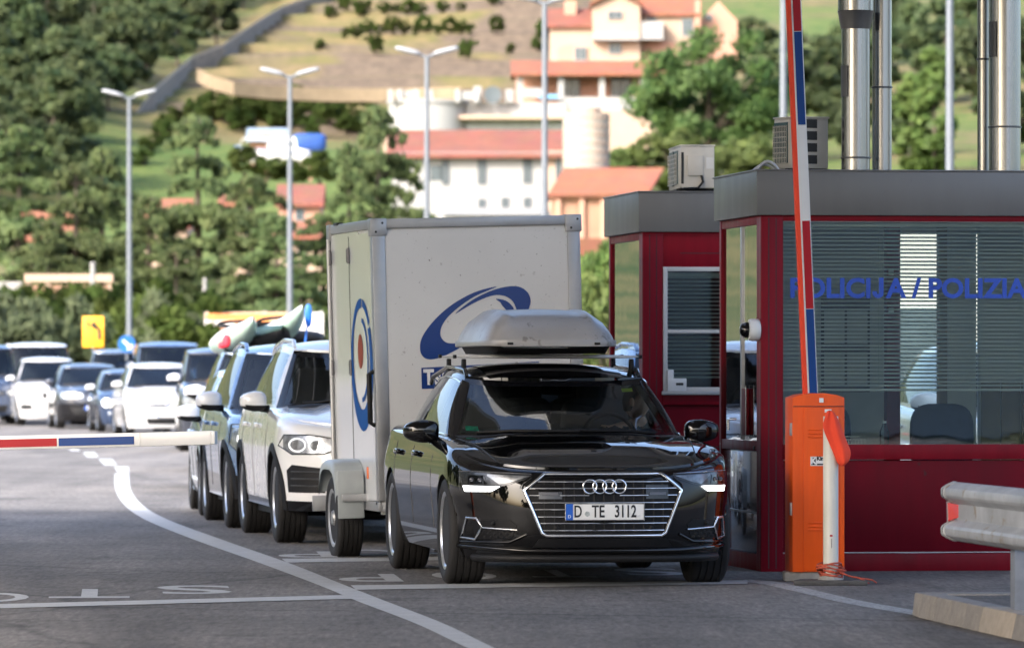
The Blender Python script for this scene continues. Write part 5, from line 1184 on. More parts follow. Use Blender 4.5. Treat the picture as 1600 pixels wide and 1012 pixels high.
for sd in (1, -1):
    wheel(tr, TS, 0.0, sd, 'steel')
    P = []
    for k in range(25):
        a = math.pi * (0.06 + 0.88 * k / 24); r0 = 0.395
        x = 0.30 * 1.38 * math.copysign(abs(math.cos(a)) ** 0.62, math.cos(a)); z = 0.315 + (r0 + 0.045) * abs(math.sin(a)) ** 0.5
        P.append([(x * 0.96, sd * 1.015, z - 0.07), (x, sd * 1.01, z - 0.018), (x, sd * 0.99, z), (x, sd * 0.90, z + 0.005), (x, sd * 0.79, z + 0.004)])
    e0 = P[0]; P.insert(0, [(p[0], p[1], p[2] - 0.0) for p in e0])
    fe = MB().grid(P)
    fe.build('fender', M_fender, tr, smooth=50)
    # front mudguard face and its strap
    MB().box((-0.425, sd * 0.90, 0.50), (0.012, 0.20, 0.36)).build('fender_front', M_fender, tr, bevel=0.005)
    MB().box((-0.445, sd * 0.86, 0.475), (0.03, 0.22, 0.055)).build('fender_bracket', M_alu, tr, bevel=0.004)
    MB().box((-0.62, sd * 0.66, 0.375), (0.05, 0.09, 0.06)).build('marker_lamp', M_plate, tr, bevel=0.008)
    MB().box((TX + 0.05, sd * 0.78, 0.40), (0.04, 0.36, 0.12)).build('rear_lamp_board', M_alu, tr, bevel=0.004)

# ------------------------------------------------------------------ the two booths
YB = R(8.0)
BU = Vector((math.cos(YB), math.sin(YB), 0)); BV = Vector((-math.sin(YB), math.cos(YB), 0))   # along the front wall, and back along the lane
M_red = pmat('crimson_frame', (0.165, 0.003, 0.011), rough=0.42, var=0.16, scale=2.5, stretch=(4, 4, 0.5), rvar=0.08, spec=0.14, speck=[((0.30, 0.20, 0.20), 45, 0.755)])
M_red_in = pmat('crimson_panel', (0.120, 0.002, 0.009), rough=0.45, var=0.16, scale=1.5, stretch=(3, 3, 0.5), speck=[((0.06, 0.02, 0.022), 5, 0.66), ((0.22, 0.10, 0.10), 55, 0.755)], spec=0.10, rvar=0.06)
M_fascia = pmat('grey_fascia', (0.135, 0.135, 0.132), rough=0.42, metal=0.35, var=0.10, scale=1.5, rvar=0.08, stretch=(2, 2, 0.4), speck=[((0.05, 0.05, 0.05), 22, 0.72)])
M_fascia_side = M_fascia
M_door_panel = pmat('dark_door_panel', (0.035, 0.012, 0.016), rough=0.13, var=0.15, scale=2, coat=0.6)
M_slat = pmat('blind_slat', (0.52, 0.55, 0.52), rough=0.5, var=0.05)
M_white_frame = pmat('white_window_frame', (0.52, 0.52, 0.50), rough=0.5, var=0.06)
M_wall_in = pmat('booth_inner_wall', (0.52, 0.54, 0.54), rough=0.8, var=0.1)
M_desk = pmat('desk_top', (0.20, 0.16, 0.11), rough=0.6, var=0.2)
M_glass_booth = glass_mat('booth_glass', (0.86, 0.91, 0.88), ior=1.45, base=0.022)
M_glass_side = glass_mat('booth_side_glass', (0.66, 0.71, 0.70), ior=1.7, base=0.22)
M_roof_felt = pmat('roof_felt', (0.10, 0.10, 0.10), rough=0.9)
def booth(name, corner, label, W_, D_, z0, zf, zt, win, sidew, mid=None):
    """corner: front-left corner on the ground; u right along the front, v back. zf underside of fascia, zt its top."""
    b = empty('booth', corner, YB, label, 'booth', 'crimson control booths beside the lane')
    def bx_(nm, u, v, z, mat, par=b, bevel=0.004, **k):
        return MB().box(((u[0] + u[1]) / 2, (v[0] + v[1]) / 2, (z[0] + z[1]) / 2), (u[1] - u[0], v[1] - v[0], z[1] - z[0])).build(nm, mat, par, bevel=bevel, **k)
    wu0, wu1, wz0, wz1 = win
    bx_('corner_post', (0, wu0), (0, 0.10), (0, zf), M_red)
    for u in (wu0 * 0.33, wu0 * 0.66): bx_('post_groove', (u, u + 0.006), (-0.0015, 0.004), (0.02, zf - 0.02), M_ink, bevel=0)
    bx_('corner_post', (W_ - 0.1, W_), (0, 0.10), (0, zf), M_red)
    bx_('window_header', (wu0, W_ - 0.1), (0.002, 0.09), (wz1, zf), M_red)
    bx_('window_sill', (wu0, W_ - 0.1), (-0.012, 0.09), (wz0 - 0.105, wz0), M_red)
    bx_('lower_panel', (wu0, W_ - 0.1), (0.012, 0.06), (0.13, wz0 - 0.112), M_red_in)
    bx_('plinth', (wu0, W_ - 0.1), (0.004, 0.09), (0.0, 0.124), M_red)
    bx_('panel_strip', (wu0, W_ - 0.1), (0.006, 0.012), (0.128, 0.134), M_alu, bevel=0)
    # roof, fascia, floor, back
    bx_('roof', (-0.02, W_ + 0.02), (-0.02, D_ + 0.02), (zf + 0.02, zt - 0.10), M_roof_felt)
    for nm, u, v in (('fascia', (-0.035, W_ + 0.035), (-0.035, -0.02)), ('fascia', (-0.035, W_ + 0.035), (D_ + 0.02, D_ + 0.035)), ('fascia', (-0.036, -0.021), (-0.019, D_ + 0.019)), ('fascia', (W_ + 0.021, W_ + 0.036), (-0.019, D_ + 0.019))):
        bx_(nm, u, v, (zf, zt), M_fascia, bevel=0.003)
    bx_('fascia_cap', (-0.045, W_ + 0.045), (-0.045, 0.02), (zt, zt + 0.012), M_fascia); bx_('fascia_cap', (-0.045, 0.02), (0.021, D_ + 0.04), (zt, zt + 0.012), M_fascia)
    bx_('soffit', (-0.02, W_ + 0.02), (-0.02, D_ + 0.02), (zf + 0.002, zf + 0.018), M_fascia)
    bx_('floor', (0.02, W_ - 0.02), (0.1, D_), (0.02, 0.06), M_desk)
    # lane side (u = 0): door post, glass, lower panel
    s0, s1 = sidew
    bx_('side_post', (0, 0.07), (0.101, 0.17), (0, zf), M_red); bx_('side_post', (0, 0.07), (D_ - 0.07, D_), (0, zf), M_red)
    bx_('side_rail', (0.004, 0.06), (0.171, D_ - 0.071), (s0 - 0.07, s0), M_red); bx_('side_rail', (0.004, 0.06), (0.171, D_ - 0.071), (zf - 0.06, zf), M_red)
    bx_('side_panel', (0.012, 0.05), (0.171, D_ - 0.071), (0.12, s0 - 0.075), M_door_panel); bx_('side_rail', (0.006, 0.06), (0.171, D_ - 0.071), (0.0, 0.115), M_red)
    bx_('side_glass', (0.02, 0.026), (0.171, D_ - 0.071), (s0, zf - 0.06), M_glass_side, bevel=0)
    # far side and back as half walls with openings
    bx_('back_wall', (0.0, W_ if W_ < 3 else 1.25), (D_ - 0.05, D_ - 0.002), (0.0, wz0), M_wall_in); bx_('back_wall', (0.07, W_), (D_ - 0.05, D_ - 0.002), (wz1 - 0.05, zf), M_wall_in)
    bx_('end_wall', (W_ - 0.06, W_), (0.10, D_ - 0.05), (0.0, zf), M_wall_in)
    return b, bx_
# front booth
B1 = Vector((1.742, 39.8, 0)); ZF1, ZT1 = 2.492, 2.80
b1, bx1 = booth('booth', B1, 'nearer crimson police booth with the wide lettered window and grey fascia', 3.4, 1.66, 0, ZF1, ZT1, (0.158, 3.3, 0.888, 2.452), (0.91, 2.45))
w1 = bx1('front_window', (0.158, 3.3), (0.040, 0.046), (0.888, 2.452), M_glass_booth, bevel=0)
for z in (2.447,): bx1('window_gasket', (0.158, 3.3), (0.025, 0.05), (z, z + 0.008), M_alu, bevel=0)
# blinds: every slat its own piece
bl = bx1('blind_rail', (0.17, 3.28), (0.10, 0.13), (2.415, 2.445), M_slat)
sm = MB().add([(0.17, 0.100, 0.0), (3.28, 0.100, 0.0), (3.28, 0.1115, 0.0085), (0.17, 0.1115, 0.0085), (0.17, 0.123, 0.013), (3.28, 0.123, 0.013)], [(0, 1, 2, 3), (3, 2, 5, 4)]).build('slat', M_slat, bl, merge=0, recalc=False)
nsl = 40; first_s = sm
for k in range(nsl):
    o = first_s if k == 0 else first_s.copy()
    if k: COL.objects.link(o)
    o.location = (0, 0, 2.395 - k * 0.0282 - (0.0015 * ((k * 7) % 3)))
    o.parent = bl
for u in (0.36, 0.86, 1.38, 1.9, 2.5): MB().tube([(u, 0.098, 2.42), (u, 0.098, 1.27)], 0.0022, 5).build('blind_cord', M_slat, bl)
bx1('blind_bottom', (0.17, 3.28), (0.10, 0.125), (1.262, 1.278), M_slat, par=bl)
# lettering on the glass
M_blue_letters = pmat('blue_letters', (0.003, 0.052, 0.40), rough=0.35, coat=0.3)
def let(txt):
    m_ = text_mesh(txt, 0.2, extrude=0.0008, bold=0.007); m_.materials.clear(); m_.materials.append(M_blue_letters); xs = [v.co.x for v in m_.vertices]
    return m_, min(xs), max(xs)
mA, a0, a1 = let('POLICI'); mB, b0, b1_ = let('A / POLIZIA'); ysA = [v.co.y for v in mA.vertices]; yA0, yA1 = min(ysA), max(ysA); capN = yA1 - yA0
jw, gapj, stk = 0.082, 0.014, 0.034; sxx = 1.70 / ((a1 - a0) + (b1_ - b0) + jw + 2 * gapj); syy = 0.145 / capN
MW = lambda ox: Matrix.Translation((0.215 + ox * sxx, 0.0385, 1.9125)) @ Matrix.Rotation(R(90), 4, 'X') @ Matrix.Diagonal((sxx, syy, 1, 1))
mA.transform(MW(0) @ Matrix.Translation((-a0, -yA0, 0))); mB.transform(MW(a1 - a0 + jw + 2 * gapj) @ Matrix.Translation((-b0, -yA0, 0)))
ro = jw / 2; arc = [(ro + ro * math.cos(t), ro + ro * math.sin(t)) for t in np.linspace(0, -math.pi, 14)]; arci = [(ro + (ro - stk) * math.cos(t), ro + (ro - stk) * math.sin(t)) for t in np.linspace(-math.pi, 0, 14)]
jp = [(jw, capN)] + arc + [(0, ro + 0.012), (stk, ro + 0.012)] + arci + [(jw - stk, capN)]
mJ = bpy.data.meshes.new('lettering'); mJ.from_pydata([(x, y, 0.0008) for x, y in jp], [], [tuple(range(len(jp)))[::-1]]); mJ.materials.append(M_blue_letters); mJ.transform(MW(a1 - a0 + gapj))
for tw_ in (mA, mJ): link('window_lettering', tw_, w1)
tw_ = mB
link('window_lettering', tw_, w1)
# inside: desk, partition post, bright doorway opening, chairs
bx1('desk', (0.16, 3.2), (0.14, 0.62), (0.80, 0.845), M_desk)
bx1('inner_post', (1.20, 1.30), (1.45, 1.60), (0.06, ZF1), M_red); bx1('inner_post', (1.60, 1.66), (1.50, 1.60), (0.06, ZF1), M_desk); bx1('inner_wall', (1.661, 1.875), (1.50, 1.58), (0.06, ZF1), M_wall_in); bx1('inner_wall', (1.90, 3.3), (1.50, 1.58), (0.06, ZF1), M_wall_in); bx1('inner_wall', (0.08, 1.19), (1.50, 1.58), (0.06, ZF1), M_wall_in)
for k in range(9): bx1('wood_panel', (1.91 + 0.15 * k, 2.05 + 0.15 * k), (1.478, 1.499), (0.10, 1.32), M_desk)
pb = bx1('notice_board', (0.30, 0.66), (1.475, 1.499), (1.25, 1.95), M_interior); pb.location.x = 0.42
for k in range(4): bx1('notice_sheet', (0.32 + 0.17 * (k % 2), 0.47 + 0.17 * (k % 2)), (1.468, 1.474), (1.30 + 0.3 * (k // 2), 1.54 + 0.3 * (k // 2)), M_white_frame, par=pb, bevel=0)
bx1('light_switch', (1.21, 1.25), (1.440, 1.449), (2.10, 2.14), M_plate); bx1('light_switch', (1.21, 1.25), (1.440, 1.449), (1.82, 1.86), M_plate)
bx1('side_backing', (0.040, 0.046), (0.20, 0.78), (0.96, 2.42), pmat('pale_backing', (0.50, 0.52, 0.50), rough=0.8, var=0.1, scale=2, stretch=(1, 12, 0.3)))  # pale sheet added behind the side glass to lighten its dark reflections
# window of the side door: frame mullion, red slot, latch
bx1('door_mullion', (0.008, 0.05), (0.80, 0.86), (0.915, 2.43), M_alu); bx1('door_slot', (-0.008, 0.018), (0.55, 0.72), (0.95, 1.28), M_red); bx1('slot_rim', (-0.011, -0.007), (0.54, 0.555), (0.94, 1.30), M_alu); bx1('slot_rim', (-0.011, -0.007), (0.715, 0.73), (0.94, 1.30), M_alu)
MB().tube([(-0.01, 0.92, 1.06), (-0.05, 0.92, 1.06), (-0.05, 1.02, 1.06), (-0.05, 1.02, 0.98)], 0.01, 8).build('door_handle', M_chrome, b1, smooth=40)
bx1('door_lock', (-0.005, 0.01), (0.25, 0.29), (0.85, 0.875), M_ink)
bx1('kick_strip', (0.006, 0.011), (0.19, 1.55), (0.40, 0.412), M_alu, bevel=0)
def on_booth(B, u, v, z): return B + BU * u + BV * v + Vector((0, 0, z))
# furniture seen through the glass
def chair(u, v, label):
    r = empty('office_chair', on_booth(B1, u, v, 0.06), YB, label, 'chair')
    MB().superell((0, 0.16, 0.86), (0.235, 0.05, 0.25), 0.55, 0.5, 24, 14).build('backrest', M_navy_f, r, smooth=60)
    MB().superell((0, -0.05, 0.52), (0.24, 0.23, 0.05), 0.5, 0.5, 20, 10).build('seat', M_navy_f, r, smooth=60)
    MB().tube([(0, 0, 0.48), (0, 0, 0.08)], 0.03, 10).tube([(0, 0.02, 0.48), (0, 0.2, 0.55), (0, 0.19, 0.8)], 0.02, 8).build('column', M_black_plastic, r, smooth=40)
    for k in range(5):
        a = 2 * math.pi * k / 5; MB().tube([(0, 0, 0.08), (0.26 * math.cos(a), 0.26 * math.sin(a), 0.04)], 0.018, 8).superell((0.26 * math.cos(a), 0.26 * math.sin(a), 0.025), (0.025, 0.025, 0.025), 1, 1, 10, 6).build('leg', M_black_plastic, r, smooth=50)
M_navy_f = pmat('navy_fabric', (0.03, 0.04, 0.085), rough=0.9, var=0.2, scale=20)
chair(0.62, 0.90, 'dark blue office chair behind the orange barrier cabinet inside the nearer booth'); chair(1.50, 0.80, 'dark office chair under the lettering end inside the nearer booth')
M_bottle = glass_mat('bottle_plastic', (0.80, 0.86, 0.88), ior=1.35)
M_white_pl = pmat('white_plastic', (0.62, 0.63, 0.62), rough=0.4)
M_green_cap = pmat('green_cap', (0.03, 0.30, 0.12), rough=0.4)
r = empty('spray_bottle', on_booth(B1, 0.585, 0.26, 0.845), YB, 'white spray bottle with a green top on the booth window desk', 'bottle')
MB().lathe([(0, 0), (0.032, 0), (0.035, 0.01), (0.035, 0.12), (0.015, 0.16), (0.013, 0.18), (0, 0.18)], 20).build('bottle_body', M_white_pl, r, smooth=40)
MB().box((0, 0, 0.20), (0.03, 0.03, 0.04)).box((-0.02, 0, 0.215), (0.05, 0.016, 0.014)).build('spray_head', M_green_cap, r, bevel=0.004)
r = empty('water_bottle', on_booth(B1, 0.925, 0.22, 0.845), YB, 'clear plastic water bottle on the booth desk by the white car seen beyond', 'bottle')
MB().lathe([(0, 0), (0.03, 0), (0.033, 0.01), (0.033, 0.05), (0.030, 0.055), (0.033, 0.06), (0.033, 0.13), (0.014, 0.18), (0.013, 0.19)], 20).build('bottle_body', M_bottle, r, smooth=40)
MB().lathe([(0, 0.19), (0.015, 0.19), (0.015, 0.205), (0, 0.205)], 14).build('cap', M_white_pl, r, smooth=40)
r = empty('paper_tray', on_booth(B1, 0.71, 0.24, 0.845), YB, 'small wire paper tray on the desk beside the spray bottle', 'tray')
for z in (0.02, 0.075): MB().tube([(-0.075, -0.05, z), (0.075, -0.05, z), (0.06, 0.08, z + 0.02), (-0.06, 0.08, z + 0.02)], 0.004, 6, closed=True).build('tray_wire', M_white_pl, r)
for k in range(7): MB().tube([(-0.07 + 0.0233 * k, -0.05, 0.02), (-0.07 + 0.0233 * k, -0.05, 0.075)], 0.003, 5).build('tray_wire', M_white_pl, r)
MB().box((0, 0.01, 0.03), (0.12, 0.10, 0.02)).build('paper_stack', M_plate, r)
# dome camera on the corner post
r = empty('dome_camera', on_booth(B1, -0.002, 0.055, 1.69), YB, 'white dome security camera fixed to the corner of the nearer booth', 'camera')
MB().lathe([(0, 0.0), (0.070, 0.0), (0.078, 0.01), (0.078, 0.055), (0.072, 0.075), (0.058, 0.08), (0, 0.08)], 32, M=Matrix.Rotation(R(-90), 4, 'Y')).build('camera_body', M_white_pl, r, smooth=40)
MB().lathe([(0.056, 0.08), (0.054, 0.10), (0.042, 0.125), (0.022, 0.138), (0, 0.141)], 28, M=Matrix.Rotation(R(-90), 4, 'Y')).build('camera_dome', M_gloss_black, r, smooth=60)
MB().superell((-0.128, 0.012, 0.012), (0.012, 0.018, 0.018), 1, 1, 12, 8).build('lens_ring', M_satin, r, smooth=60)
# rear booth
B2p = Vector((1.03, 44.9, 0)); ZF2, ZT2 = 2.50, 2.81
b2, bx2 = booth('booth', B2p, 'farther crimson booth with a white framed sash window, behind the black car', 1.42, 1.7, 0, ZF2, ZT2, (0.165, 1.32, 1.24, 2.225), (0.85, 2.45))
for u in ((0.165, 0.20), (1.25, 1.285)): bx2('window_frame', u, (-0.012, 0.05), (1.24, 2.225), M_white_frame)
for z in ((1.24, 1.275), (1.70, 1.73), (2.19, 2.225)): bx2('window_frame', (0.201, 1.249), (-0.010, 0.05), z, M_white_frame)
bx2('window_ledge', (0.15, 1.30), (-0.05, -0.013), (1.215, 1.245), M_alu)
bx2('front_panel', (1.29, 1.315), (0.01, 0.06), (1.24, 2.225), M_red_in); bx2('panel_groove', (0.30, 1.3), (-0.001, 0.003), (2.33, 2.336), M_ink, bevel=0)
bx2('panel_groove', (0.165, 1.3), (0.009, 0.012), (0.80, 0.808), M_ink, bevel=0)
bx2('front_window', (0.2, 1.25), (0.020, 0.026), (1.275, 2.19), M_glass_booth, bevel=0)
bl2 = bx2('blind_rail', (0.21, 1.24), (0.07, 0.10), (2.15, 2.18), M_slat)
s2 = MB().add([(0.21, 0.070, 0.0), (1.24, 0.070, 0.0), (1.24, 0.080, 0.008), (0.21, 0.080, 0.008), (0.21, 0.095, 0.015), (1.24, 0.095, 0.015)], [(0, 1, 2, 3), (3, 2, 5, 4)]).build('slat', M_slat, bl2, merge=0, recalc=False)
for k in range(26):
    o = s2 if k == 0 else s2.copy()
    if k: COL.objects.link(o)
    o.parent = bl2; o.location = (0, 0, 2.135 - k * 0.0315)
bx2('inner_wall', (0.08, 1.3), (1.45, 1.55), (0.06, ZF2), M_interior)
r = empty('notice_card', on_booth(B2p, 0.27, -0.03, 1.245), YB, 'white notice card standing on the ledge of the farther booth window', 'card')
MB().box((0, 0, 0.05), (0.15, 0.03, 0.10)).box((-0.05, 0.005, 0.11), (0.05, 0.02, 0.12)).build('card', M_white_pl, r, bevel=0.003); MB().box((0.02, -0.0165, 0.055), (0.06, 0.002, 0.02)).build('card_print', M_ink, r)
# air conditioners
M_ac = pmat('ac_casing', (0.44, 0.42, 0.37), rough=0.5, var=0.08, scale=4, coat=0.1)
M_teal = pmat('dark_teal_fins', (0.025, 0.07, 0.075), rough=0.5, var=0.2, scale=30)
def ac(pos, rz, w, d, h, label, side=False):
    r = empty('air_conditioner', pos, rz, label, 'air conditioner')
    MB().box((0, 0, h / 2 + 0.03), (w, d, h)).build('casing', M_ac, r, bevel=0.012)
    MB().box((0, 0, h + 0.034), (w + 0.012, d + 0.012, 0.012)).build('lid', M_ac, r, bevel=0.004)
    for x in (-w * 0.35, w * 0.35): MB().box((x, 0, 0.015), (0.05, d + 0.04, 0.03)).build('foot', M_black_plastic, r)
    g = MB()
    cy = -w * 0.12
    for k in range(9): g.tube([(-w * 0.46 + 0.0 + w * 0.09 * k, -d / 2 - 0.012, 0.07), (-w * 0.46 + w * 0.09 * k, -d / 2 - 0.012, h - 0.02)], 0.003, 5)
    for k in range(8): g.tube([(-w * 0.46, -d / 2 - 0.014, 0.07 + (h - 0.1) * k / 7), (w * 0.27, -d / 2 - 0.014, 0.07 + (h - 0.1) * k / 7)], 0.003, 5)
    MB().lathe([(0, 0), (min(w * 0.36, h * 0.42), 0), (min(w * 0.36, h * 0.42), 0.01), (0, 0.012)], 28, M=Matrix.Translation((-w * 0.10, -d / 2 - 0.002, h / 2 + 0.03)) @ Matrix.Rotation(R(90), 4, 'X')).build('fan_opening', pmat('fan_dark', (0.02, 0.045, 0.05), rough=0.4), r)
    MB().box((-w * 0.095, -d / 2 - 0.001, h / 2 + 0.035), (w * 0.74, 0.008, h - 0.07)).build('grille_recess', M_teal, r)
    g.build('fan_grille', M_ac, r)
    return r
a1 = ac(on_booth(B2p, 0.50, 0.62, ZT2 + 0.013), YB + R(90 + 0), 0.80, 0.27, 0.335, 'beige air conditioner seen end on, on the roof of the farther booth')
a1.rotation_euler[2] = R(-85)
cv = MB().box((0.405, -0.02, 0.21), (0.02, 0.13, 0.16)).build('valve_cover', M_ac, a1, bevel=0.006)
MB().tube([(0.41, 0.03, 0.13), (0.425, 0.04, 0.08), (0.42, 0.0, 0.03), (0.45, -0.12, 0.025)], 0.010, 8).build('hose', M_black_plastic, a1, smooth=50)
MB().box((0.401, 0.10, 0.23), (0.003, 0.06, 0.09)).build('rating_plate', M_white_frame, a1); MB().box((0.4005, -0.12, 0.19), (0.004, 0.02, 0.25)).build('handle_recess', M_ink, a1)
a2 = ac(on_booth(B1, 0.44, 0.80, ZT1 + 0.013), R(-63), 0.26, 0.30, 0.36, 'beige air conditioner with a wire grille, behind the raised barrier arm')
for k in range(4): MB().box((0.131, -0.02, 0.095 + 0.085 * k), (0.004, 0.15, 0.062)).build('vent_opening', M_ink, a2)
hz = MB().tube([on_booth(B1, 0.06, 0.5, ZT1 + 0.02) + Vector((0.02 * k, 0, 0.065 * math.sin(math.pi * k / 8))) for k in range(9)], 0.012, 8).tube([on_booth(B1, 0.04, 0.52, ZT1 + 0.02) + Vector((0.02 * k, 0, 0.045 * math.sin(math.pi * k / 8))) for k in range(9)], 0.010, 8)
tag(hz.build('hose', M_alu, None, smooth=50), 'pale hose looping over the roof edge beside the beige grille unit', 'hose')
# stainless ducts standing on the booth roof
M_duct = pmat('stainless_duct', (0.36, 0.355, 0.34), rough=0.24, metal=1.0, var=0.10, scale=1.0, stretch=(9, 9, 0.25), rvar=0.08)
M_duct_d = pmat('dark_duct_collar', (0.11, 0.11, 0.11), rough=0.4, metal=0.6)
def duct(px, wpx, v, label, cone=None, seam_px=(), hatch=None):
    Z = 39.8 + v; s_ = FPX / Z; c = Vector((px_x(px, Z), Z, ZT1 - 0.11)); rr = wpx / 2 / s_
    r = empty('exhaust_duct', c, 0, label, 'duct', 'stainless ducts rising from the booth roof'); top = 6.4 - c.z
    if cone:
        z1, z2 = px_z(cone[1], Z) - c.z, px_z(cone[0], Z) - c.z; r2 = cone[2] / 2 / s_
        MB().lathe([(0, 0), (rr, 0), (rr, z1), (0, z1)], 40).build('duct_pipe', M_duct, r, smooth=40)
        MB().lathe([(rr + 0.004, z1), (r2, z2), (r2 + 0.004, z2 + 0.01), (r2 - 0.02, z2 + 0.01)], 40).build('duct_cone', M_duct_d, r, smooth=40)
        MB().lathe([(r2, z2 + 0.012), (r2, top), (0, top)], 40).build('duct_pipe', M_duct, r, smooth=40)
    else: MB().lathe([(0, 0), (rr, 0), (rr, top), (0, top)], 40).build('duct_pipe', M_duct, r, smooth=40)
    for y in seam_px:
        z = px_z(y, Z) - c.z; MB().lathe([(rr - 0.002, z - 0.008), (rr + 0.006, z - 0.006), (rr + 0.006, z + 0.006), (rr - 0.002, z + 0.008)], 40).build('duct_seam', M_duct_d, r, smooth=40)
    if hatch:
        a, y0, y1, dk = hatch; z0, z1 = px_z(y1, Z) - c.z, px_z(y0, Z) - c.z
        P = [[((rr + 0.008) * math.cos(t), (rr + 0.008) * math.sin(t), z) for z in (z0, z1)] for t in np.linspace(a - 0.35, a + 0.35, 6)]
        MB().grid(P).build('duct_hatch', M_duct_d if dk else M_duct, r)
    return r
duct(1337, 45, 0.62, 'stainless duct with a dark funnel, left of the pair on the booth roof', (20, 46, 56), (247,), (R(215), 103, 152, True))
duct(1378, 31, 0.78, 'plain thinner stainless duct right beside the one with the funnel', None, (137,))
duct(1537, 20, 0.85, 'thinnest stainless duct behind the wide one near the right edge', None, (93,))
duct(1570, 50, 0.62, 'widest stainless duct with a square hatch near the right edge', None, (199,), (R(215), 35, 90, True))

# ------------------------------------------------------------------ barriers, post, guard rail
M_orange = pmat('orange_paint', (0.70, 0.085, 0.004), rough=0.42, var=0.13, scale=2.0, stretch=(4, 4, 0.5), rvar=0.1, spec=0.3, speck=[((0.40, 0.09, 0.02), 30, 0.74)])
M_orange_red = pmat('orange_red_cloth', (0.78, 0.060, 0.018), rough=0.8, var=0.08, scale=6)
M_arm_white = pmat('arm_white', (0.62, 0.62, 0.61), rough=0.35, var=0.05, scale=3, coat=0.2)
M_arm_red = pmat('arm_red', (0.33, 0.003, 0.010), rough=0.4, var=0.06, spec=0.25)
M_arm_blue = pmat('arm_blue', (0.003, 0.040, 0.19), rough=0.4, var=0.06, spec=0.25)
M_concrete = pmat('concrete', (0.27, 0.26, 0.245), rough=0.9, var=0.18, scale=10, bump=0.4, bscale=40)
M_kerb = pmat('kerb_stone', (0.205, 0.187, 0.166), rough=0.92, var=0.14, scale=16, bump=0.25, bscale=60, speck=[((0.15, 0.11, 0.08), 14, 0.70), ((0.36, 0.32, 0.27), 40, 0.66)])
M_kerb_light = pmat('pale_kerb_stone', (0.30, 0.26, 0.21), rough=0.92, var=0.14, scale=16, bump=0.25, bscale=60, speck=[((0.2, 0.16, 0.12), 14, 0.69)])
Zb = 37.95; bc = Vector((px_x(1279, Zb), Zb, 0))
cab = empty('barrier_cabinet', bc, R(7), 'bright orange barrier cabinet with vents and a white maker plate', 'barrier')
cz0 = px_z(893, Zb); cz1 = px_z(614, Zb); ch = cz1 - cz0; cw = 0.352; cd = 0.30
bo = MB().prism([(-cw / 2, 0), (cw / 2, 0), (cw / 2, ch - 0.030), (cw * 0.34, ch - 0.010), (cw * 0.12, ch), (-cw * 0.12, ch), (-cw * 0.34, ch - 0.010), (-cw / 2, ch - 0.030)], 0, cd, M=Matrix.Translation((0, cd, cz0)) @ Matrix.Rotation(R(90), 4, 'X')).build('cabinet_body', M_orange, cab, bevel=0.006)
MB().box((0.018, -0.004, cz0 + (ch - 0.09) / 2 + 0.0), (cw * 0.68, 0.012, ch - 0.105)).build('cabinet_door', M_orange, cab, bevel=0.004)
MB().box((0.0, -0.003, cz1 - 0.088), (cw * 0.985, 0.004, 0.005)).build('hood_seam', M_ink, cab)
for z in (cz0 + 0.28, cz0 + 0.90):
    for k in range(3): MB().superell((-0.02, -0.012, z + 0.024 * k + (0.04 if z > 1 else 0)), (0.055, 0.006, 0.006), 0.6, 0.6, 12, 8).build('louvre', M_orange, cab, smooth=50)
for z in (cz0 + 0.42, cz0 + 0.95): MB().box((-cw / 2 - 0.004, 0.04, z), (0.012, 0.05, 0.085)).build('hinge', M_alu, cab, bevel=0.003)
MB().box((0.018, -0.004, cz1 - 0.047), (0.028, 0.008, 0.03)).build('keyhole_plate', M_satin, cab); MB().box((0.062, -0.013, cz1 - 0.118), (0.045, 0.006, 0.022)).build('name_tag', M_plate, cab)
mp_ = MB().box((0.005, -0.0125, px_z(720, Zb)), (0.125, 0.005, 0.062)).build('maker_plate', M_plate, cab)
KM_ = frame((-0.038, -0.0155, px_z(720, Zb)), (1, 0, 0), (0, 0, 1))
MB().box((-0.038, -0.0152, px_z(720, Zb)), (0.032, 0.003, 0.05)).build('plate_square', M_ink, mp_); text_obj('plate_letter', 'K', 0.055, M_plate, frame((-0.038, -0.0172, px_z(720, Zb)), (1, 0, 0), (0, 0, 1)), mp_, bold=0.003, extrude=0.0005)
text_obj('plate_letter', 'Kind', 0.036, M_ink, frame((0.018, -0.0155, px_z(716, Zb)), (1, 0, 0), (0, 0, 1)), mp_, bold=0.002, extrude=0.0005)
MB().box((0.018, -0.0152, px_z(725, Zb)), (0.065, 0.002, 0.010)).build('plate_square', M_ink, mp_)
# the raised arm
arm = empty('boom_gate', bc + Vector((px_x(1269, Zb) - bc.x, 0.12, cz1 - 0.02)), 0, 'raised barrier arm in red, white and blue above the orange cabinet', 'barrier arm')
arm.rotation_euler = (0, R(-2.5), R(7))
def arm_mesh(par, L_, w, d, bands, edge):
    MB().prism([(-w / 2, -d / 2), (w / 2, -d / 2), (w / 2, d / 2), (-w / 2, d / 2)], 0, L_).build('arm_profile', M_arm_white, par, bevel=0.008)
    if edge: MB().box((-w / 2 + 0.004, 0, L_ / 2), (0.030, d * 1.02, L_)).build('edge_strip', M_orange_red, par, bevel=0.004)
    for (a, b, m) in bands: MB().box((0.010 if edge else 0, -d / 2 - 0.001, (a + b) / 2), (w * 0.58, 0.006, b - a)).build('arm_band', m, par)
s38 = FPX / 38.07
def zz(y): return px_z(y, 38.07) - (cz1 - 0.02)
arm_mesh(arm, 3.6, 0.088, 0.055, [(0.0, zz(483), M_arm_blue), (zz(482), zz(345), M_arm_red), (zz(195), zz(50), M_arm_blue), (zz(49), 3.0, M_arm_red)], True)
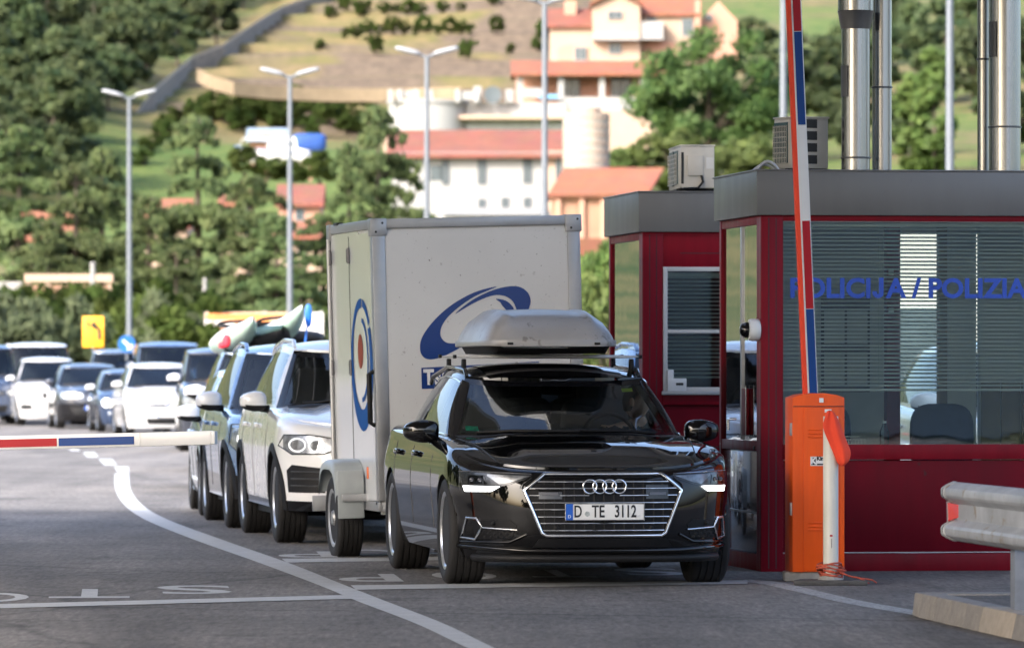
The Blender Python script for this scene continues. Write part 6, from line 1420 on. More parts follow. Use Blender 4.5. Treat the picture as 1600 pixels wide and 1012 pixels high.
# the lowered arm across the left lane
Z2 = 37.0; pL = at(-520, 704.5, 38.4); pR = at(332, 683.5, Z2)
arm2 = empty('boom_gate', pR, 0, 'lowered barrier arm with red and blue bands across the left lane', 'barrier arm')
dv = (pL - pR); ln = dv.length; arm2.rotation_mode = 'QUATERNION'
zx = dv.normalized(); yx = Vector((0, 0, 1)).cross(zx).normalized(); 
wx = zx.cross(yx) * -1
arm2.matrix_basis = frame(pR, wx, yx if yx.y > 0 else yx, zx)
def la(px): return (332 - px) / (332 + 520) * ln * 1.0
yo = -1 if (arm2.matrix_basis.to_3x3() @ Vector((0, 1, 0))).y > 0 else 1
MB().prism([(-0.046, -0.028), (0.046, -0.028), (0.046, 0.028), (-0.046, 0.028)], 0, ln).build('arm_profile', M_arm_white, arm2, bevel=0.010)
for (a, b, m) in ((216, 101, M_arm_blue), (98, -20, M_arm_red), (-140, -260, M_arm_blue), (-262, -380, M_arm_red)):
    MB().box((0.004, yo * 0.0292, (la(a) + la(b)) / 2), (0.053, 0.005, abs(la(b) - la(a)))).build('arm_band', m, arm2)
MB().box((0, 0, -0.012), (0.086, 0.05, 0.03)).build('end_cap', M_white_pl, arm2, bevel=0.006)
for a_ in (225,): MB().box((0.0, yo * 0.029, la(a_)), (0.09, 0.003, 0.004)).build('arm_joint', M_alu, arm2)
c2 = empty('barrier_cabinet', (pL.x - 0.05, pL.y + 0.20, 0), 0, 'orange barrier cabinet of the left lane, outside the picture', 'barrier')
MB().box((0, 0, 0.55), (0.36, 0.30, 1.1)).build('cabinet_body', M_orange, c2, bevel=0.02); MB().box((0, -0.155, 0.5), (0.26, 0.012, 0.9)).build('cabinet_door', M_orange, c2, bevel=0.004)
# white post with the tied red cloth
Zp = 37.35; pc = Vector((px_x(1298, Zp), Zp, 0))
po = empty('bollard_post', pc, 0, 'white plastic post on a dark rubber foot in front of the orange cabinet', 'post')
MB().lathe([(0, 0.05), (0.049, 0.05), (0.0505, 0.2), (0.0495, px_z(650, Zp)), (0.0, px_z(650, Zp))], 28).build('post_tube', pmat('cream_plastic', (0.60, 0.585, 0.52), rough=0.42, var=0.06, scale=3, speck=[((0.4, 0.37, 0.3), 18, 0.72)]), po, smooth=40)
MB().box((0.0, -0.050, px_z(836, Zp)), (0.018, 0.006, 0.012)).build('post_mark', M_arm_red, po); MB().box((0.003, -0.0505, px_z(848, Zp)), (0.006, 0.004, 0.06)).build('post_mark', M_concrete, po)
MB().prism([(-0.25, -0.10), (0.235, -0.12), (0.245, 0.10), (-0.20, 0.14)], 0.0, 0.035).build('rubber_foot', pmat('foot_rubber', (0.055, 0.055, 0.055), rough=0.85, var=0.2, scale=8, bump=0.3), po, bevel=0.012)
MB().lathe([(0, 0.034), (0.085, 0.034), (0.075, 0.055), (0.058, 0.075), (0.0, 0.075)], 24).build('foot_collar', M_concrete, po, smooth=40)
cb = MB()
cb.prism([(-0.20, -0.12), (0.20, -0.12), (0.20, 0.13), (-0.20, 0.13)], 0, cz0 + 0.001)
tag(cb.build('concrete_base', M_concrete, None, bevel=0.015, loc=bc + Vector((-0.03, 0.14, 0))), 'rough concrete block under the orange cabinet', 'concrete block')
# cloth: folded wedge hung over the post's top
cl = []
pts_l = [(1292, 640), (1290, 650), (1284, 664), (1290, 680), (1297, 695), (1304, 712), (1312, 733)]
pts_r = [(1302, 641), (1308, 650), (1314, 664), (1320, 680), (1326, 695), (1331, 705), (1328, 722)]
for i, (a, b) in enumerate(zip(pts_l, pts_r)):
    row = []
    for k in range(9):
        t = k / 8; p = at(a[0] + (b[0] - a[0]) * t, a[1] + (b[1] - a[1]) * t, Zp - 0.065 - 0.012 * math.sin(3.0 * math.pi * t + i * 0.5) - 0.02 * math.sin(math.pi * t)); row.append(p)
    cl.append(row)
back = [[Vector((p.x, p.y + 0.05, p.z)) for p in r_] for r_ in cl]
cm = MB().grid([r_ + bk[::-1] for r_, bk in zip(cl, back)], wrap=True); cm.add([*cl[-1], *back[-1][::-1]], [tuple(range(18))]); cm.add([*cl[0], *back[0][::-1]], [tuple(range(18))])
clo = cm.build('signal_cloth', M_orange_red, None, smooth=70); clo.modifiers.new('s', 'SUBSURF').levels = 1; clo.modifiers['s'].render_levels = 2
tag(clo, 'orange red cloth tied over the top of the white post', 'cloth')
tp = MB(); rr_ = random.Random(3)
for k in range(9):
    r0 = 0.062 + rr_.random() * 0.03; z0 = 0.055 + 0.010 * k; ph = rr_.random() * 6
    tp.tube([(r0 * math.cos(a + ph) * (1 + 0.12 * math.sin(3 * a + k)), r0 * math.sin(a + ph), z0 + 0.012 * math.sin(2 * a + k)) for a in np.linspace(0, 2 * math.pi, 22, endpoint=False)], 0.0055, 5, closed=True)
tp.tube([(0.06, -0.05, 0.08), (0.14, -0.06, 0.055), (0.20, -0.02, 0.045), (0.27, -0.03, 0.035), (0.30, 0.0, 0.015)], 0.0055, 5); tp.tube([(0.05, -0.06, 0.09), (0.12, -0.05, 0.06), (0.18, -0.07, 0.05), (0.25, -0.06, 0.012)], 0.0055, 5)
tag(tp.build('barrier_tape', pmat('red_brown_tape', (0.40, 0.065, 0.03), rough=0.6, var=0.3, scale=20), None, smooth=50, loc=pc), 'red brown cord wound round the foot of the white post', 'cord')
# kerbed island with the guard rail
def isl(d, o, z): return Vector((2.31, 32.35, 0)) + Vector((math.sin(R(6.6)), -math.cos(R(6.6)), 0)) * d + Vector((math.cos(R(6.6)), math.sin(R(6.6)), 0)) * o + Vector((0, 0, z))
M_island = asphalt('island_asphalt', (0.10, 0.085, 0.072))
ist = MB().grid([[isl(d, o, 0.125) for o in (0.17, 2.5)] for d in (-0.55, 8)]).build('island', M_island, None); structure(ist)
MB().add([isl(-0.2, 0.04, 0.0), isl(8, 0.04, 0.0), isl(8, 0.16, 0.0), isl(-0.2, 0.16, 0.0), isl(-0.2, 0.04, 0.10), isl(8, 0.04, 0.10), isl(8, 0.16, 0.10), isl(-0.2, 0.16, 0.10)], [(4, 5, 6, 7), (0, 1, 5, 4), (3, 0, 4, 7)]).build('kerb_bed', M_ink, None)['kind'] = 'structure'
kb = empty('kerb', isl(0, 0, 0), 0, 'worn tan kerb of the island under the guard rail', 'kerb')
Mi_ = Matrix.Translation(-isl(0, 0, 0))
nk = 14; edges_ = [-0.02, 0.42, 0.84, 1.27, 1.72, 2.6, 3.5, 4.4, 5.3, 6.2, 7.1, 8.0]
for k in range(len(edges_) - 1):
    a, b = edges_[k] + 0.003, edges_[k + 1] - 0.003
    v = [isl(a, 0.0, 0), isl(b, 0.0, 0), isl(b, 0.165, 0), isl(a, 0.165, 0), isl(a, 0.03, 0.135), isl(b, 0.03, 0.135), isl(b, 0.165, 0.135), isl(a, 0.165, 0.135)]
    MB().add(v, [(3, 2, 1, 0), (4, 5, 6, 7), (0, 1, 5, 4), (1, 2, 6, 5), (2, 3, 7, 6), (3, 0, 4, 7)], M=Mi_).build('kerb_stone', M_kerb_light if k in (4, 7) else M_kerb, kb, bevel=0.010)
for k in range(3):
    o0, o1 = 0.004 + 0.6 * k, 0.6 + 0.6 * k - 0.004
    v = [isl(-0.32 - 0.10 * 0, o0 + 0.02, 0), isl(-0.03, o0, 0), isl(-0.03, o1, 0), isl(-0.32, o1, 0), isl(-0.29, o0 + 0.03, 0.135), isl(-0.03, o0 + 0.03, 0.135), isl(-0.03, o1, 0.135), isl(-0.29, o1, 0.135)]
    MB().add(v, [(3, 2, 1, 0), (4, 5, 6, 7), (0, 1, 5, 4), (1, 2, 6, 5), (2, 3, 7, 6), (3, 0, 4, 7)], M=Mi_).build('kerb_stone', M_kerb, kb, bevel=0.012)
M_galv = pmat('galvanised_steel', (0.40, 0.41, 0.42), rough=0.48, metal=0.3, var=0.30, scale=4, rvar=0.12, speck=[((0.30, 0.25, 0.19), 7, 0.60), ((0.55, 0.55, 0.55), 26, 0.66), ((0.16, 0.14, 0.12), 45, 0.70)])
M_galv_d = pmat('galvanised_post', (0.20, 0.215, 0.24), rough=0.5, metal=0.3, var=0.25, scale=6)
def rl(d, o, z): return Vector((2.415, 31.55, 0)) + Vector((math.sin(R(6.8)), -math.cos(R(6.8)), 0)) * d + Vector((math.cos(R(6.8)), math.sin(R(6.8)), 0)) * o + Vector((0, 0, z))
gr_ = empty('guard_rail', rl(0, 0, 0), 0, 'weathered grey steel guard rail on the kerbed island', 'guard rail')
Mg = Matrix.Translation(-rl(0, 0, 0))
prof = [(0.045, 0.158), (0.036, 0.154), (0.004, 0.140), (-0.018, 0.126), (-0.022, 0.116), (-0.022, 0.092), (-0.016, 0.080), (0.030, 0.052), (0.036, 0.044), (0.036, -0.044), (0.030, -0.052), (-0.016, -0.080), (-0.022, -0.092), (-0.022, -0.116), (-0.018, -0.126), (0.004, -0.140), (0.036, -0.154), (0.045, -0.158)]
zc_ = 0.625
P = [[rl(d, o, zc_ + z) for o, z in prof] for d in (0.0, 0.1, 2.0, 6.0)]
rail = MB().grid(P, M=Mg).build('rail_beam', M_galv, gr_, smooth=24); so = rail.modifiers.new('thick', 'SOLIDIFY'); so.thickness = 0.006; so.offset = 1
P = [[rl(d, o * k - 0.004 + (0.045 if d < -0.05 else 0) * (1 if True else 0), zc_ + z * k2) for o, z in prof] for d, k, k2 in ((0.06, 1.0, 1.02), (-0.03, 1.0, 1.02), (-0.10, 0.85, 0.97), (-0.13, 0.7, 0.94))]
ec = MB().grid(P, M=Mg).build('end_piece', M_galv, gr_, smooth=24); so = ec.modifiers.new('thick', 'SOLIDIFY'); so.thickness = 0.006; so.offset = 1
MB().tube([rl(0.02, o - 0.010, zc_ + z) for o, z in prof], 0.004, 5, M=Mg).build('lap_edge', M_ink, gr_)
rf_ = MB().add([rl(0.0, -0.0, zc_ + 0.050), rl(0.16, 0.030, zc_ + 0.040), rl(0.16, 0.030, zc_ - 0.030), rl(0.02, 0.0, zc_ - 0.055), rl(0.0, 0.012, zc_ + 0.050), rl(0.16, 0.04, zc_ + 0.040), rl(0.16, 0.04, zc_ - 0.030), rl(0.02, 0.012, zc_ - 0.055)], [(0, 1, 2, 3), (7, 6, 5, 4), (0, 4, 5, 1), (1, 5, 6, 2), (2, 6, 7, 3), (3, 7, 4, 0)], M=Mg).build('reflector', pmat('red_reflector', (0.62, 0.012, 0.02), rough=0.25, coat=0.5), gr_)
MB().add([rl(-0.012, -0.004, zc_ + 0.055), rl(0.0, -0.004, zc_ + 0.055), rl(0.02, -0.004, zc_ - 0.06), rl(0.008, -0.004, zc_ - 0.06), rl(-0.012, 0.01, zc_ + 0.055), rl(0.0, 0.01, zc_ + 0.055), rl(0.02, 0.01, zc_ - 0.06), rl(0.008, 0.01, zc_ - 0.06)], [(0, 1, 2, 3), (7, 6, 5, 4), (0, 4, 5, 1), (1, 5, 6, 2), (2, 6, 7, 3), (3, 7, 4, 0)], M=Mg).build('reflector_edge', M_alu, gr_)
MB().superell(Mg @ rl(0.42, 0.05, zc_), (0.012, 0.012, 0.014), 1, 1, 10, 6).build('bolt', M_ink, gr_)
for d in (1.28, 3.4, 5.6): MB().prism([(-0.055, -0.03), (0.055, -0.03), (0.055, -0.022), (-0.045, -0.022), (-0.045, 0.022), (0.055, 0.022), (0.055, 0.03), (-0.055, 0.03)], 0.10, 0.70, M=Mg @ Matrix.Translation(rl(d, 0.13, 0)) @ Matrix.Rotation(R(97), 4, 'Z')).build('rail_post', M_galv_d, gr_)
for d in (1.28, 3.4, 5.6): MB().add([rl(d - 0.03, 0.06, 0.56), rl(d + 0.03, 0.06, 0.56), rl(d + 0.03, 0.06, 0.69), rl(d - 0.03, 0.06, 0.69), rl(d - 0.03, 0.11, 0.56), rl(d + 0.03, 0.11, 0.56), rl(d + 0.03, 0.11, 0.69), rl(d - 0.03, 0.11, 0.69)], [(3, 2, 1, 0), (4, 5, 6, 7), (0, 1, 5, 4), (2, 3, 7, 6), (1, 2, 6, 5), (0, 4, 7, 3)], M=Mg).build('spacer', M_galv, gr_)

# ------------------------------------------------------------------ border canopy over the booths (its underside shades them)
M_can = pmat('canopy_steel', (0.60, 0.59, 0.56), rough=0.5, var=0.08, scale=2)
M_can_r = pmat('canopy_sheet', (0.58, 0.58, 0.56), rough=0.6, var=0.08, scale=0.8)
can = empty('canopy', (0, 40, 0), YB, 'grey steel roof spanning the lanes above the booths', 'canopy')
CZ = 6.3
for (x0, x1, y0, y1) in ((-12, -1.3, -31, 11), (0.6, 3.5, -31, 11), (-1.3, 0.6, -31, -0.6), (-1.3, 0.6, 3.6, 11)):
    MB().box(((x0 + x1) / 2, (y0 + y1) / 2, CZ + 0.45), (x1 - x0, y1 - y0, 0.10)).build('roof_sheet', M_can_r, can)
for k in range(11): MB().box((-4.25, -30.6 + 4.1 * k, CZ + 0.2), (15.3, 0.16, 0.36)).build('roof_beam', M_can, can, bevel=0.01)
for x in (-11.7, -8, -4.6, -1.4, 0.7, 3.3): MB().box((x, -10, CZ + 0.15), (0.14, 41.6, 0.30)).build('roof_girder', M_can, can, bevel=0.01)
for x in (-11.7, ): 
    for y in (-28, 8): MB().tube([(x, y, 0), (x, y, CZ)], 0.18, 16).build('column', M_can, can, smooth=40)
for (x0, y0, dx, dy) in ((-4.25, -31.1, 15.6, 0.08), (-4.25, 11.1, 15.6, 0.08), (-12.1, -10, 0.08, 42), (3.6, -10, 0.08, 42)): MB().box((x0, y0, CZ + 0.35), (dx, dy, 0.6)).build('roof_fascia', M_fascia, can)
# ------------------------------------------------------------------ hillside
HP = sinterp([(175, 0.12), (215, 0.5), (300, 3.2), (350, 8.0), (1050, 88.0)], 900)
def sstep(x, a, b): t = min(1, max(0, (x - a) / (b - a))); return t * t * (3 - 2 * t)
def hill(x, y):
    z = HP(min(1050, y)) if y < 1050 else 88 + (y - 1050) * 0.06
    z += 0.9 * math.sin(x * 0.045 + 1.0) * math.sin(y * 0.021) * sstep(y, 260, 360) + 0.5 * math.sin(x * 0.11 + y * 0.05) * sstep(y, 300, 400)
    left = sstep(-x, 26 + (min(y, 900) - 500) * 0.02, 60) * sstep(y, 330, 480); z += left * 7
    terr = sstep(x, -33, -27) * (1 - sstep(x, 4, 12)) * sstep(y, 472, 480) * (1 - sstep(y, 700, 720))
    if terr > 0:
        st = 15.0; k = (y - 476) / st; f = k - math.floor(k); q = (math.floor(k) + (sstep(f, 0.0, 0.13) * 0.86 + 0.14 * f)) * st + 476
        z += terr * (HP(q) - HP(y))
    return z - 0.06
def on_hill(px, py, y0=200, y1=1000):
    prev = None
    for Y in np.arange(y0, y1, 1.0):
        X = px_x(px, Y)
        if px_z(py, Y) <= hill(X, Y): return Vector((X, Y, hill(X, Y)))
    return Vector((px_x(px, y1), y1, hill(px_x(px, y1), y1)))
def hill_mat():
    m, nt, out = new_mat('hillside'); N, L = nt.nodes, nt.links
    p = N.new('ShaderNodeBsdfPrincipled'); setin(p, Roughness=0.95, Specular_IOR_Level=0.15)
    geo = N.new('ShaderNodeNewGeometry')
    def noise(sc, det=5):
        n = N.new('ShaderNodeTexNoise'); setin(n, Scale=sc, Detail=det, Roughness=0.65); L.new(geo.outputs['Position'], n.inputs['Vector']); return n.outputs['Fac']
    def rng(v, a, b, c=0, d=1):
        r = N.new('ShaderNodeMapRange'); setin(r, From_Min=a, From_Max=b, To_Min=c, To_Max=d); L.new(v, r.inputs['Value']); return r.outputs['Result']
    def mix(f, a, b):
        x = N.new('ShaderNodeMix'); x.data_type = 'RGBA'; L.new(f, x.inputs[0])
        for i, c in ((6, a), (7, b)):
            if isinstance(c, tuple): x.inputs[i].default_value = c4(c)
            else: L.new(c, x.inputs[i])
        return x.outputs[2]
    def mth(op, a, b):
        k = N.new('ShaderNodeMath'); k.operation = op; k.use_clamp = True
        for i, c in ((0, a), (1, b)):
            if isinstance(c, (int, float)): k.inputs[i].default_value = c
            else: L.new(c, k.inputs[i])
        return k.outputs[0]
    sp = N.new('ShaderNodeSeparateXYZ'); L.new(geo.outputs['Position'], sp.inputs[0]); sn = N.new('ShaderNodeSeparateXYZ'); L.new(geo.outputs['Normal'], sn.inputs[0])
    gold = mix(rng(noise(0.35), 0.35, 0.65), (0.165, 0.125, 0.062), (0.095, 0.092, 0.036))
    green = mix(rng(noise(0.5), 0.35, 0.65), (0.045, 0.085, 0.02), (0.11, 0.135, 0.035))
    forest = mix(rng(noise(0.2), 0.4, 0.6), (0.035, 0.055, 0.016), (0.10, 0.09, 0.035))
    stone = mix(rng(noise(1.2), 0.35, 0.65), (0.085, 0.066, 0.050), (0.13, 0.10, 0.072))
    ynoise = mth('ADD', rng(sp.outputs['Y'], 0, 1000), rng(noise(0.08), 0.2, 0.8, -0.012, 0.012))
    c = mix(rng(noise(0.06), 0.42, 0.58), gold, green)                                  # mixed slope
    inx = mth('MULTIPLY', rng(sp.outputs['X'], -34, -28), rng(sp.outputs['X'], 20, 12))
    c = mix(mth('MULTIPLY', inx, rng(ynoise, 0.455, 0.462)), c, gold)                   # dry terraces
    gx = mth('MULTIPLY', rng(sp.outputs['X'], -36, -30), rng(sp.outputs['X'], 0, -6))
    c = mix(mth('MULTIPLY', gx, mth('MULTIPLY', rng(ynoise, 0.35, 0.36), rng(ynoise, 0.460, 0.452))), c, green)   # green strip below the wall
    c = mix(rng(sp.outputs['X'], -32, -40), c, forest)
    c = mix(mth('MULTIPLY', mth('MULTIPLY', rng(sn.outputs['Z'], 0.985, 0.95), inx), rng(mth('ADD', noise(0.05, 2), rng(sp.outputs['X'], -30, 10, -0.12, 0.12)), 0.43, 0.52)), c, stone)   # stone risers
    L.new(c, p.inputs['Base Color'])
    b = N.new('ShaderNodeBump'); setin(b, Strength=0.35, Distance=0.3); L.new(noise(0.9), b.inputs['Height']); L.new(b.outputs['Normal'], p.inputs['Normal'])
    L.new(p.outputs['BSDF'], out.inputs['Surface']); return m
ysh = list(np.arange(175, 470, 6.0)) + list(np.arange(470, 720, 0.9)) + list(np.arange(722, 1050, 12.0)) + [1100, 1400, 2200]
xsh = [-700, -400, -250] + list(np.arange(-180, -40, 10.0)) + list(np.arange(-40, 30, 3.0)) + list(np.arange(30, 190, 10.0)) + [250, 400, 700]
structure(MB().grid([[(x, y, hill(x, y)) for x in xsh] for y in ysh]).build('hillside', hill_mat(), None, smooth=70, merge=0))

# ------------------------------------------------------------------ foliage
def leaf_mat(name, c1, c2, trans=0.42, zc=3.0):
    c1 = tuple(q * 0.96 for q in c1); c2 = tuple(q * 0.98 for q in c2)
    m, nt, out = new_mat(name); N, L = nt.nodes, nt.links
    geo = N.new('ShaderNodeNewGeometry'); oi = N.new('ShaderNodeObjectInfo')
    rp = N.new('ShaderNodeMix'); rp.data_type = 'RGBA'; rp.inputs[6].default_value = c4(c1); rp.inputs[7].default_value = c4(c2)
    tc = N.new('ShaderNodeTexCoord'); nz = N.new('ShaderNodeTexNoise'); setin(nz, Scale=0.9, Detail=2); L.new(tc.outputs['Object'], nz.inputs['Vector'])
    a = N.new('ShaderNodeMath'); a.operation = 'MULTIPLY_ADD'; a.inputs[1].default_value = 0.55; L.new(geo.outputs['Random Per Island'], a.inputs[0])
    mr = N.new('ShaderNodeMapRange'); setin(mr, From_Min=0.3, From_Max=0.7, To_Min=-0.1, To_Max=0.55); L.new(nz.outputs['Fac'], mr.inputs['Value']); L.new(mr.outputs['Result'], a.inputs[2]); a.use_clamp = True
    L.new(a.outputs[0], rp.inputs[0])
    hs = N.new('ShaderNodeHueSaturation'); mh = N.new('ShaderNodeMapRange'); setin(mh, To_Min=0.78, To_Max=1.22); L.new(oi.outputs['Random'], mh.inputs['Value']); L.new(mh.outputs['Result'], hs.inputs['Value'])
    mh2 = N.new('ShaderNodeMapRange'); setin(mh2, To_Min=0.485, To_Max=0.515); L.new(oi.outputs['Random'], mh2.inputs['Value']); L.new(mh2.outputs['Result'], hs.inputs['Hue'])
    L.new(rp.outputs[2], hs.inputs['Color'])
    d = N.new('ShaderNodeBsdfPrincipled'); setin(d, Roughness=0.6, Specular_IOR_Level=0.25); L.new(hs.outputs['Color'], d.inputs['Base Color'])
    t = N.new('ShaderNodeBsdfTranslucent'); L.new(hs.outputs['Color'], t.inputs['Color'])
    vs = N.new('ShaderNodeVectorMath'); vs.operation = 'SUBTRACT'; vs.inputs[1].default_value = (0, 0, zc); L.new(tc.outputs['Object'], vs.inputs[0])
    vt = N.new('ShaderNodeVectorTransform'); vt.vector_type = 'VECTOR'; vt.convert_from = 'OBJECT'; vt.convert_to = 'WORLD'; L.new(vs.outputs[0], vt.inputs[0])
    vn = N.new('ShaderNodeVectorMath'); vn.operation = 'NORMALIZE'; L.new(vt.outputs[0], vn.inputs[0])
    vm = N.new('ShaderNodeMix'); vm.data_type = 'VECTOR'; vm.inputs[0].default_value = 0.55; L.new(geo.outputs['Normal'], vm.inputs[4]); L.new(vn.outputs[0], vm.inputs[5])
    v2 = N.new('ShaderNodeVectorMath'); v2.operation = 'NORMALIZE'; L.new(vm.outputs[1], v2.inputs[0]); L.new(v2.outputs[0], d.inputs['Normal'])
    mx = N.new('ShaderNodeMixShader'); mx.inputs[0].default_value = trans; L.new(d.outputs[0], mx.inputs[1]); L.new(t.outputs[0], mx.inputs[2]); L.new(mx.outputs[0], out.inputs['Surface'])
    return m
ML_oak = leaf_mat('broad_leaves', (0.030, 0.064, 0.016), (0.105, 0.150, 0.038))
ML_cedar = leaf_mat('cedar_needles', (0.044, 0.076, 0.026), (0.150, 0.185, 0.066), zc=1.0)
ML_bright = leaf_mat('bright_leaves', (0.062, 0.105, 0.024), (0.150, 0.195, 0.052))
ML_olive = leaf_mat('olive_leaves', (0.075, 0.105, 0.045), (0.17, 0.20, 0.10), zc=0.0)
ML_forest = leaf_mat('forest_leaves', (0.026, 0.052, 0.020), (0.120, 0.145, 0.055))
M_bark = pmat('bark', (0.085, 0.065, 0.048), rough=0.95, var=0.3, scale=6, bump=0.4)
def leaves_mesh(name, C, sizes, per, spread, seed, mat, droop=0.0, aspect=1.7):
    """per leaf-clumps round each centre C (n,3), every one a bent four-sided leaf."""
    g = np.random.default_rng(seed); C = np.asarray(C, float); n = len(C) * per
    c = np.repeat(C, per, 0); sp = np.repeat(np.broadcast_to(np.asarray(spread, float), (len(C),)) if np.ndim(spread) else np.full(len(C), spread), per)
    dirs = g.normal(size=(n, 3)); dirs /= np.linalg.norm(dirs, axis=1)[:, None]
    pos = c + dirs * (sp * g.random(n) ** 0.45)[:, None] * np.array([1, 1, 0.8])
    a = g.normal(size=(n, 3)); a[:, 2] -= droop; a /= np.linalg.norm(a, axis=1)[:, None]
    b = np.cross(a, g.normal(size=(n, 3)) + dirs * 0.6); b /= np.linalg.norm(b, axis=1)[:, None]
    s = sizes * (0.55 + 0.9 * g.random(n)); a *= (s * aspect / 2)[:, None]; b *= (s / 2)[:, None]
    nn = np.cross(a, b); nn /= np.linalg.norm(nn, axis=1)[:, None]; nn *= (s * 0.12)[:, None]
    V = np.stack([pos - a, pos + b * 0.9 + nn - a * 0.1, pos + a, pos - b + nn + a * 0.1], 1).reshape(-1, 3)
    me = bpy.data.meshes.new(name); me.vertices.add(4 * n); me.vertices.foreach_set('co', V.astype(np.float32).ravel())
    me.loops.add(4 * n); me.loops.foreach_set('vertex_index', np.arange(4 * n, dtype=np.int32)); me.polygons.add(n)
    me.polygons.foreach_set('loop_start', np.arange(0, 4 * n, 4, dtype=np.int32)); me.polygons.foreach_set('loop_total', np.full(n, 4, np.int32))
    me.materials.append(mat); me.update(); return me
def lumps(seed, w, h, z0, n, flat=0.0):
    g = np.random.default_rng(seed); P = []; S_ = []
    while len(P) < n:
        d = g.normal(size=3); d /= np.linalg.norm(d); r = 0.35 + 0.62 * g.random() ** 0.6
        x, y, z = d[0] * r * w / 2, d[1] * r * w / 2, z0 + h / 2 + d[2] * r * h / 2
        k = 1 + 0.25 * math.sin(3 * math.atan2(y, x) + seed) * (0.5 + 0.5 * d[2])
        P.append((x * k, y * k, z)); S_.append(w * (0.075 + 0.07 * g.random()))
    return np.array(P), np.array(S_)
_protos = {}
def proto(kind, i):
    if (kind, i) in _protos: return _protos[(kind, i)]
    sd = 31 * i + sum(map(ord, kind)); g = np.random.default_rng(sd); tk = MB(); H = 10.0
    if kind == 'oak':
        P, S_ = lumps(sd, 10.5, 8.2, 2.0, 70); me = leaves_mesh('crown', P, 0.27, 180, S_, sd, ML_oak)
        tk.tube([(0, 0, -0.5), (0.1, 0, 2), (0.0, 0.1, 4.5), (0.2, 0, 7)], [0.34, 0.28, 0.2, 0.08], 10)
        for k in range(9): q = P[g.integers(len(P))]; tk.tube([(0.05, 0, 2.2 + 0.3 * k), tuple(q * 0.55 + np.array([0, 0, 1.6])), tuple(q)], [0.13, 0.08, 0.02], 6)
    elif kind == 'forest':
        P, S_ = lumps(sd, 6.5, 7.5, 1.2, 42); me = leaves_mesh('crown', P, 0.34, 100, S_ * 1.0, sd, ML_forest)
        tk.tube([(0, 0, -0.6), (0.1, 0, 2), (0.1, 0.1, 7)], [0.2, 0.16, 0.04], 7)
        for k in range(5): q = P[g.integers(len(P))]; tk.tube([(0.05, 0, 2.2 + 0.5 * k), tuple(q)], [0.08, 0.02], 5)
    elif kind == 'bright':
        P, S_ = lumps(sd, 6.0, 6.0, 0.6, 44); me = leaves_mesh('crown', P, 0.25, 125, S_ * 1.05, sd, ML_bright)
        tk.tube([(0, 0, -0.5), (0.1, 0, 2), (0.1, 0.1, 5)], [0.18, 0.14, 0.04], 7)
        for k in range(5): q = P[g.integers(len(P))]; tk.tube([(0.05, 0, 1.4 + 0.4 * k), tuple(q)], [0.07, 0.02], 5)
    elif kind == 'cedar':
        P = []; S_ = []; tk.tube([(0, 0, -0.5), (0, 0, 5), (0.05, 0, 9.6)], [0.26, 0.16, 0.03], 8)
        for k in range(15):
            z = 0.9 + 8.4 * (k / 14) ** 0.95 + 0.2 * g.normal() * (k < 13); r = 3.9 * (1 - k / 15.0) ** 0.62 + 0.2; nb = 6 if k < 10 else 4
            for j in range(nb):
                if g.random() < 0.12: continue
                a = 2 * math.pi * (j + 0.5 * (k % 2)) / nb + g.normal() * 0.35; rr = r * (0.45 + 0.75 * g.random()); dr = 0.02 + 0.26 * g.random()
                tk.tube([(0, 0, z), (rr * 0.55 * math.cos(a), rr * 0.55 * math.sin(a), z + 0.18), (rr * math.cos(a), rr * math.sin(a), z - dr * rr * 0.6)], [0.05, 0.035, 0.01], 4)
                for q in np.linspace(0.3, 1.0, max(2, int(rr / 0.36))):
                    for sgn in (-1, 0, 1):
                        wd = 0.34 * rr * (1 - q) * 0.9 + 0.18
                        P.append((rr * q * math.cos(a) - sgn * wd * math.sin(a), rr * q * math.sin(a) + sgn * wd * math.cos(a), z + 0.2 * math.sin(math.pi * q) - dr * rr * q ** 2 * 0.6 - 0.05 * abs(sgn))); S_.append(0.17 + 0.10 * g.random())
        me = leaves_mesh('crown', np.array(P), 0.17, 11, np.array(S_), sd, ML_cedar, droop=0.7, aspect=2.2)
    elif kind == 'column':
        g2 = np.random.default_rng(sd); P = []; S_ = []
        for k in range(60):
            z = 0.8 + 8.6 * g2.random(); r = 1.15 * math.sin(math.pi * min(0.97, 0.12 + 0.88 * z / 9.6)) ** 0.6; a = 6.28 * g2.random(); P.append((r * 0.7 * math.cos(a), r * 0.7 * math.sin(a), z)); S_.append(0.5)
        me = leaves_mesh('crown', np.array(P), 0.34, 60, np.array(S_), sd, ML_bright); tk.tube([(0, 0, -0.5), (0, 0, 9)], [0.15, 0.03], 7)
    elif kind == 'shrub':
        P, S_ = lumps(sd, 2.4, 2.1, 0.1, 26); me = leaves_mesh('crown', P, 0.13, 130, S_ * 1.2, sd, ML_olive if i % 2 else ML_bright)
        for k in range(6): q = P[g.integers(len(P))]; tk.tube([(0.1 * math.cos(k), 0.1 * math.sin(k), -0.2), tuple(q)], [0.04, 0.012], 5)
    t = tk.build('trunk', M_bark, None, smooth=50); tme = t.data; bpy.data.objects.remove(t)
    _protos[(kind, i)] = (tme, me); return tme, me
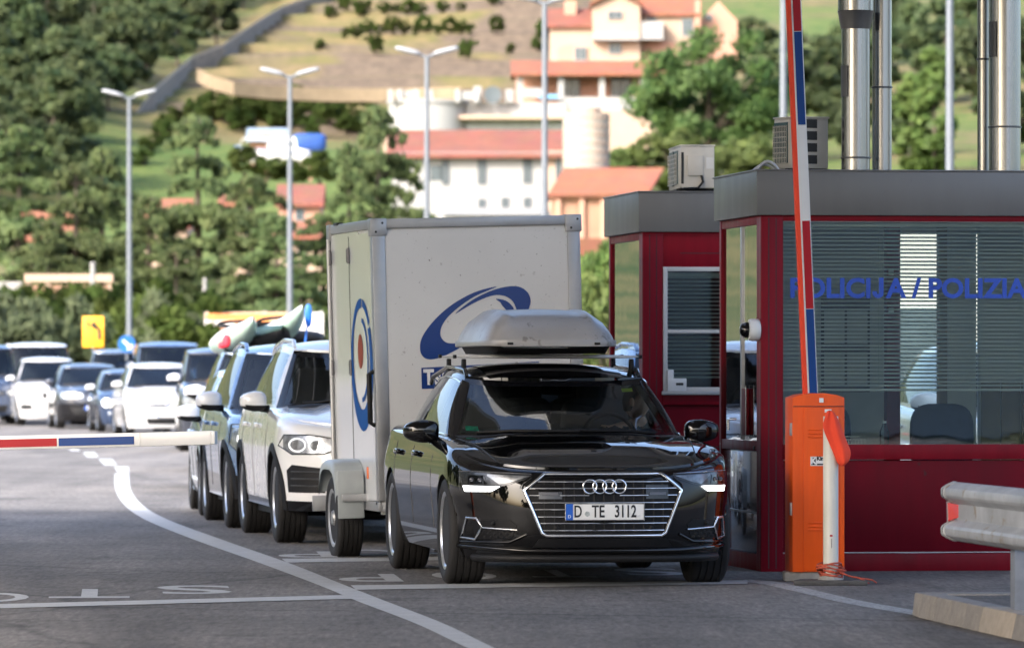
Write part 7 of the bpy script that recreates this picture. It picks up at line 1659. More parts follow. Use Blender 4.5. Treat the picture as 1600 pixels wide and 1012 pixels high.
def tree(kind, i, pos, h, w, label, group, rz=None, name=None, cat='tree'):
    base = {'oak': (10.2, 10.0), 'forest': (8.7, 6.5), 'bright': (6.6, 6.0), 'cedar': (9.8, 7.6), 'column': (9.6, 2.8), 'shrub': (2.2, 2.4)}[kind]
    tme, me = proto(kind, i)
    r = empty(name or {'oak': 'oak_tree', 'forest': 'woodland_tree', 'bright': 'young_tree', 'cedar': 'cedar_tree', 'column': 'column_tree', 'shrub': 'shrub'}[kind], pos, random.random() * 6.28 if rz is None else rz, label, cat, group)
    r.scale = (w / base[1], w / base[1], h / base[0])
    link('trunk', tme, r); link('crown' if kind != 'shrub' else 'foliage', me, r); return r
rt = random.Random(11)
GC = 'cedars behind the road'
# cedars standing behind the road: pixel of the top, base depth, width
for k, (px, pyt, Z, w, lb) in enumerate([(30, 190, 262, 7.0, 'darkest cedar at the far left edge behind the road'), (118, 250, 240, 6.0, 'broad cedar between the left edge and the leftmost lamp'), (160, 225, 252, 5.6, 'tall cedar just left of the leftmost street lamp'),
        (232, 300, 236, 5.0, 'shorter cedar just right of the leftmost street lamp'), (310, 175, 246, 7.0, 'tallest cedar between the two leftmost lamps'), (395, 270, 236, 6.0, 'full light green cedar left of the second lamp'), (432, 330, 232, 4.6, 'low cedar right behind the second lamp'), (505, 330, 238, 4.6, 'cedar just left above the trailer corner'),
        (590, 160, 244, 5.6, 'airy cedar with white flecks left of the white house'), (75, 340, 230, 4.6, 'low cedar over the pale terrace beam'), (275, 380, 228, 4.4, 'small cedar in front of the orange roof')]):
    X = px_x(px, Z); zg = hill(X, Z); h = px_z(pyt, Z) - zg
    tree('cedar', k % 3, (X, Z, zg), h, w * 1.12, lb, GC)
for k, (px, pyt, Z, w, lb) in enumerate([(545, 215, 238, 4.0, 'cedar in front of the left end of the red roofed white house'), (470, 400, 222, 3.6, 'low cedar left of the trailer door'), (920, 372, 150, 2.6, 'bright bush showing between trailer and farther booth'), (948, 400, 145, 2.2, 'bright bush beside the glass of the farther booth')]):
    X = px_x(px, Z); zg = hill(X, Z) if Z > 180 else ground_z(Z); tree('bright' if k > 1 else 'cedar', k % 3, (X, Z, zg), px_z(pyt, Z) - zg, w * 0.95, lb, 'young trees behind the queue')
# hedge of shrubs beyond the road
for k in range(62):
    px = -270 + 15.2 * k + rt.uniform(-8, 8); Z = rt.uniform(186, 214); top = rt.uniform(440, 490) if k % 3 else rt.uniform(470, 520)
    if 300 < px < 520: top += 18
    X = px_x(px, Z); zg = hill(X, Z); h = px_z(top, Z) - zg
    tree('shrub', k % 6, (X, Z, zg), h, h * rt.uniform(0.75, 1.05), ('pale olive' if (k % 6) % 2 else 'bright green') + ' shrub of the roadside hedge, %s from its left end' % nth(k + 1), 'roadside hedge shrubs', cat='shrub')
# woodland on the left slope and the right slope
def woods(n, x0, x1, y0, y1, hmin, hmax, lab, grp, seed, kinds=('forest',), skip=None):
    g = random.Random(seed); pts = []; tries = 0; made = []
    while len(pts) < n and tries < n * 40:
        tries += 1; px, py = g.uniform(x0, x1), g.uniform(y0, y1)
        if skip and skip(px, py): continue
        p = on_hill(px, py, 300)
        if any((p - q).length < 3.4 for q in pts): continue
        pts.append(p); h = g.uniform(hmin, hmax); kd = kinds[g.randrange(len(kinds))]
        made.append((int((y1 - py) / 62), px, tree(kd, g.randrange(4 if kd == 'forest' else 3), p, h, h * g.uniform(0.72, 1.0) if kd != 'column' else h * 0.33, lab, grp, cat='tree')))
    rows = {}
    for (rw, px, o) in sorted(made, key=lambda q: (q[0], q[1])):
        rows[rw] = rows.get(rw, 0) + 1; o['label'] = lab % (nth(rw + 1), nth(rows[rw]))
wall_px = [(150, 262), (215, 185), (240, 150), (300, 100), (350, 80), (400, 46), (440, 22), (480, 8), (520, -6), (600, -20)]
def above_wall(px, py, m=26): return py < np.interp(px, [p[0] for p in wall_px], [p[1] for p in wall_px]) - m + 30
woods(112, -260, 500, -70, 330, 5.0, 9.5, 'woodland tree left of the stone wall, %s row up the slope, %s from the left', 'woodland on the left slope', 5, skip=lambda px, py: px > 130 and not above_wall(px, py))
woods(52, 1150, 1880, -70, 262, 4.5, 9.0, 'woodland tree on the slope behind the ducts, %s row up, %s from the left', 'woodland on the right slope', 9, skip=lambda px, py: 1180 < px < 1300 and py < 150)
for (px, pyb, h, w, lb) in ((1460, 285, 10, 3.6, 'bright green columnar tree behind the thin pole between the ducts'), (1425, 280, 8, 3.2, 'shorter columnar tree beside the taller one between the ducts')):
    p = on_hill(px, pyb, 250); tree('column', 0, p, h, w, lb, None)
p = on_hill(1105, 250, 300); p = Vector((px_x(1105, 405), 405, hill(px_x(1105, 405), 405)))
tree('oak', 0, p, px_z(52, 405) - p.z, 10.6, 'big rounded dark green tree in front of the pink house', None)
for (px, py, h, w, lb) in ((1050, 265, 4.5, 4.8, 'bright low tree right of the silo under the big tree'), (985, 262, 3.2, 4.0, 'greyish low tree right beside the silo'), (1190, 290, 5, 5, 'olive toned low tree behind the beige air conditioners'), (1130, 290, 4.2, 4.4, 'low bright tree between the two air conditioners')):
    q = on_hill(px, py + 40, 300); tree('bright', 1, q, h, w, lb, None)
# vine bushes on the terraces
_cnt = {}
for k, (px, py) in enumerate(sorted([(500, 78), (540, 66), (556, 63), (575, 52), (592, 60), (612, 54), (630, 58), (660, 53), (683, 55), (705, 54), (722, 56), (775, 58), (540, 20), (575, 22), (600, 24), (655, 24), (690, 26), (720, 20), (585, 88), (730, 92), (798, 88), (840, 84), (560, 28), (620, 20), (650, 56), (515, 30), (640, 26), (770, 14), (735, 60), (850, 60)])):
    p = on_hill(px, py, 440); s_ = (1.1, 1.5, 1.9)[k % 3]; rw = 'upper' if py < 40 else 'middle' if py < 70 else 'lower'; _cnt[rw] = _cnt.get(rw, 0) + 1
    tree('shrub', (k * 2) % 6, p, s_, s_ * 1.15, 'round green bush in the %s row on the dry terraces, %s from the left' % (rw, nth(_cnt[rw])), 'bushes on the terraces', cat='bush')
# green ground cover below the wall: shrubs one can count
for k in range(26):
    px = 225 + 14 * k + rt.uniform(-6, 6); py = np.interp(px, [215, 300, 420, 600], [235, 168, 172, 182]) + rt.uniform(0, 40); p = on_hill(px, py, 350); s_ = rt.uniform(1.3, 2.3)
    tree('shrub', (k * 2) % 6, p, s_, s_ * 1.6, 'bush on the green bank below the terraces, %s from the stone wall' % nth(k + 1), 'bushes on the green bank', cat='bush')

# ------------------------------------------------------------------ stone wall road climbing the slope
M_stone = pmat('stone_wall', (0.20, 0.165, 0.13), rough=0.95, var=0.3, scale=1.2, bump=0.5, bscale=3)
M_wall_top = pmat('pale_wall_cap', (0.40, 0.33, 0.25), rough=0.9, var=0.15)
pts = [on_hill(x, y + 9, 330) for x, y in wall_px]
pts = [Vector((p.x, 470 + 9.0 * i if i < 3 else p.y, 0)) for i, p in enumerate(pts)]
wl_ = empty('stone_wall', pts[0], 0, 'long grey stone retaining wall climbing the slope left of the terraces', 'wall')
w_m = MB(); c_m = MB(); b_m = MB()
def wall_strip(dz0, dz1, th, mat, nm):
    P = []
    for (x, y), p in zip(wall_px, pts):
        Y = p.y; X = px_x(x, Y); z0, z1 = px_z(y + dz0, Y), px_z(y + dz1, Y)
        P.append([(X - pts[0].x, Y - pts[0].y, z0 - pts[0].z), (X - pts[0].x, Y - pts[0].y, z1 - pts[0].z), (X - pts[0].x, Y + th - pts[0].y, z1 - pts[0].z), (X - pts[0].x, Y + th - pts[0].y, z0 - pts[0].z)])
    MB().grid(P, wrap=True).build(nm, mat, wl_)
wall_strip(34, -8, 0.8, M_stone, 'wall_face'); wall_strip(-8, -12, 0.9, M_wall_top, 'wall_cap')
# tan rounded terrace wall under the vines
M_tan = pmat('tan_terrace_wall', (0.21, 0.16, 0.10), rough=0.95, var=0.2, scale=0.7, bump=0.4)
P = []
for k, (x, y0, y1) in enumerate([(308, 110, 122), (330, 122, 134), (365, 132, 143), (420, 138, 149), (520, 142, 153), (640, 142, 153), (720, 140, 150)]):
    Y = 468 - 3 * math.sin(k); P.append([(px_x(x, Y), Y, px_z(y1 + 6, Y)), (px_x(x, Y), Y, px_z(y0 - 4, Y)), (px_x(x, Y), Y + 2.0, px_z(y0 - 4, Y)), (px_x(x, Y), Y + 2.0, px_z(y1 + 6, Y))])
tag(MB().grid(P, wrap=True).build('terrace_wall', M_tan, None, smooth=30), 'low tan wall curving along the foot of the terraces', 'wall')

# ------------------------------------------------------------------ houses
M_wall_white = pmat('white_render', (0.29, 0.286, 0.272), rough=0.9, var=0.05, scale=0.6)
M_wall_cream = pmat('cream_render', (0.38, 0.275, 0.20), rough=0.9, var=0.05, scale=0.6)
M_wall_pink = pmat('pink_render', (0.42, 0.23, 0.16), rough=0.9, var=0.06, scale=0.6)
M_wall_tan = pmat('brown_render', (0.30, 0.17, 0.11), rough=0.9, var=0.15, scale=0.8)
def tile_mat(name, c):
    m, nt, out = new_mat(name); N, L = nt.nodes, nt.links; p = N.new('ShaderNodeBsdfPrincipled'); setin(p, Roughness=0.85)
    tc = N.new('ShaderNodeTexCoord'); br = N.new('ShaderNodeTexBrick'); setin(br, Scale=3.0, Mortar_Size=0.03); br.inputs['Color1'].default_value = c4(c); br.inputs['Color2'].default_value = c4(tuple(q * 0.78 for q in c)); br.inputs['Mortar'].default_value = c4(tuple(q * 0.55 for q in c))
    nz = N.new('ShaderNodeTexNoise'); setin(nz, Scale=0.8, Detail=4); L.new(tc.outputs['Object'], nz.inputs['Vector'])
    mx = N.new('ShaderNodeMix'); mx.data_type = 'RGBA'; mx.blend_type = 'MULTIPLY'; mx.inputs[0].default_value = 0.5; L.new(tc.outputs['Object'], br.inputs['Vector']); L.new(br.outputs['Color'], mx.inputs[6]); L.new(nz.outputs['Color'], mx.inputs[7])
    L.new(mx.outputs[2], p.inputs['Base Color']); L.new(p.outputs[0], out.inputs['Surface']); return m
M_tile_red = tile_mat('red_roof_tiles', (0.28, 0.10, 0.065)); M_tile_or = tile_mat('orange_roof_tiles', (0.34, 0.125, 0.068))
M_win = pmat('window_glass', (0.06, 0.08, 0.09), rough=0.1, coat=0.5, var=0.2); M_shut = pmat('window_shutter', (0.055, 0.07, 0.075), rough=0.6)
M_solar = pmat('solar_panel', (0.03, 0.05, 0.10), rough=0.2, coat=0.5)
def house(nm, anchor, label, cat='house'): return empty(nm, anchor, 0, label, cat)
class HB:                                          # boxes given by pixel rectangles at a depth, as parts of one building
    def __init__(s, root): s.r = root; s.o = Vector(root.location)
    def box(s, nm, x0, x1, y0, y1, Z, d, mat, bevel=0):
        a = Vector((px_x(x0, Z), Z, px_z(y1, Z))) - s.o; b = Vector((px_x(x1, Z), Z + d, px_z(y0, Z))) - s.o
        return MB().box(tuple((a + b) / 2), tuple(b - a)).build(nm, mat, s.r, bevel=bevel)
    def window(s, x0, x1, y0, y1, Z, mat=None, fm=None):
        f = s.box('window', x0 - 1, x1 + 1, y0 - 1, y1 + 1, Z - 0.05, 0.12, fm or M_wall_white)
        a = Vector((px_x(x0, Z), Z - 0.06, px_z(y1, Z))) - s.o; b = Vector((px_x(x1, Z), Z - 0.03, px_z(y0, Z))) - s.o
        mb = MB(); k = 2 if (x1 - x0) > 8 else 1; w = (b.x - a.x) / k
        for i in range(k): mb.box((a.x + w * (i + 0.5), a.y, (a.z + b.z) / 2), (w * 0.88, 0.04, (b.z - a.z) * 0.92))
        mb.build('pane', mat or M_win, f); return f
    def slope(s, nm, x0, x1, ye, yr, Z, dz, mat, th=0.18, inset0=0, inset1=0, over=0.4):
        e0, e1 = Vector((px_x(x0, Z), Z - over, px_z(ye, Z))), Vector((px_x(x1, Z), Z - over, px_z(ye, Z)))
        r0, r1 = Vector((px_x(x0 + inset0, Z), Z + dz, px_z(yr, Z + dz))), Vector((px_x(x1 - inset1, Z), Z + dz, px_z(yr, Z + dz)))
        b0, b1 = Vector((e0.x, Z + 2 * dz + over, e0.z)), Vector((e1.x, Z + 2 * dz + over, e1.z))
        v = [p - s.o for p in (e0, e1, r1, r0, b1, b0)]; t = Vector((0, 0, -th)); v += [p + t for p in v]
        return MB().add(v, [(0, 1, 2, 3), (3, 2, 4, 5), (7, 6, 9, 8), (8, 9, 11, 10), (0, 6, 7, 1), (5, 4, 10, 11), (0, 3, 9, 6), (3, 5, 11, 9), (1, 7, 8, 2), (2, 8, 10, 4)]).build(nm, mat, s.r)
    def gable(s, nm, x0, x1, ye, ya, Z, d, mat):
        a, b, c = Vector((px_x(x0, Z), Z, px_z(ye, Z))) - s.o, Vector((px_x(x1, Z), Z, px_z(ye, Z))) - s.o, Vector((px_x((x0 + x1) / 2, Z), Z, px_z(ya, Z))) - s.o; D = Vector((0, d, 0))
        return MB().add([a, b, c, a + D, b + D, c + D], [(0, 1, 2), (5, 4, 3), (0, 3, 4, 1), (1, 4, 5, 2), (2, 5, 3, 0)]).build(nm, mat, s.r)
# white house with the red roof
Z = 360
h = house('white_house', (px_x(760, Z), Z, hill(px_x(760, Z), Z)), 'long white house with a red tiled roof and narrow windows above the trailer'); B = HB(h)
B.box('wall', 612, 880, 238, 420, Z, 9.0, M_wall_white); B.slope('roof', 604, 884, 243, 203, Z, 4.6, M_tile_red, over=0.7); B.box('eaves_board', 612, 878, 238, 244, Z - 0.25, 0.24, M_wall_white)
for (a, b, c, d) in ((746, 760, 247, 290), (817, 831, 246, 288), (690, 702, 248, 290)): B.window(a, b, c, d, Z, M_shut, M_wall_white)
for (a, b, c, d) in ((747, 759, 310, 325), (783, 795, 308, 325), (818, 830, 308, 325)): B.window(a, b, c, d, Z, M_shut)
B.box('arched_window', 672, 692, 258, 282, Z - 0.05, 0.1, M_win)
B.box('side_wall', 856, 880, 236, 330, Z - 0.12, 0.1, M_wall_cream); B.window(868, 877, 240, 282, Z - 0.14, M_win)
B.box('lean_to_roof', 692, 850, 326, 336, Z - 3.0, 2.9, pmat('grey_roof_sheet', (0.22, 0.23, 0.25), rough=0.6)); B.box('lean_to_wall', 696, 846, 336, 420, Z - 2.6, 2.4, M_wall_white)
# silo
Zs = 352; so_ = empty('silo', (px_x(916, Zs), Zs, px_z(300, Zs)), 0, 'tall banded cream silo standing between the white house and the orange roof', 'silo')
M_silo = pmat('silo_concrete', (0.29, 0.255, 0.21), rough=0.9, var=0.14, scale=1.2, stretch=(1, 1, 0.4)); rs_ = 36.5 * Zs / FPX; hs_ = 122 * Zs / FPX
MB().lathe([(0, 0), (rs_, 0), (rs_, hs_), (rs_ - 0.1, hs_), (rs_ - 0.1, hs_ - 0.1), (0, hs_ - 0.1)], 40).build('silo_shell', M_silo, so_, smooth=40)
for k in range(9): MB().lathe([(rs_ + 0.001, hs_ * (0.06 + 0.11 * k)), (rs_ + 0.035, hs_ * (0.06 + 0.11 * k) + 0.02), (rs_ + 0.035, hs_ * (0.06 + 0.11 * k) + 0.07), (rs_ + 0.001, hs_ * (0.06 + 0.11 * k) + 0.09)], 40).build('silo_band', M_wall_cream, so_, smooth=40)
MB().lathe([(0.9, hs_ - 0.05), (0.9, hs_ + 0.35), (0.85, hs_ + 0.35), (0.85, hs_ - 0.05)], 24, close=True).build('silo_railing', M_wall_cream, so_)
# brown shed with the orange roof
Zh = 346; h = house('shed', (px_x(900, Zh), Zh, hill(px_x(900, Zh), Zh)), 'brown shed with an orange tiled roof below the silo', 'shed'); B = HB(h)
B.box('wall', 862, 1010, 300, 470, Zh, 5.0, M_wall_tan); B.slope('roof', 856, 1012, 304, 262, Zh, 3.5, M_tile_or, inset0=26, inset1=-28, over=0.5)
for x in (868, 905, 938): B.box('pillar', x, x + 8, 306, 470, Zh - 0.3, 0.25, M_wall_pink)
B.box('door', 880, 902, 322, 470, Zh - 0.05, 0.1, M_wall_tan); B.box('lower_roof', 898, 940, 372, 400, Zh - 1.0, 0.9, M_tile_or)
# white round terrace and long wall
Zt = 400; h = house('terrace_building', (px_x(700, Zt), Zt, hill(px_x(700, Zt), Zt)), 'white round terrace with parapet posts joined to a long white wall below the pink house', 'terrace'); B = HB(h)
c_ = Vector((px_x(668, Zt), Zt + 3, px_z(215, Zt))) - B.o; rr = 62 * Zt / FPX; hh = (215 - 160) * Zt / FPX
MB().lathe([(0, 0), (rr, 0), (rr, hh), (rr + 0.12, hh), (rr + 0.12, hh + 0.25), (rr - 0.2, hh + 0.25), (rr - 0.2, hh), (0, hh)], 40, M=Matrix.Translation(c_)).build('round_wall', M_wall_white, h, smooth=40)
for x in (610, 625, 650, 672, 715, 744): B.box('parapet_post', x - 4, x + 4, 140, 160, Zt + 0.6, 0.35, M_wall_white)
B.box('parapet_panel', 618, 650, 142, 152, Zt + 0.8, 0.2, M_wall_white); B.box('parapet_panel', 716, 742, 143, 156, Zt + 0.8, 0.2, M_wall_white)
B.box('long_wall', 728, 884, 161, 186, Zt + 2, 5, M_wall_white); B.box('wall_ledge', 718, 884, 180, 186, Zt + 0.8, 1.2, M_wall_cream); B.box('lower_wall', 724, 884, 186, 230, Zt + 2.2, 5, pmat('grey_glass_wall', (0.30, 0.32, 0.31), rough=0.4)); B.box('foot_wall', 600, 730, 206, 240, Zt + 1, 4, M_wall_cream)  # lower wall in one even grey-green
B.box('post', 740, 752, 135, 162, Zt + 1.4, 0.4, M_wall_white); B.box('post', 790, 802, 140, 160, Zt + 1.4, 0.4, M_wall_white)
MB().lathe([(0, 0), (0.45, 0.05), (0.62, 0.2), (0.55, 0.2), (0, 0.1)], 24, M=Matrix.Translation(Vector((px_x(770, Zt), Zt + 1.2, px_z(148, Zt))) - B.o) @ Matrix.Rotation(R(80), 4, 'X')).build('satellite_dish', M_shut, h, smooth=40)
# pink house
Zp_ = 432; h = house('pink_house', (px_x(960, Zp_), Zp_, hill(px_x(960, Zp_), Zp_)), 'large cream and pink house with orange tiled roofs high on the slope'); B = HB(h)
B.box('wall', 860, 930, 40, 100, Zp_, 7, M_wall_cream); B.box('gable_wall', 926, 1000, 10, 100, Zp_ - 1.2, 8.2, M_wall_cream); B.gable('gable_top', 922, 1004, 10, -10, Zp_ - 1.2, 8, M_wall_cream)
B.box('wall', 1001, 1092, 18, 100, Zp_ + 0.5, 7, M_wall_cream); B.box('balcony', 1000, 1036, 34, 62, Zp_ - 1.0, 1.4, M_wall_white)
B.box('side_wall', 1093, 1152, 34, 100, Zp_ + 2.0, 6, M_wall_pink); B.gable('side_gable', 1092, 1153, 34, 2, Zp_ + 2.0, 6, M_wall_pink)  # gable's shade put into a pinker render than the lit walls
B.slope('roof', 852, 930, 40, 14, Zp_, 3.4, M_tile_red); B.box('chimney', 882, 900, 2, 26, Zp_ + 2, 0.9, M_wall_pink); B.slope('roof', 1000, 1096, 22, -14, Zp_ + 0.5, 3.4, M_tile_or); B.box('corner_pillar', 1086, 1094, 0, 50, Zp_ + 0.2, 0.25, M_wall_pink)
mb_ = MB(); a = Vector((px_x(878, Zp_ - 0.4), Zp_ + 0.5, px_z(35, Zp_ - 0.4))) - B.o
mb_.add([a, a + Vector((1.6, 0, 0)), a + Vector((1.6, 1.9, 0.85)), a + Vector((0, 1.9, 0.85))], [(0, 1, 2, 3)]).build('solar_panel', M_solar, h)
for (e, g_, m_) in ((922, 963, M_tile_or), (963, 1004, M_tile_or)):
    zc0, zc1 = (10, -10) if e < 950 else (-10, 10); A = Vector((px_x(e, Zp_ - 1.6), Zp_ - 1.7, px_z(zc0, Zp_ - 1.6) + 0.1)) - B.o; C_ = Vector((px_x(g_, Zp_ - 1.6), Zp_ - 1.7, px_z(zc1, Zp_ - 1.6) + 0.1)) - B.o; D = Vector((0, 8.8, 0)); T_ = Vector((0, 0, 0.16))
    MB().add([A, C_, C_ + D, A + D, A + T_, C_ + T_, C_ + D + T_, A + D + T_], [(3, 2, 1, 0), (4, 5, 6, 7), (0, 1, 5, 4), (1, 2, 6, 5), (2, 3, 7, 6), (3, 0, 4, 7)]).build('gable_roof', m_, h)
def arch(B, x0, x1, yt, yb, Z, mat):
    P = []
    cx = (x0 + x1) / 2; r = (x1 - x0) / 2
    out = [(x0, yb)] + [(cx - r * math.cos(a), yt + 10 - 10 * math.sin(a)) for a in np.linspace(0, math.pi, 12)] + [(x1, yb)]
    v = [Vector((px_x(x, Z), Z, px_z(y, Z))) - B.o for x, y in out]; n = len(v); v2 = [p + Vector((0, 0.06, 0)) for p in v]
    return MB().add(v + v2, [tuple(range(n)), tuple(range(2 * n - 1, n - 1, -1))] + [(i, (i + 1) % n, n + (i + 1) % n, n + i) for i in range(n)]).build('arched_porch', mat, B.r)
B.box('balcony', 926, 1000, 60, 63, Zp_ - 2.2, 1.0, M_wall_white); B.box('balcony', 862, 924, 96, 99, Zp_ - 0.9, 0.9, M_wall_white)
for k in range(12): B.box('baluster', 928 + 6 * k, 930 + 6 * k, 50, 60, Zp_ - 2.2, 0.08, M_wall_white)
ap = arch(B, 872, 918, 70, 95, Zp_ - 0.08, M_wall_pink); B.window(898, 916, 74, 94, Zp_ - 0.14); arch(B, 1006, 1060, 64, 96, Zp_ + 0.42, M_wall_pink)
B.window(952, 970, 68, 84, Zp_ - 1.25); B.window(950, 972, 18, 30, Zp_ - 1.25, M_shut); B.window(1012, 1024, 20, 32, Zp_ + 0.45, M_shut); B.window(1066, 1082, 30, 56, Zp_ + 0.45)
B.window(1103, 1112, 24, 32, Zp_ + 1.95)
Zq = 424; B.slope('porch_roof', 798, 1060, 115, 95, Zq, 3.2, M_tile_or, over=0.6); B.box('porch_fascia', 806, 1050, 115, 120, Zq - 0.3, 0.2, M_wall_cream)
for x in (808, 872, 936, 1000): B.box('porch_pillar', x, x + 9, 116, 165, Zq, 0.5, M_wall_white)
B.box('porch_wall', 806, 1050, 116, 200, Zq + 2.6, 3, M_wall_pink); B.window(880, 905, 125, 150, Zq + 2.5); B.window(955, 985, 122, 150, Zq + 2.5); B.box('porch_parapet', 876, 1050, 152, 172, Zq - 0.2, 0.3, M_wall_white)
B.box('retaining_wall', 870, 1030, 172, 240, Zq - 0.5, 4, M_wall_cream)
B.box('table_cover', 842, 872, 148, 154, Zq - 1.5, 1.0, pmat('blue_cover', (0.12, 0.32, 0.50), rough=0.6))
tent = HB(h); B.box('garden_swing', 816, 846, 138, 152, Zq - 1.0, 0.8, M_wall_white)
# boat laid up on the slope
Zb_ = 322; bo_ = empty('motor_boat', (px_x(445, Zb_), Zb_, px_z(262, Zb_)), R(4), 'white motor boat with a blue cover laid up on the slope', 'boat')
mpx = Zb_ / FPX; M_gel = pmat('white_gelcoat', (0.74, 0.74, 0.72), rough=0.3, coat=0.3, var=0.04); M_cover = pmat('blue_boat_cover', (0.015, 0.06, 0.24), rough=0.7, var=0.15)
P = []
for k in range(21):
    t = k / 20; x = (-78 + 140 * t) * mpx; w = 1.0 * min(1, (t / 0.45 + 0.015)) ** 0.55; zt = 1.25 - 0.55 * t ** 0.8; kl = 0.05 + 0.75 * (1 - min(1, t / 0.35)) ** 2
    P.append([(x, -w, zt), (x, -w * 0.92, kl + (zt - kl) * 0.45), (x, -w * 0.5, kl + 0.12), (x, 0, kl), (x, w * 0.5, kl + 0.12), (x, w * 0.92, kl + (zt - kl) * 0.45), (x, w, zt)])
hl = MB().grid(P); hl.add(P[-1], [tuple(range(7))]); hl.grid([[p[0] for p in P], [p[-1] for p in P]]); hl.build('hull', M_gel, bo_, smooth=50)
MB().tube([(p[0][0], p[0][1] - 0.01, p[0][2] - 0.05) for p in P], 0.04, 6).build('rubbing_strip', M_cover, bo_)
MB().superell((8 * mpx, 0, 1.20), (34 * mpx, 0.80, 0.55), 0.45, 0.5, 24, 12).build('cabin', M_gel, bo_, smooth=50); MB().superell((38 * mpx, 0, 1.42), (27 * mpx, 0.86, 0.50), 0.40, 0.45, 24, 12).build('cover', M_cover, bo_, smooth=50); MB().box((0 * mpx, -0.80, 1.32), (30 * mpx, 0.02, 0.20)).build('cabin_window', M_win, bo_)
MB().tube([(-70 * mpx, -0.3, 1.25), (-66 * mpx, -0.4, 1.62), (-30 * mpx, -0.85, 1.55), (-28 * mpx, -0.85, 1.1)], 0.02, 6).build('bow_rail', M_satin, bo_, smooth=50)
for x in (-30, 40): MB().box((x * mpx, 0, -0.35), (0.15, 1.4, 0.9)).build('cradle', M_wall_tan, bo_)
h = house('shed', (px_x(420, 345), 345, hill(px_x(420, 345), 345)), 'low pale blue shed roof behind the boat', 'shed'); B = HB(h); B.box('wall', 390, 445, 209, 262, 345, 2.5, M_wall_tan); B.slope('roof', 384, 450, 217, 200, 345, 1.6, pmat('pale_blue_sheet', (0.20, 0.25, 0.30), rough=0.5))
for k, (px, py, h_, w_) in enumerate(((385, 262, 1.6, 2.4), (418, 268, 1.2, 2.2), (455, 276, 1.3, 2.4), (500, 272, 1.7, 2.4))):
    X = px_x(px, 316); tree('shrub', 2 * k % 6, (X, 316, px_z(py, 316) - 0.4), h_, w_, 'bush in front of the white motor boat, %s from its bow' % nth(k + 1), 'bushes in front of the boat', cat='bush')
# orange roofed houses between the cedars
for (nm, x0, x1, yr, ye, yb, Z, lb, mt, mw) in (('house', 222, 298, 310, 352, 420, 275, 'house with an orange roof between the two leftmost lamps', M_tile_or, M_wall_cream), ('house', 14, 130, 330, 372, 430, 285, 'orange roofed house behind the cedars at the left edge', M_tile_or, M_wall_cream),
        ('house', 430, 506, 288, 318, 352, 300, 'pinkish roofed house behind the second lamp', M_tile_red, M_wall_pink), ('house', 425, 520, 345, 368, 420, 280, 'lower orange roof beside the second lamp above the trailer', M_tile_or, M_wall_cream), ('house', 340, 390, 296, 318, 400, 290, 'small orange roof glimpsed between cedars left of the second lamp', M_tile_or, M_wall_cream)):
    h = house(nm, (px_x((x0 + x1) / 2, Z), Z, hill(px_x((x0 + x1) / 2, Z), Z)), lb); B = HB(h)
    B.box('wall', x0 + 5, x1 - 5, ye - 2, max(yb, 580 - (hill(h.location.x, Z) - 1.4) / Z * FPX + 4), Z, 5, mw); B.slope('roof', x0, x1, ye, yr, Z, 2.6, mt); B.window((x0 + x1) / 2 - 6, (x0 + x1) / 2 + 6, ye + 8, ye + 26, Z)
# pale terrace beam on pillars at the left
Zr = 224; h = house('pergola', (px_x(100, Zr), Zr, hill(px_x(100, Zr), Zr)), 'pale concrete pergola beam on pillars behind the hedge at left', 'pergola'); B = HB(h)
B.box('beam', 38, 176, 428, 440, Zr, 0.5, M_wall_cream)
for x in (40, 70, 106, 140, 170): B.box('pillar', x, x + 8, 441, 560, Zr + 0.1, 0.2, M_wall_cream)
B.box('back_wall', 30, 176, 446, 545, Zr + 2.0, 0.3, M_wall_tan); B.box('side_ramp', -40, 34, 440, 540, Zr + 1.0, 0.4, M_concrete)
# low orange and white banner wall beyond the road
Zn = 186; h = house('banner', (px_x(410, Zn), Zn, hill(px_x(410, Zn), Zn)), 'orange and white roadside banner behind the kayaks', 'banner'); B = HB(h); M_ban_o = pmat('orange_banner', (0.62, 0.22, 0.06), rough=0.7, var=0.2, scale=0.9); M_ban_w = pmat('white_banner', (0.66, 0.62, 0.58), rough=0.7, var=0.08, scale=0.8)
B.box('banner_sheet', 320, 505, 488, 528, Zn, 0.12, M_ban_w); B.box('banner_top', 322, 450, 489, 500, Zn - 0.03, 0.028, M_ban_o); B.box('banner_patch', 366, 422, 500, 524, Zn - 0.03, 0.028, M_ban_o)
for x in (322, 412, 500): B.box('banner_post', x, x + 4, 486, 585, Zn + 0.13, 0.1, M_alu)
for k in range(3): B.box('banner_mark', 330 + 12 * k, 360 + 12 * k, 510 + 4 * k, 512 + 4 * k, Zn - 0.03, 0.025, M_ban_o)
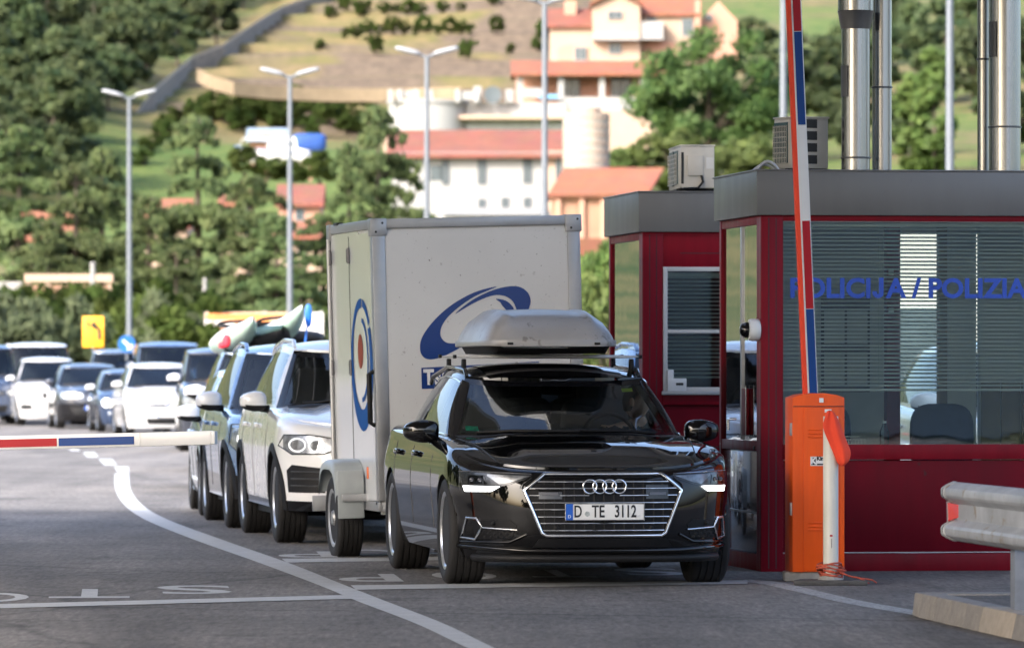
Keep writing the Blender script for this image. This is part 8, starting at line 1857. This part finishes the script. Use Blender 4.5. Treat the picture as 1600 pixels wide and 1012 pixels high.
# low wall with rusty earth below hedge
# ------------------------------------------------------------------ lamps, poles, signs
M_lamp_pole = pmat('lamp_pole', (0.13, 0.145, 0.16), rough=0.5, metal=0.2, var=0.06)
M_lamp_head = pmat('lamp_head', (0.26, 0.27, 0.28), rough=0.4, var=0.05)
def street_lamp(px, py, label, H=10.0, double=True, Z=None, wpx=10):
    Z = Z or (H - CAM_H) * FPX / (HOR - py); zg = max(ground_z(Z), hill(px_x(px, Z), Z) if Z > 176 else 0) - 0.05
    r = empty('street_lamp', (px_x(px, Z), Z, zg), 0, label, 'street lamp', 'street lamps along the road'); Ht = px_z(py, Z) - zg
    MB().tube([(0, 0, 0), (0, 0, Ht * 0.45), (0, 0, Ht)], [0.105, 0.085, 0.062], 12).lathe([(0, 0), (0.2, 0), (0.2, 0.04), (0.12, 0.06), (0, 0.06)], 14).build('pole', M_lamp_pole, r, smooth=40)
    if double:
        for sd in (1, -1):
            MB().tube([(0, 0, Ht - 0.05), (sd * 0.18, 0, Ht + 0.02), (sd * 0.35, 0, Ht + 0.07)], 0.04, 8).build('arm', M_lamp_pole, r, smooth=40)
            MB().superell((0, 0, 0), (0.36, 0.15, 0.07), 0.7, 0.6, 20, 10, M=Matrix.Translation((sd * 0.52, 0, Ht + 0.13)) @ Matrix.Rotation(-sd * R(14), 4, 'Y')).build('lamp_head', M_lamp_head, r, smooth=50)
    return r
street_lamp(202, 152, 'leftmost double headed street lamp, above the blue arrow sign'); street_lamp(453, 119, 'double headed street lamp left of the trailer'); street_lamp(667, 87, 'double headed street lamp above the trailer roof'); street_lamp(851, 4, 'double headed street lamp in front of the pink house')
street_lamp(1224, -60, 'grey lamp pole just left of the raised barrier arm', Z=118); street_lamp(1484, -110, 'grey lamp pole between the two pairs of ducts', Z=106)
def pole(px, pyt, Z, r0, mat, label, nm='utility_pole'):
    X = px_x(px, Z); zg = hill(X, Z); p = MB().tube([(0, 0, 0), (0, 0, px_z(pyt, Z) - zg)], [r0, r0 * 0.7], 12); p.superell((0, 0, px_z(pyt, Z) - zg), (r0 * 0.9, r0 * 0.9, r0 * 0.5), 1, 1, 10, 6)
    tag(p.build(nm, mat, None, smooth=40, loc=(X, Z, zg)), label, 'pole')
pole(320, 436, 190, 0.085, M_concrete, 'thin concrete pole left of the banner'); pole(145, 412, 216, 0.13, M_concrete, 'stout concrete pole in front of the pergola')
M_yellow = pmat('yellow_sign', (0.78, 0.38, 0.008), rough=0.5, var=0.05); M_blue_sign = pmat('blue_sign', (0.005, 0.10, 0.36), rough=0.4); M_sign_white = pmat('sign_white', (0.75, 0.76, 0.76), rough=0.4)
Zy = 165; sg = empty('lane_sign', (px_x(145.5, Zy), Zy, ground_z(Zy)), 0, 'yellow rectangular road sign with a black bent arrow', 'road sign'); q = Zy / FPX
def S_(x, y): return ((x - 145.5) * q, px_z(y, Zy) - ground_z(Zy))
a, b = S_(129, 542), S_(162, 494); MB().box(((a[0] + b[0]) / 2, 0, (a[1] + b[1]) / 2), (b[0] - a[0], 0.03, b[1] - a[1])).build('sign_plate', M_yellow, sg, bevel=0.01)
MB().tube([(0, 0.05, 0), (0, 0.05, b[1])], 0.035, 10).build('sign_post', M_lamp_pole, sg, smooth=40)
MB().tube([(*S_(155, 530)[:1], -0.02, S_(155, 530)[1]), (S_(155, 516)[0], -0.02, S_(155, 516)[1]), (S_(151, 510)[0], -0.02, S_(151, 510)[1]), (S_(147, 508)[0], -0.02, S_(147, 508)[1])], 0.055, 6).add([(S_(140, 507)[0], -0.02, S_(140, 507)[1]), (S_(150, 500)[0], -0.02, S_(150, 500)[1]), (S_(149, 516)[0], -0.02, S_(149, 516)[1]), (S_(140, 507)[0], -0.03, S_(140, 507)[1]), (S_(150, 500)[0], -0.03, S_(150, 500)[1]), (S_(149, 516)[0], -0.03, S_(149, 516)[1])], [(0, 1, 2), (5, 4, 3), (0, 3, 4, 1), (1, 4, 5, 2), (2, 5, 3, 0)]).build('sign_arrow', M_ink, sg)
MB().tube([(S_(138, 512)[0], -0.02, S_(138, 512)[1]), (S_(137, 499)[0], -0.02, S_(137, 499)[1])], 0.03, 6).box((S_(137, 506)[0], -0.02, S_(137, 506)[1]), (0.10, 0.02, 0.03)).build('sign_bar', M_ink, sg)
sg = empty('direction_sign', (px_x(198, 158), 158, ground_z(158)), 0, 'round blue sign with a white diagonal arrow under the leftmost lamp', 'road sign'); zc2 = px_z(537, 158) - ground_z(158)
MB().lathe([(0, 0), (0.238, 0), (0.238, 0.02), (0, 0.02)], 32, M=Matrix.Translation((0, 0, zc2)) @ Matrix.Rotation(R(90), 4, 'X')).build('sign_disc', M_blue_sign, sg); MB().tube([(0, 0.04, 0), (0, 0.04, zc2 + 0.2)], 0.03, 10).build('sign_post', M_lamp_pole, sg, smooth=40)
MB().box((0, -0.026, 0), (0.28, 0.012, 0.055), M=Matrix.Translation((0, 0, zc2)) @ Matrix.Rotation(R(45), 4, 'Y')).box((0.085, -0.026, -0.13), (0.14, 0.012, 0.05), M=Matrix.Translation((0, 0, zc2))).box((0.13, -0.026, -0.085), (0.05, 0.012, 0.13), M=Matrix.Translation((0, 0, zc2))).build('sign_arrow', M_sign_white, sg)
# ------------------------------------------------------------------ what the paint and glass reflect: trees along the left of the apron and behind the photographer
for k in range(20):
    a = (-33 - rt.uniform(0, 8), 4 + 5.2 * k + rt.uniform(-2, 2)); kd = ('forest', 'bright')[k % 2]
    tree(kd, k % 3, (a[0], a[1], -0.05), rt.uniform(9, 13), rt.uniform(7, 9), 'roadside tree left of the apron, reflected in the black car', 'trees left of the apron')
for k in range(20):
    tree('forest', k % 4, (-50 + 3.4 * k + rt.uniform(-1, 1), -50 - 7 * (k % 2) - rt.uniform(0, 3), -0.05), rt.uniform(7, 11), rt.uniform(7, 9), 'tree beyond the apron on the near side, behind the viewer', 'trees on the near side')
# the white car in the next lane, seen through the booth glass
NX = make_spec(wb=2.70, ohf=0.86, ohr=0.9, W=0.91, H=1.66, znose=0.9, zcowl=1.08, zbelt=1.08, kind='suv', Ra=0.37, zw=0.35, rt=0.35, tw=0.225, front=fr_suv)
car('suv', 'white SUV in the next lane seen through the nearer booth window', (4.55, 46.8, 0), 8.0, NX, P_white2, dict(gen, cat='SUV', mir=M_satin))

for k in range(22):
    tree('shrub', k % 6, (-44 + 5.0 * k + rt.uniform(-0.5, 0.5), -45 - rt.uniform(0, 2), -0.05), rt.uniform(2.2, 3.0), rt.uniform(4.5, 5.5), 'shrub added behind the viewer to darken the booth window reflection', 'shrubs added for the booth window reflection', cat='shrub')  # shrub row added to keep bright ground out of the window reflection
h = house('backdrop_hall', (7.2, 76, 0), 'low white hall added to brighten the view through the nearer booth window'); B = HB(h)  # pale hall added so the booth's back opening shows bright
MB().box((0, 2, 1.85), (5.6, 4, 3.7)).build('wall', M_wall_white, h); MB().box((0, 2, 3.76), (6.0, 4.4, 0.12)).build('roof', M_fascia, h)
for x in (-1.9, 0.2, 2.1): f_ = MB().box((x, -0.02, 1.7), (0.9, 0.06, 1.2)).build('window', M_white_frame, h); MB().box((x, -0.055, 1.7), (0.8, 0.02, 1.1)).build('pane', M_win, f_)

h = house('reflection_hall', (38, -42, 0), 'pale grey hall added behind the viewer to give the nearer booth window an even reflection'); M_hall = pmat('hall_cladding', (0.50, 0.51, 0.52), rough=0.7, var=0.06, scale=0.5)  # added hall, gives the booth window an even pale reflection
MB().box((0, -4, 4.5), (48, 8, 9)).build('wall', M_hall, h); MB().box((0, -4, 9.1), (49, 9, 0.3)).build('roof', M_fascia, h)
for k in range(9): f_ = MB().box((-20 + 5 * k, 0.02, 6.6), (3.0, 0.10, 1.6)).build('window', M_white_frame, h); MB().box((-20 + 5 * k, 0.08, 6.6), (2.8, 0.04, 1.4)).build('pane', M_win, f_)
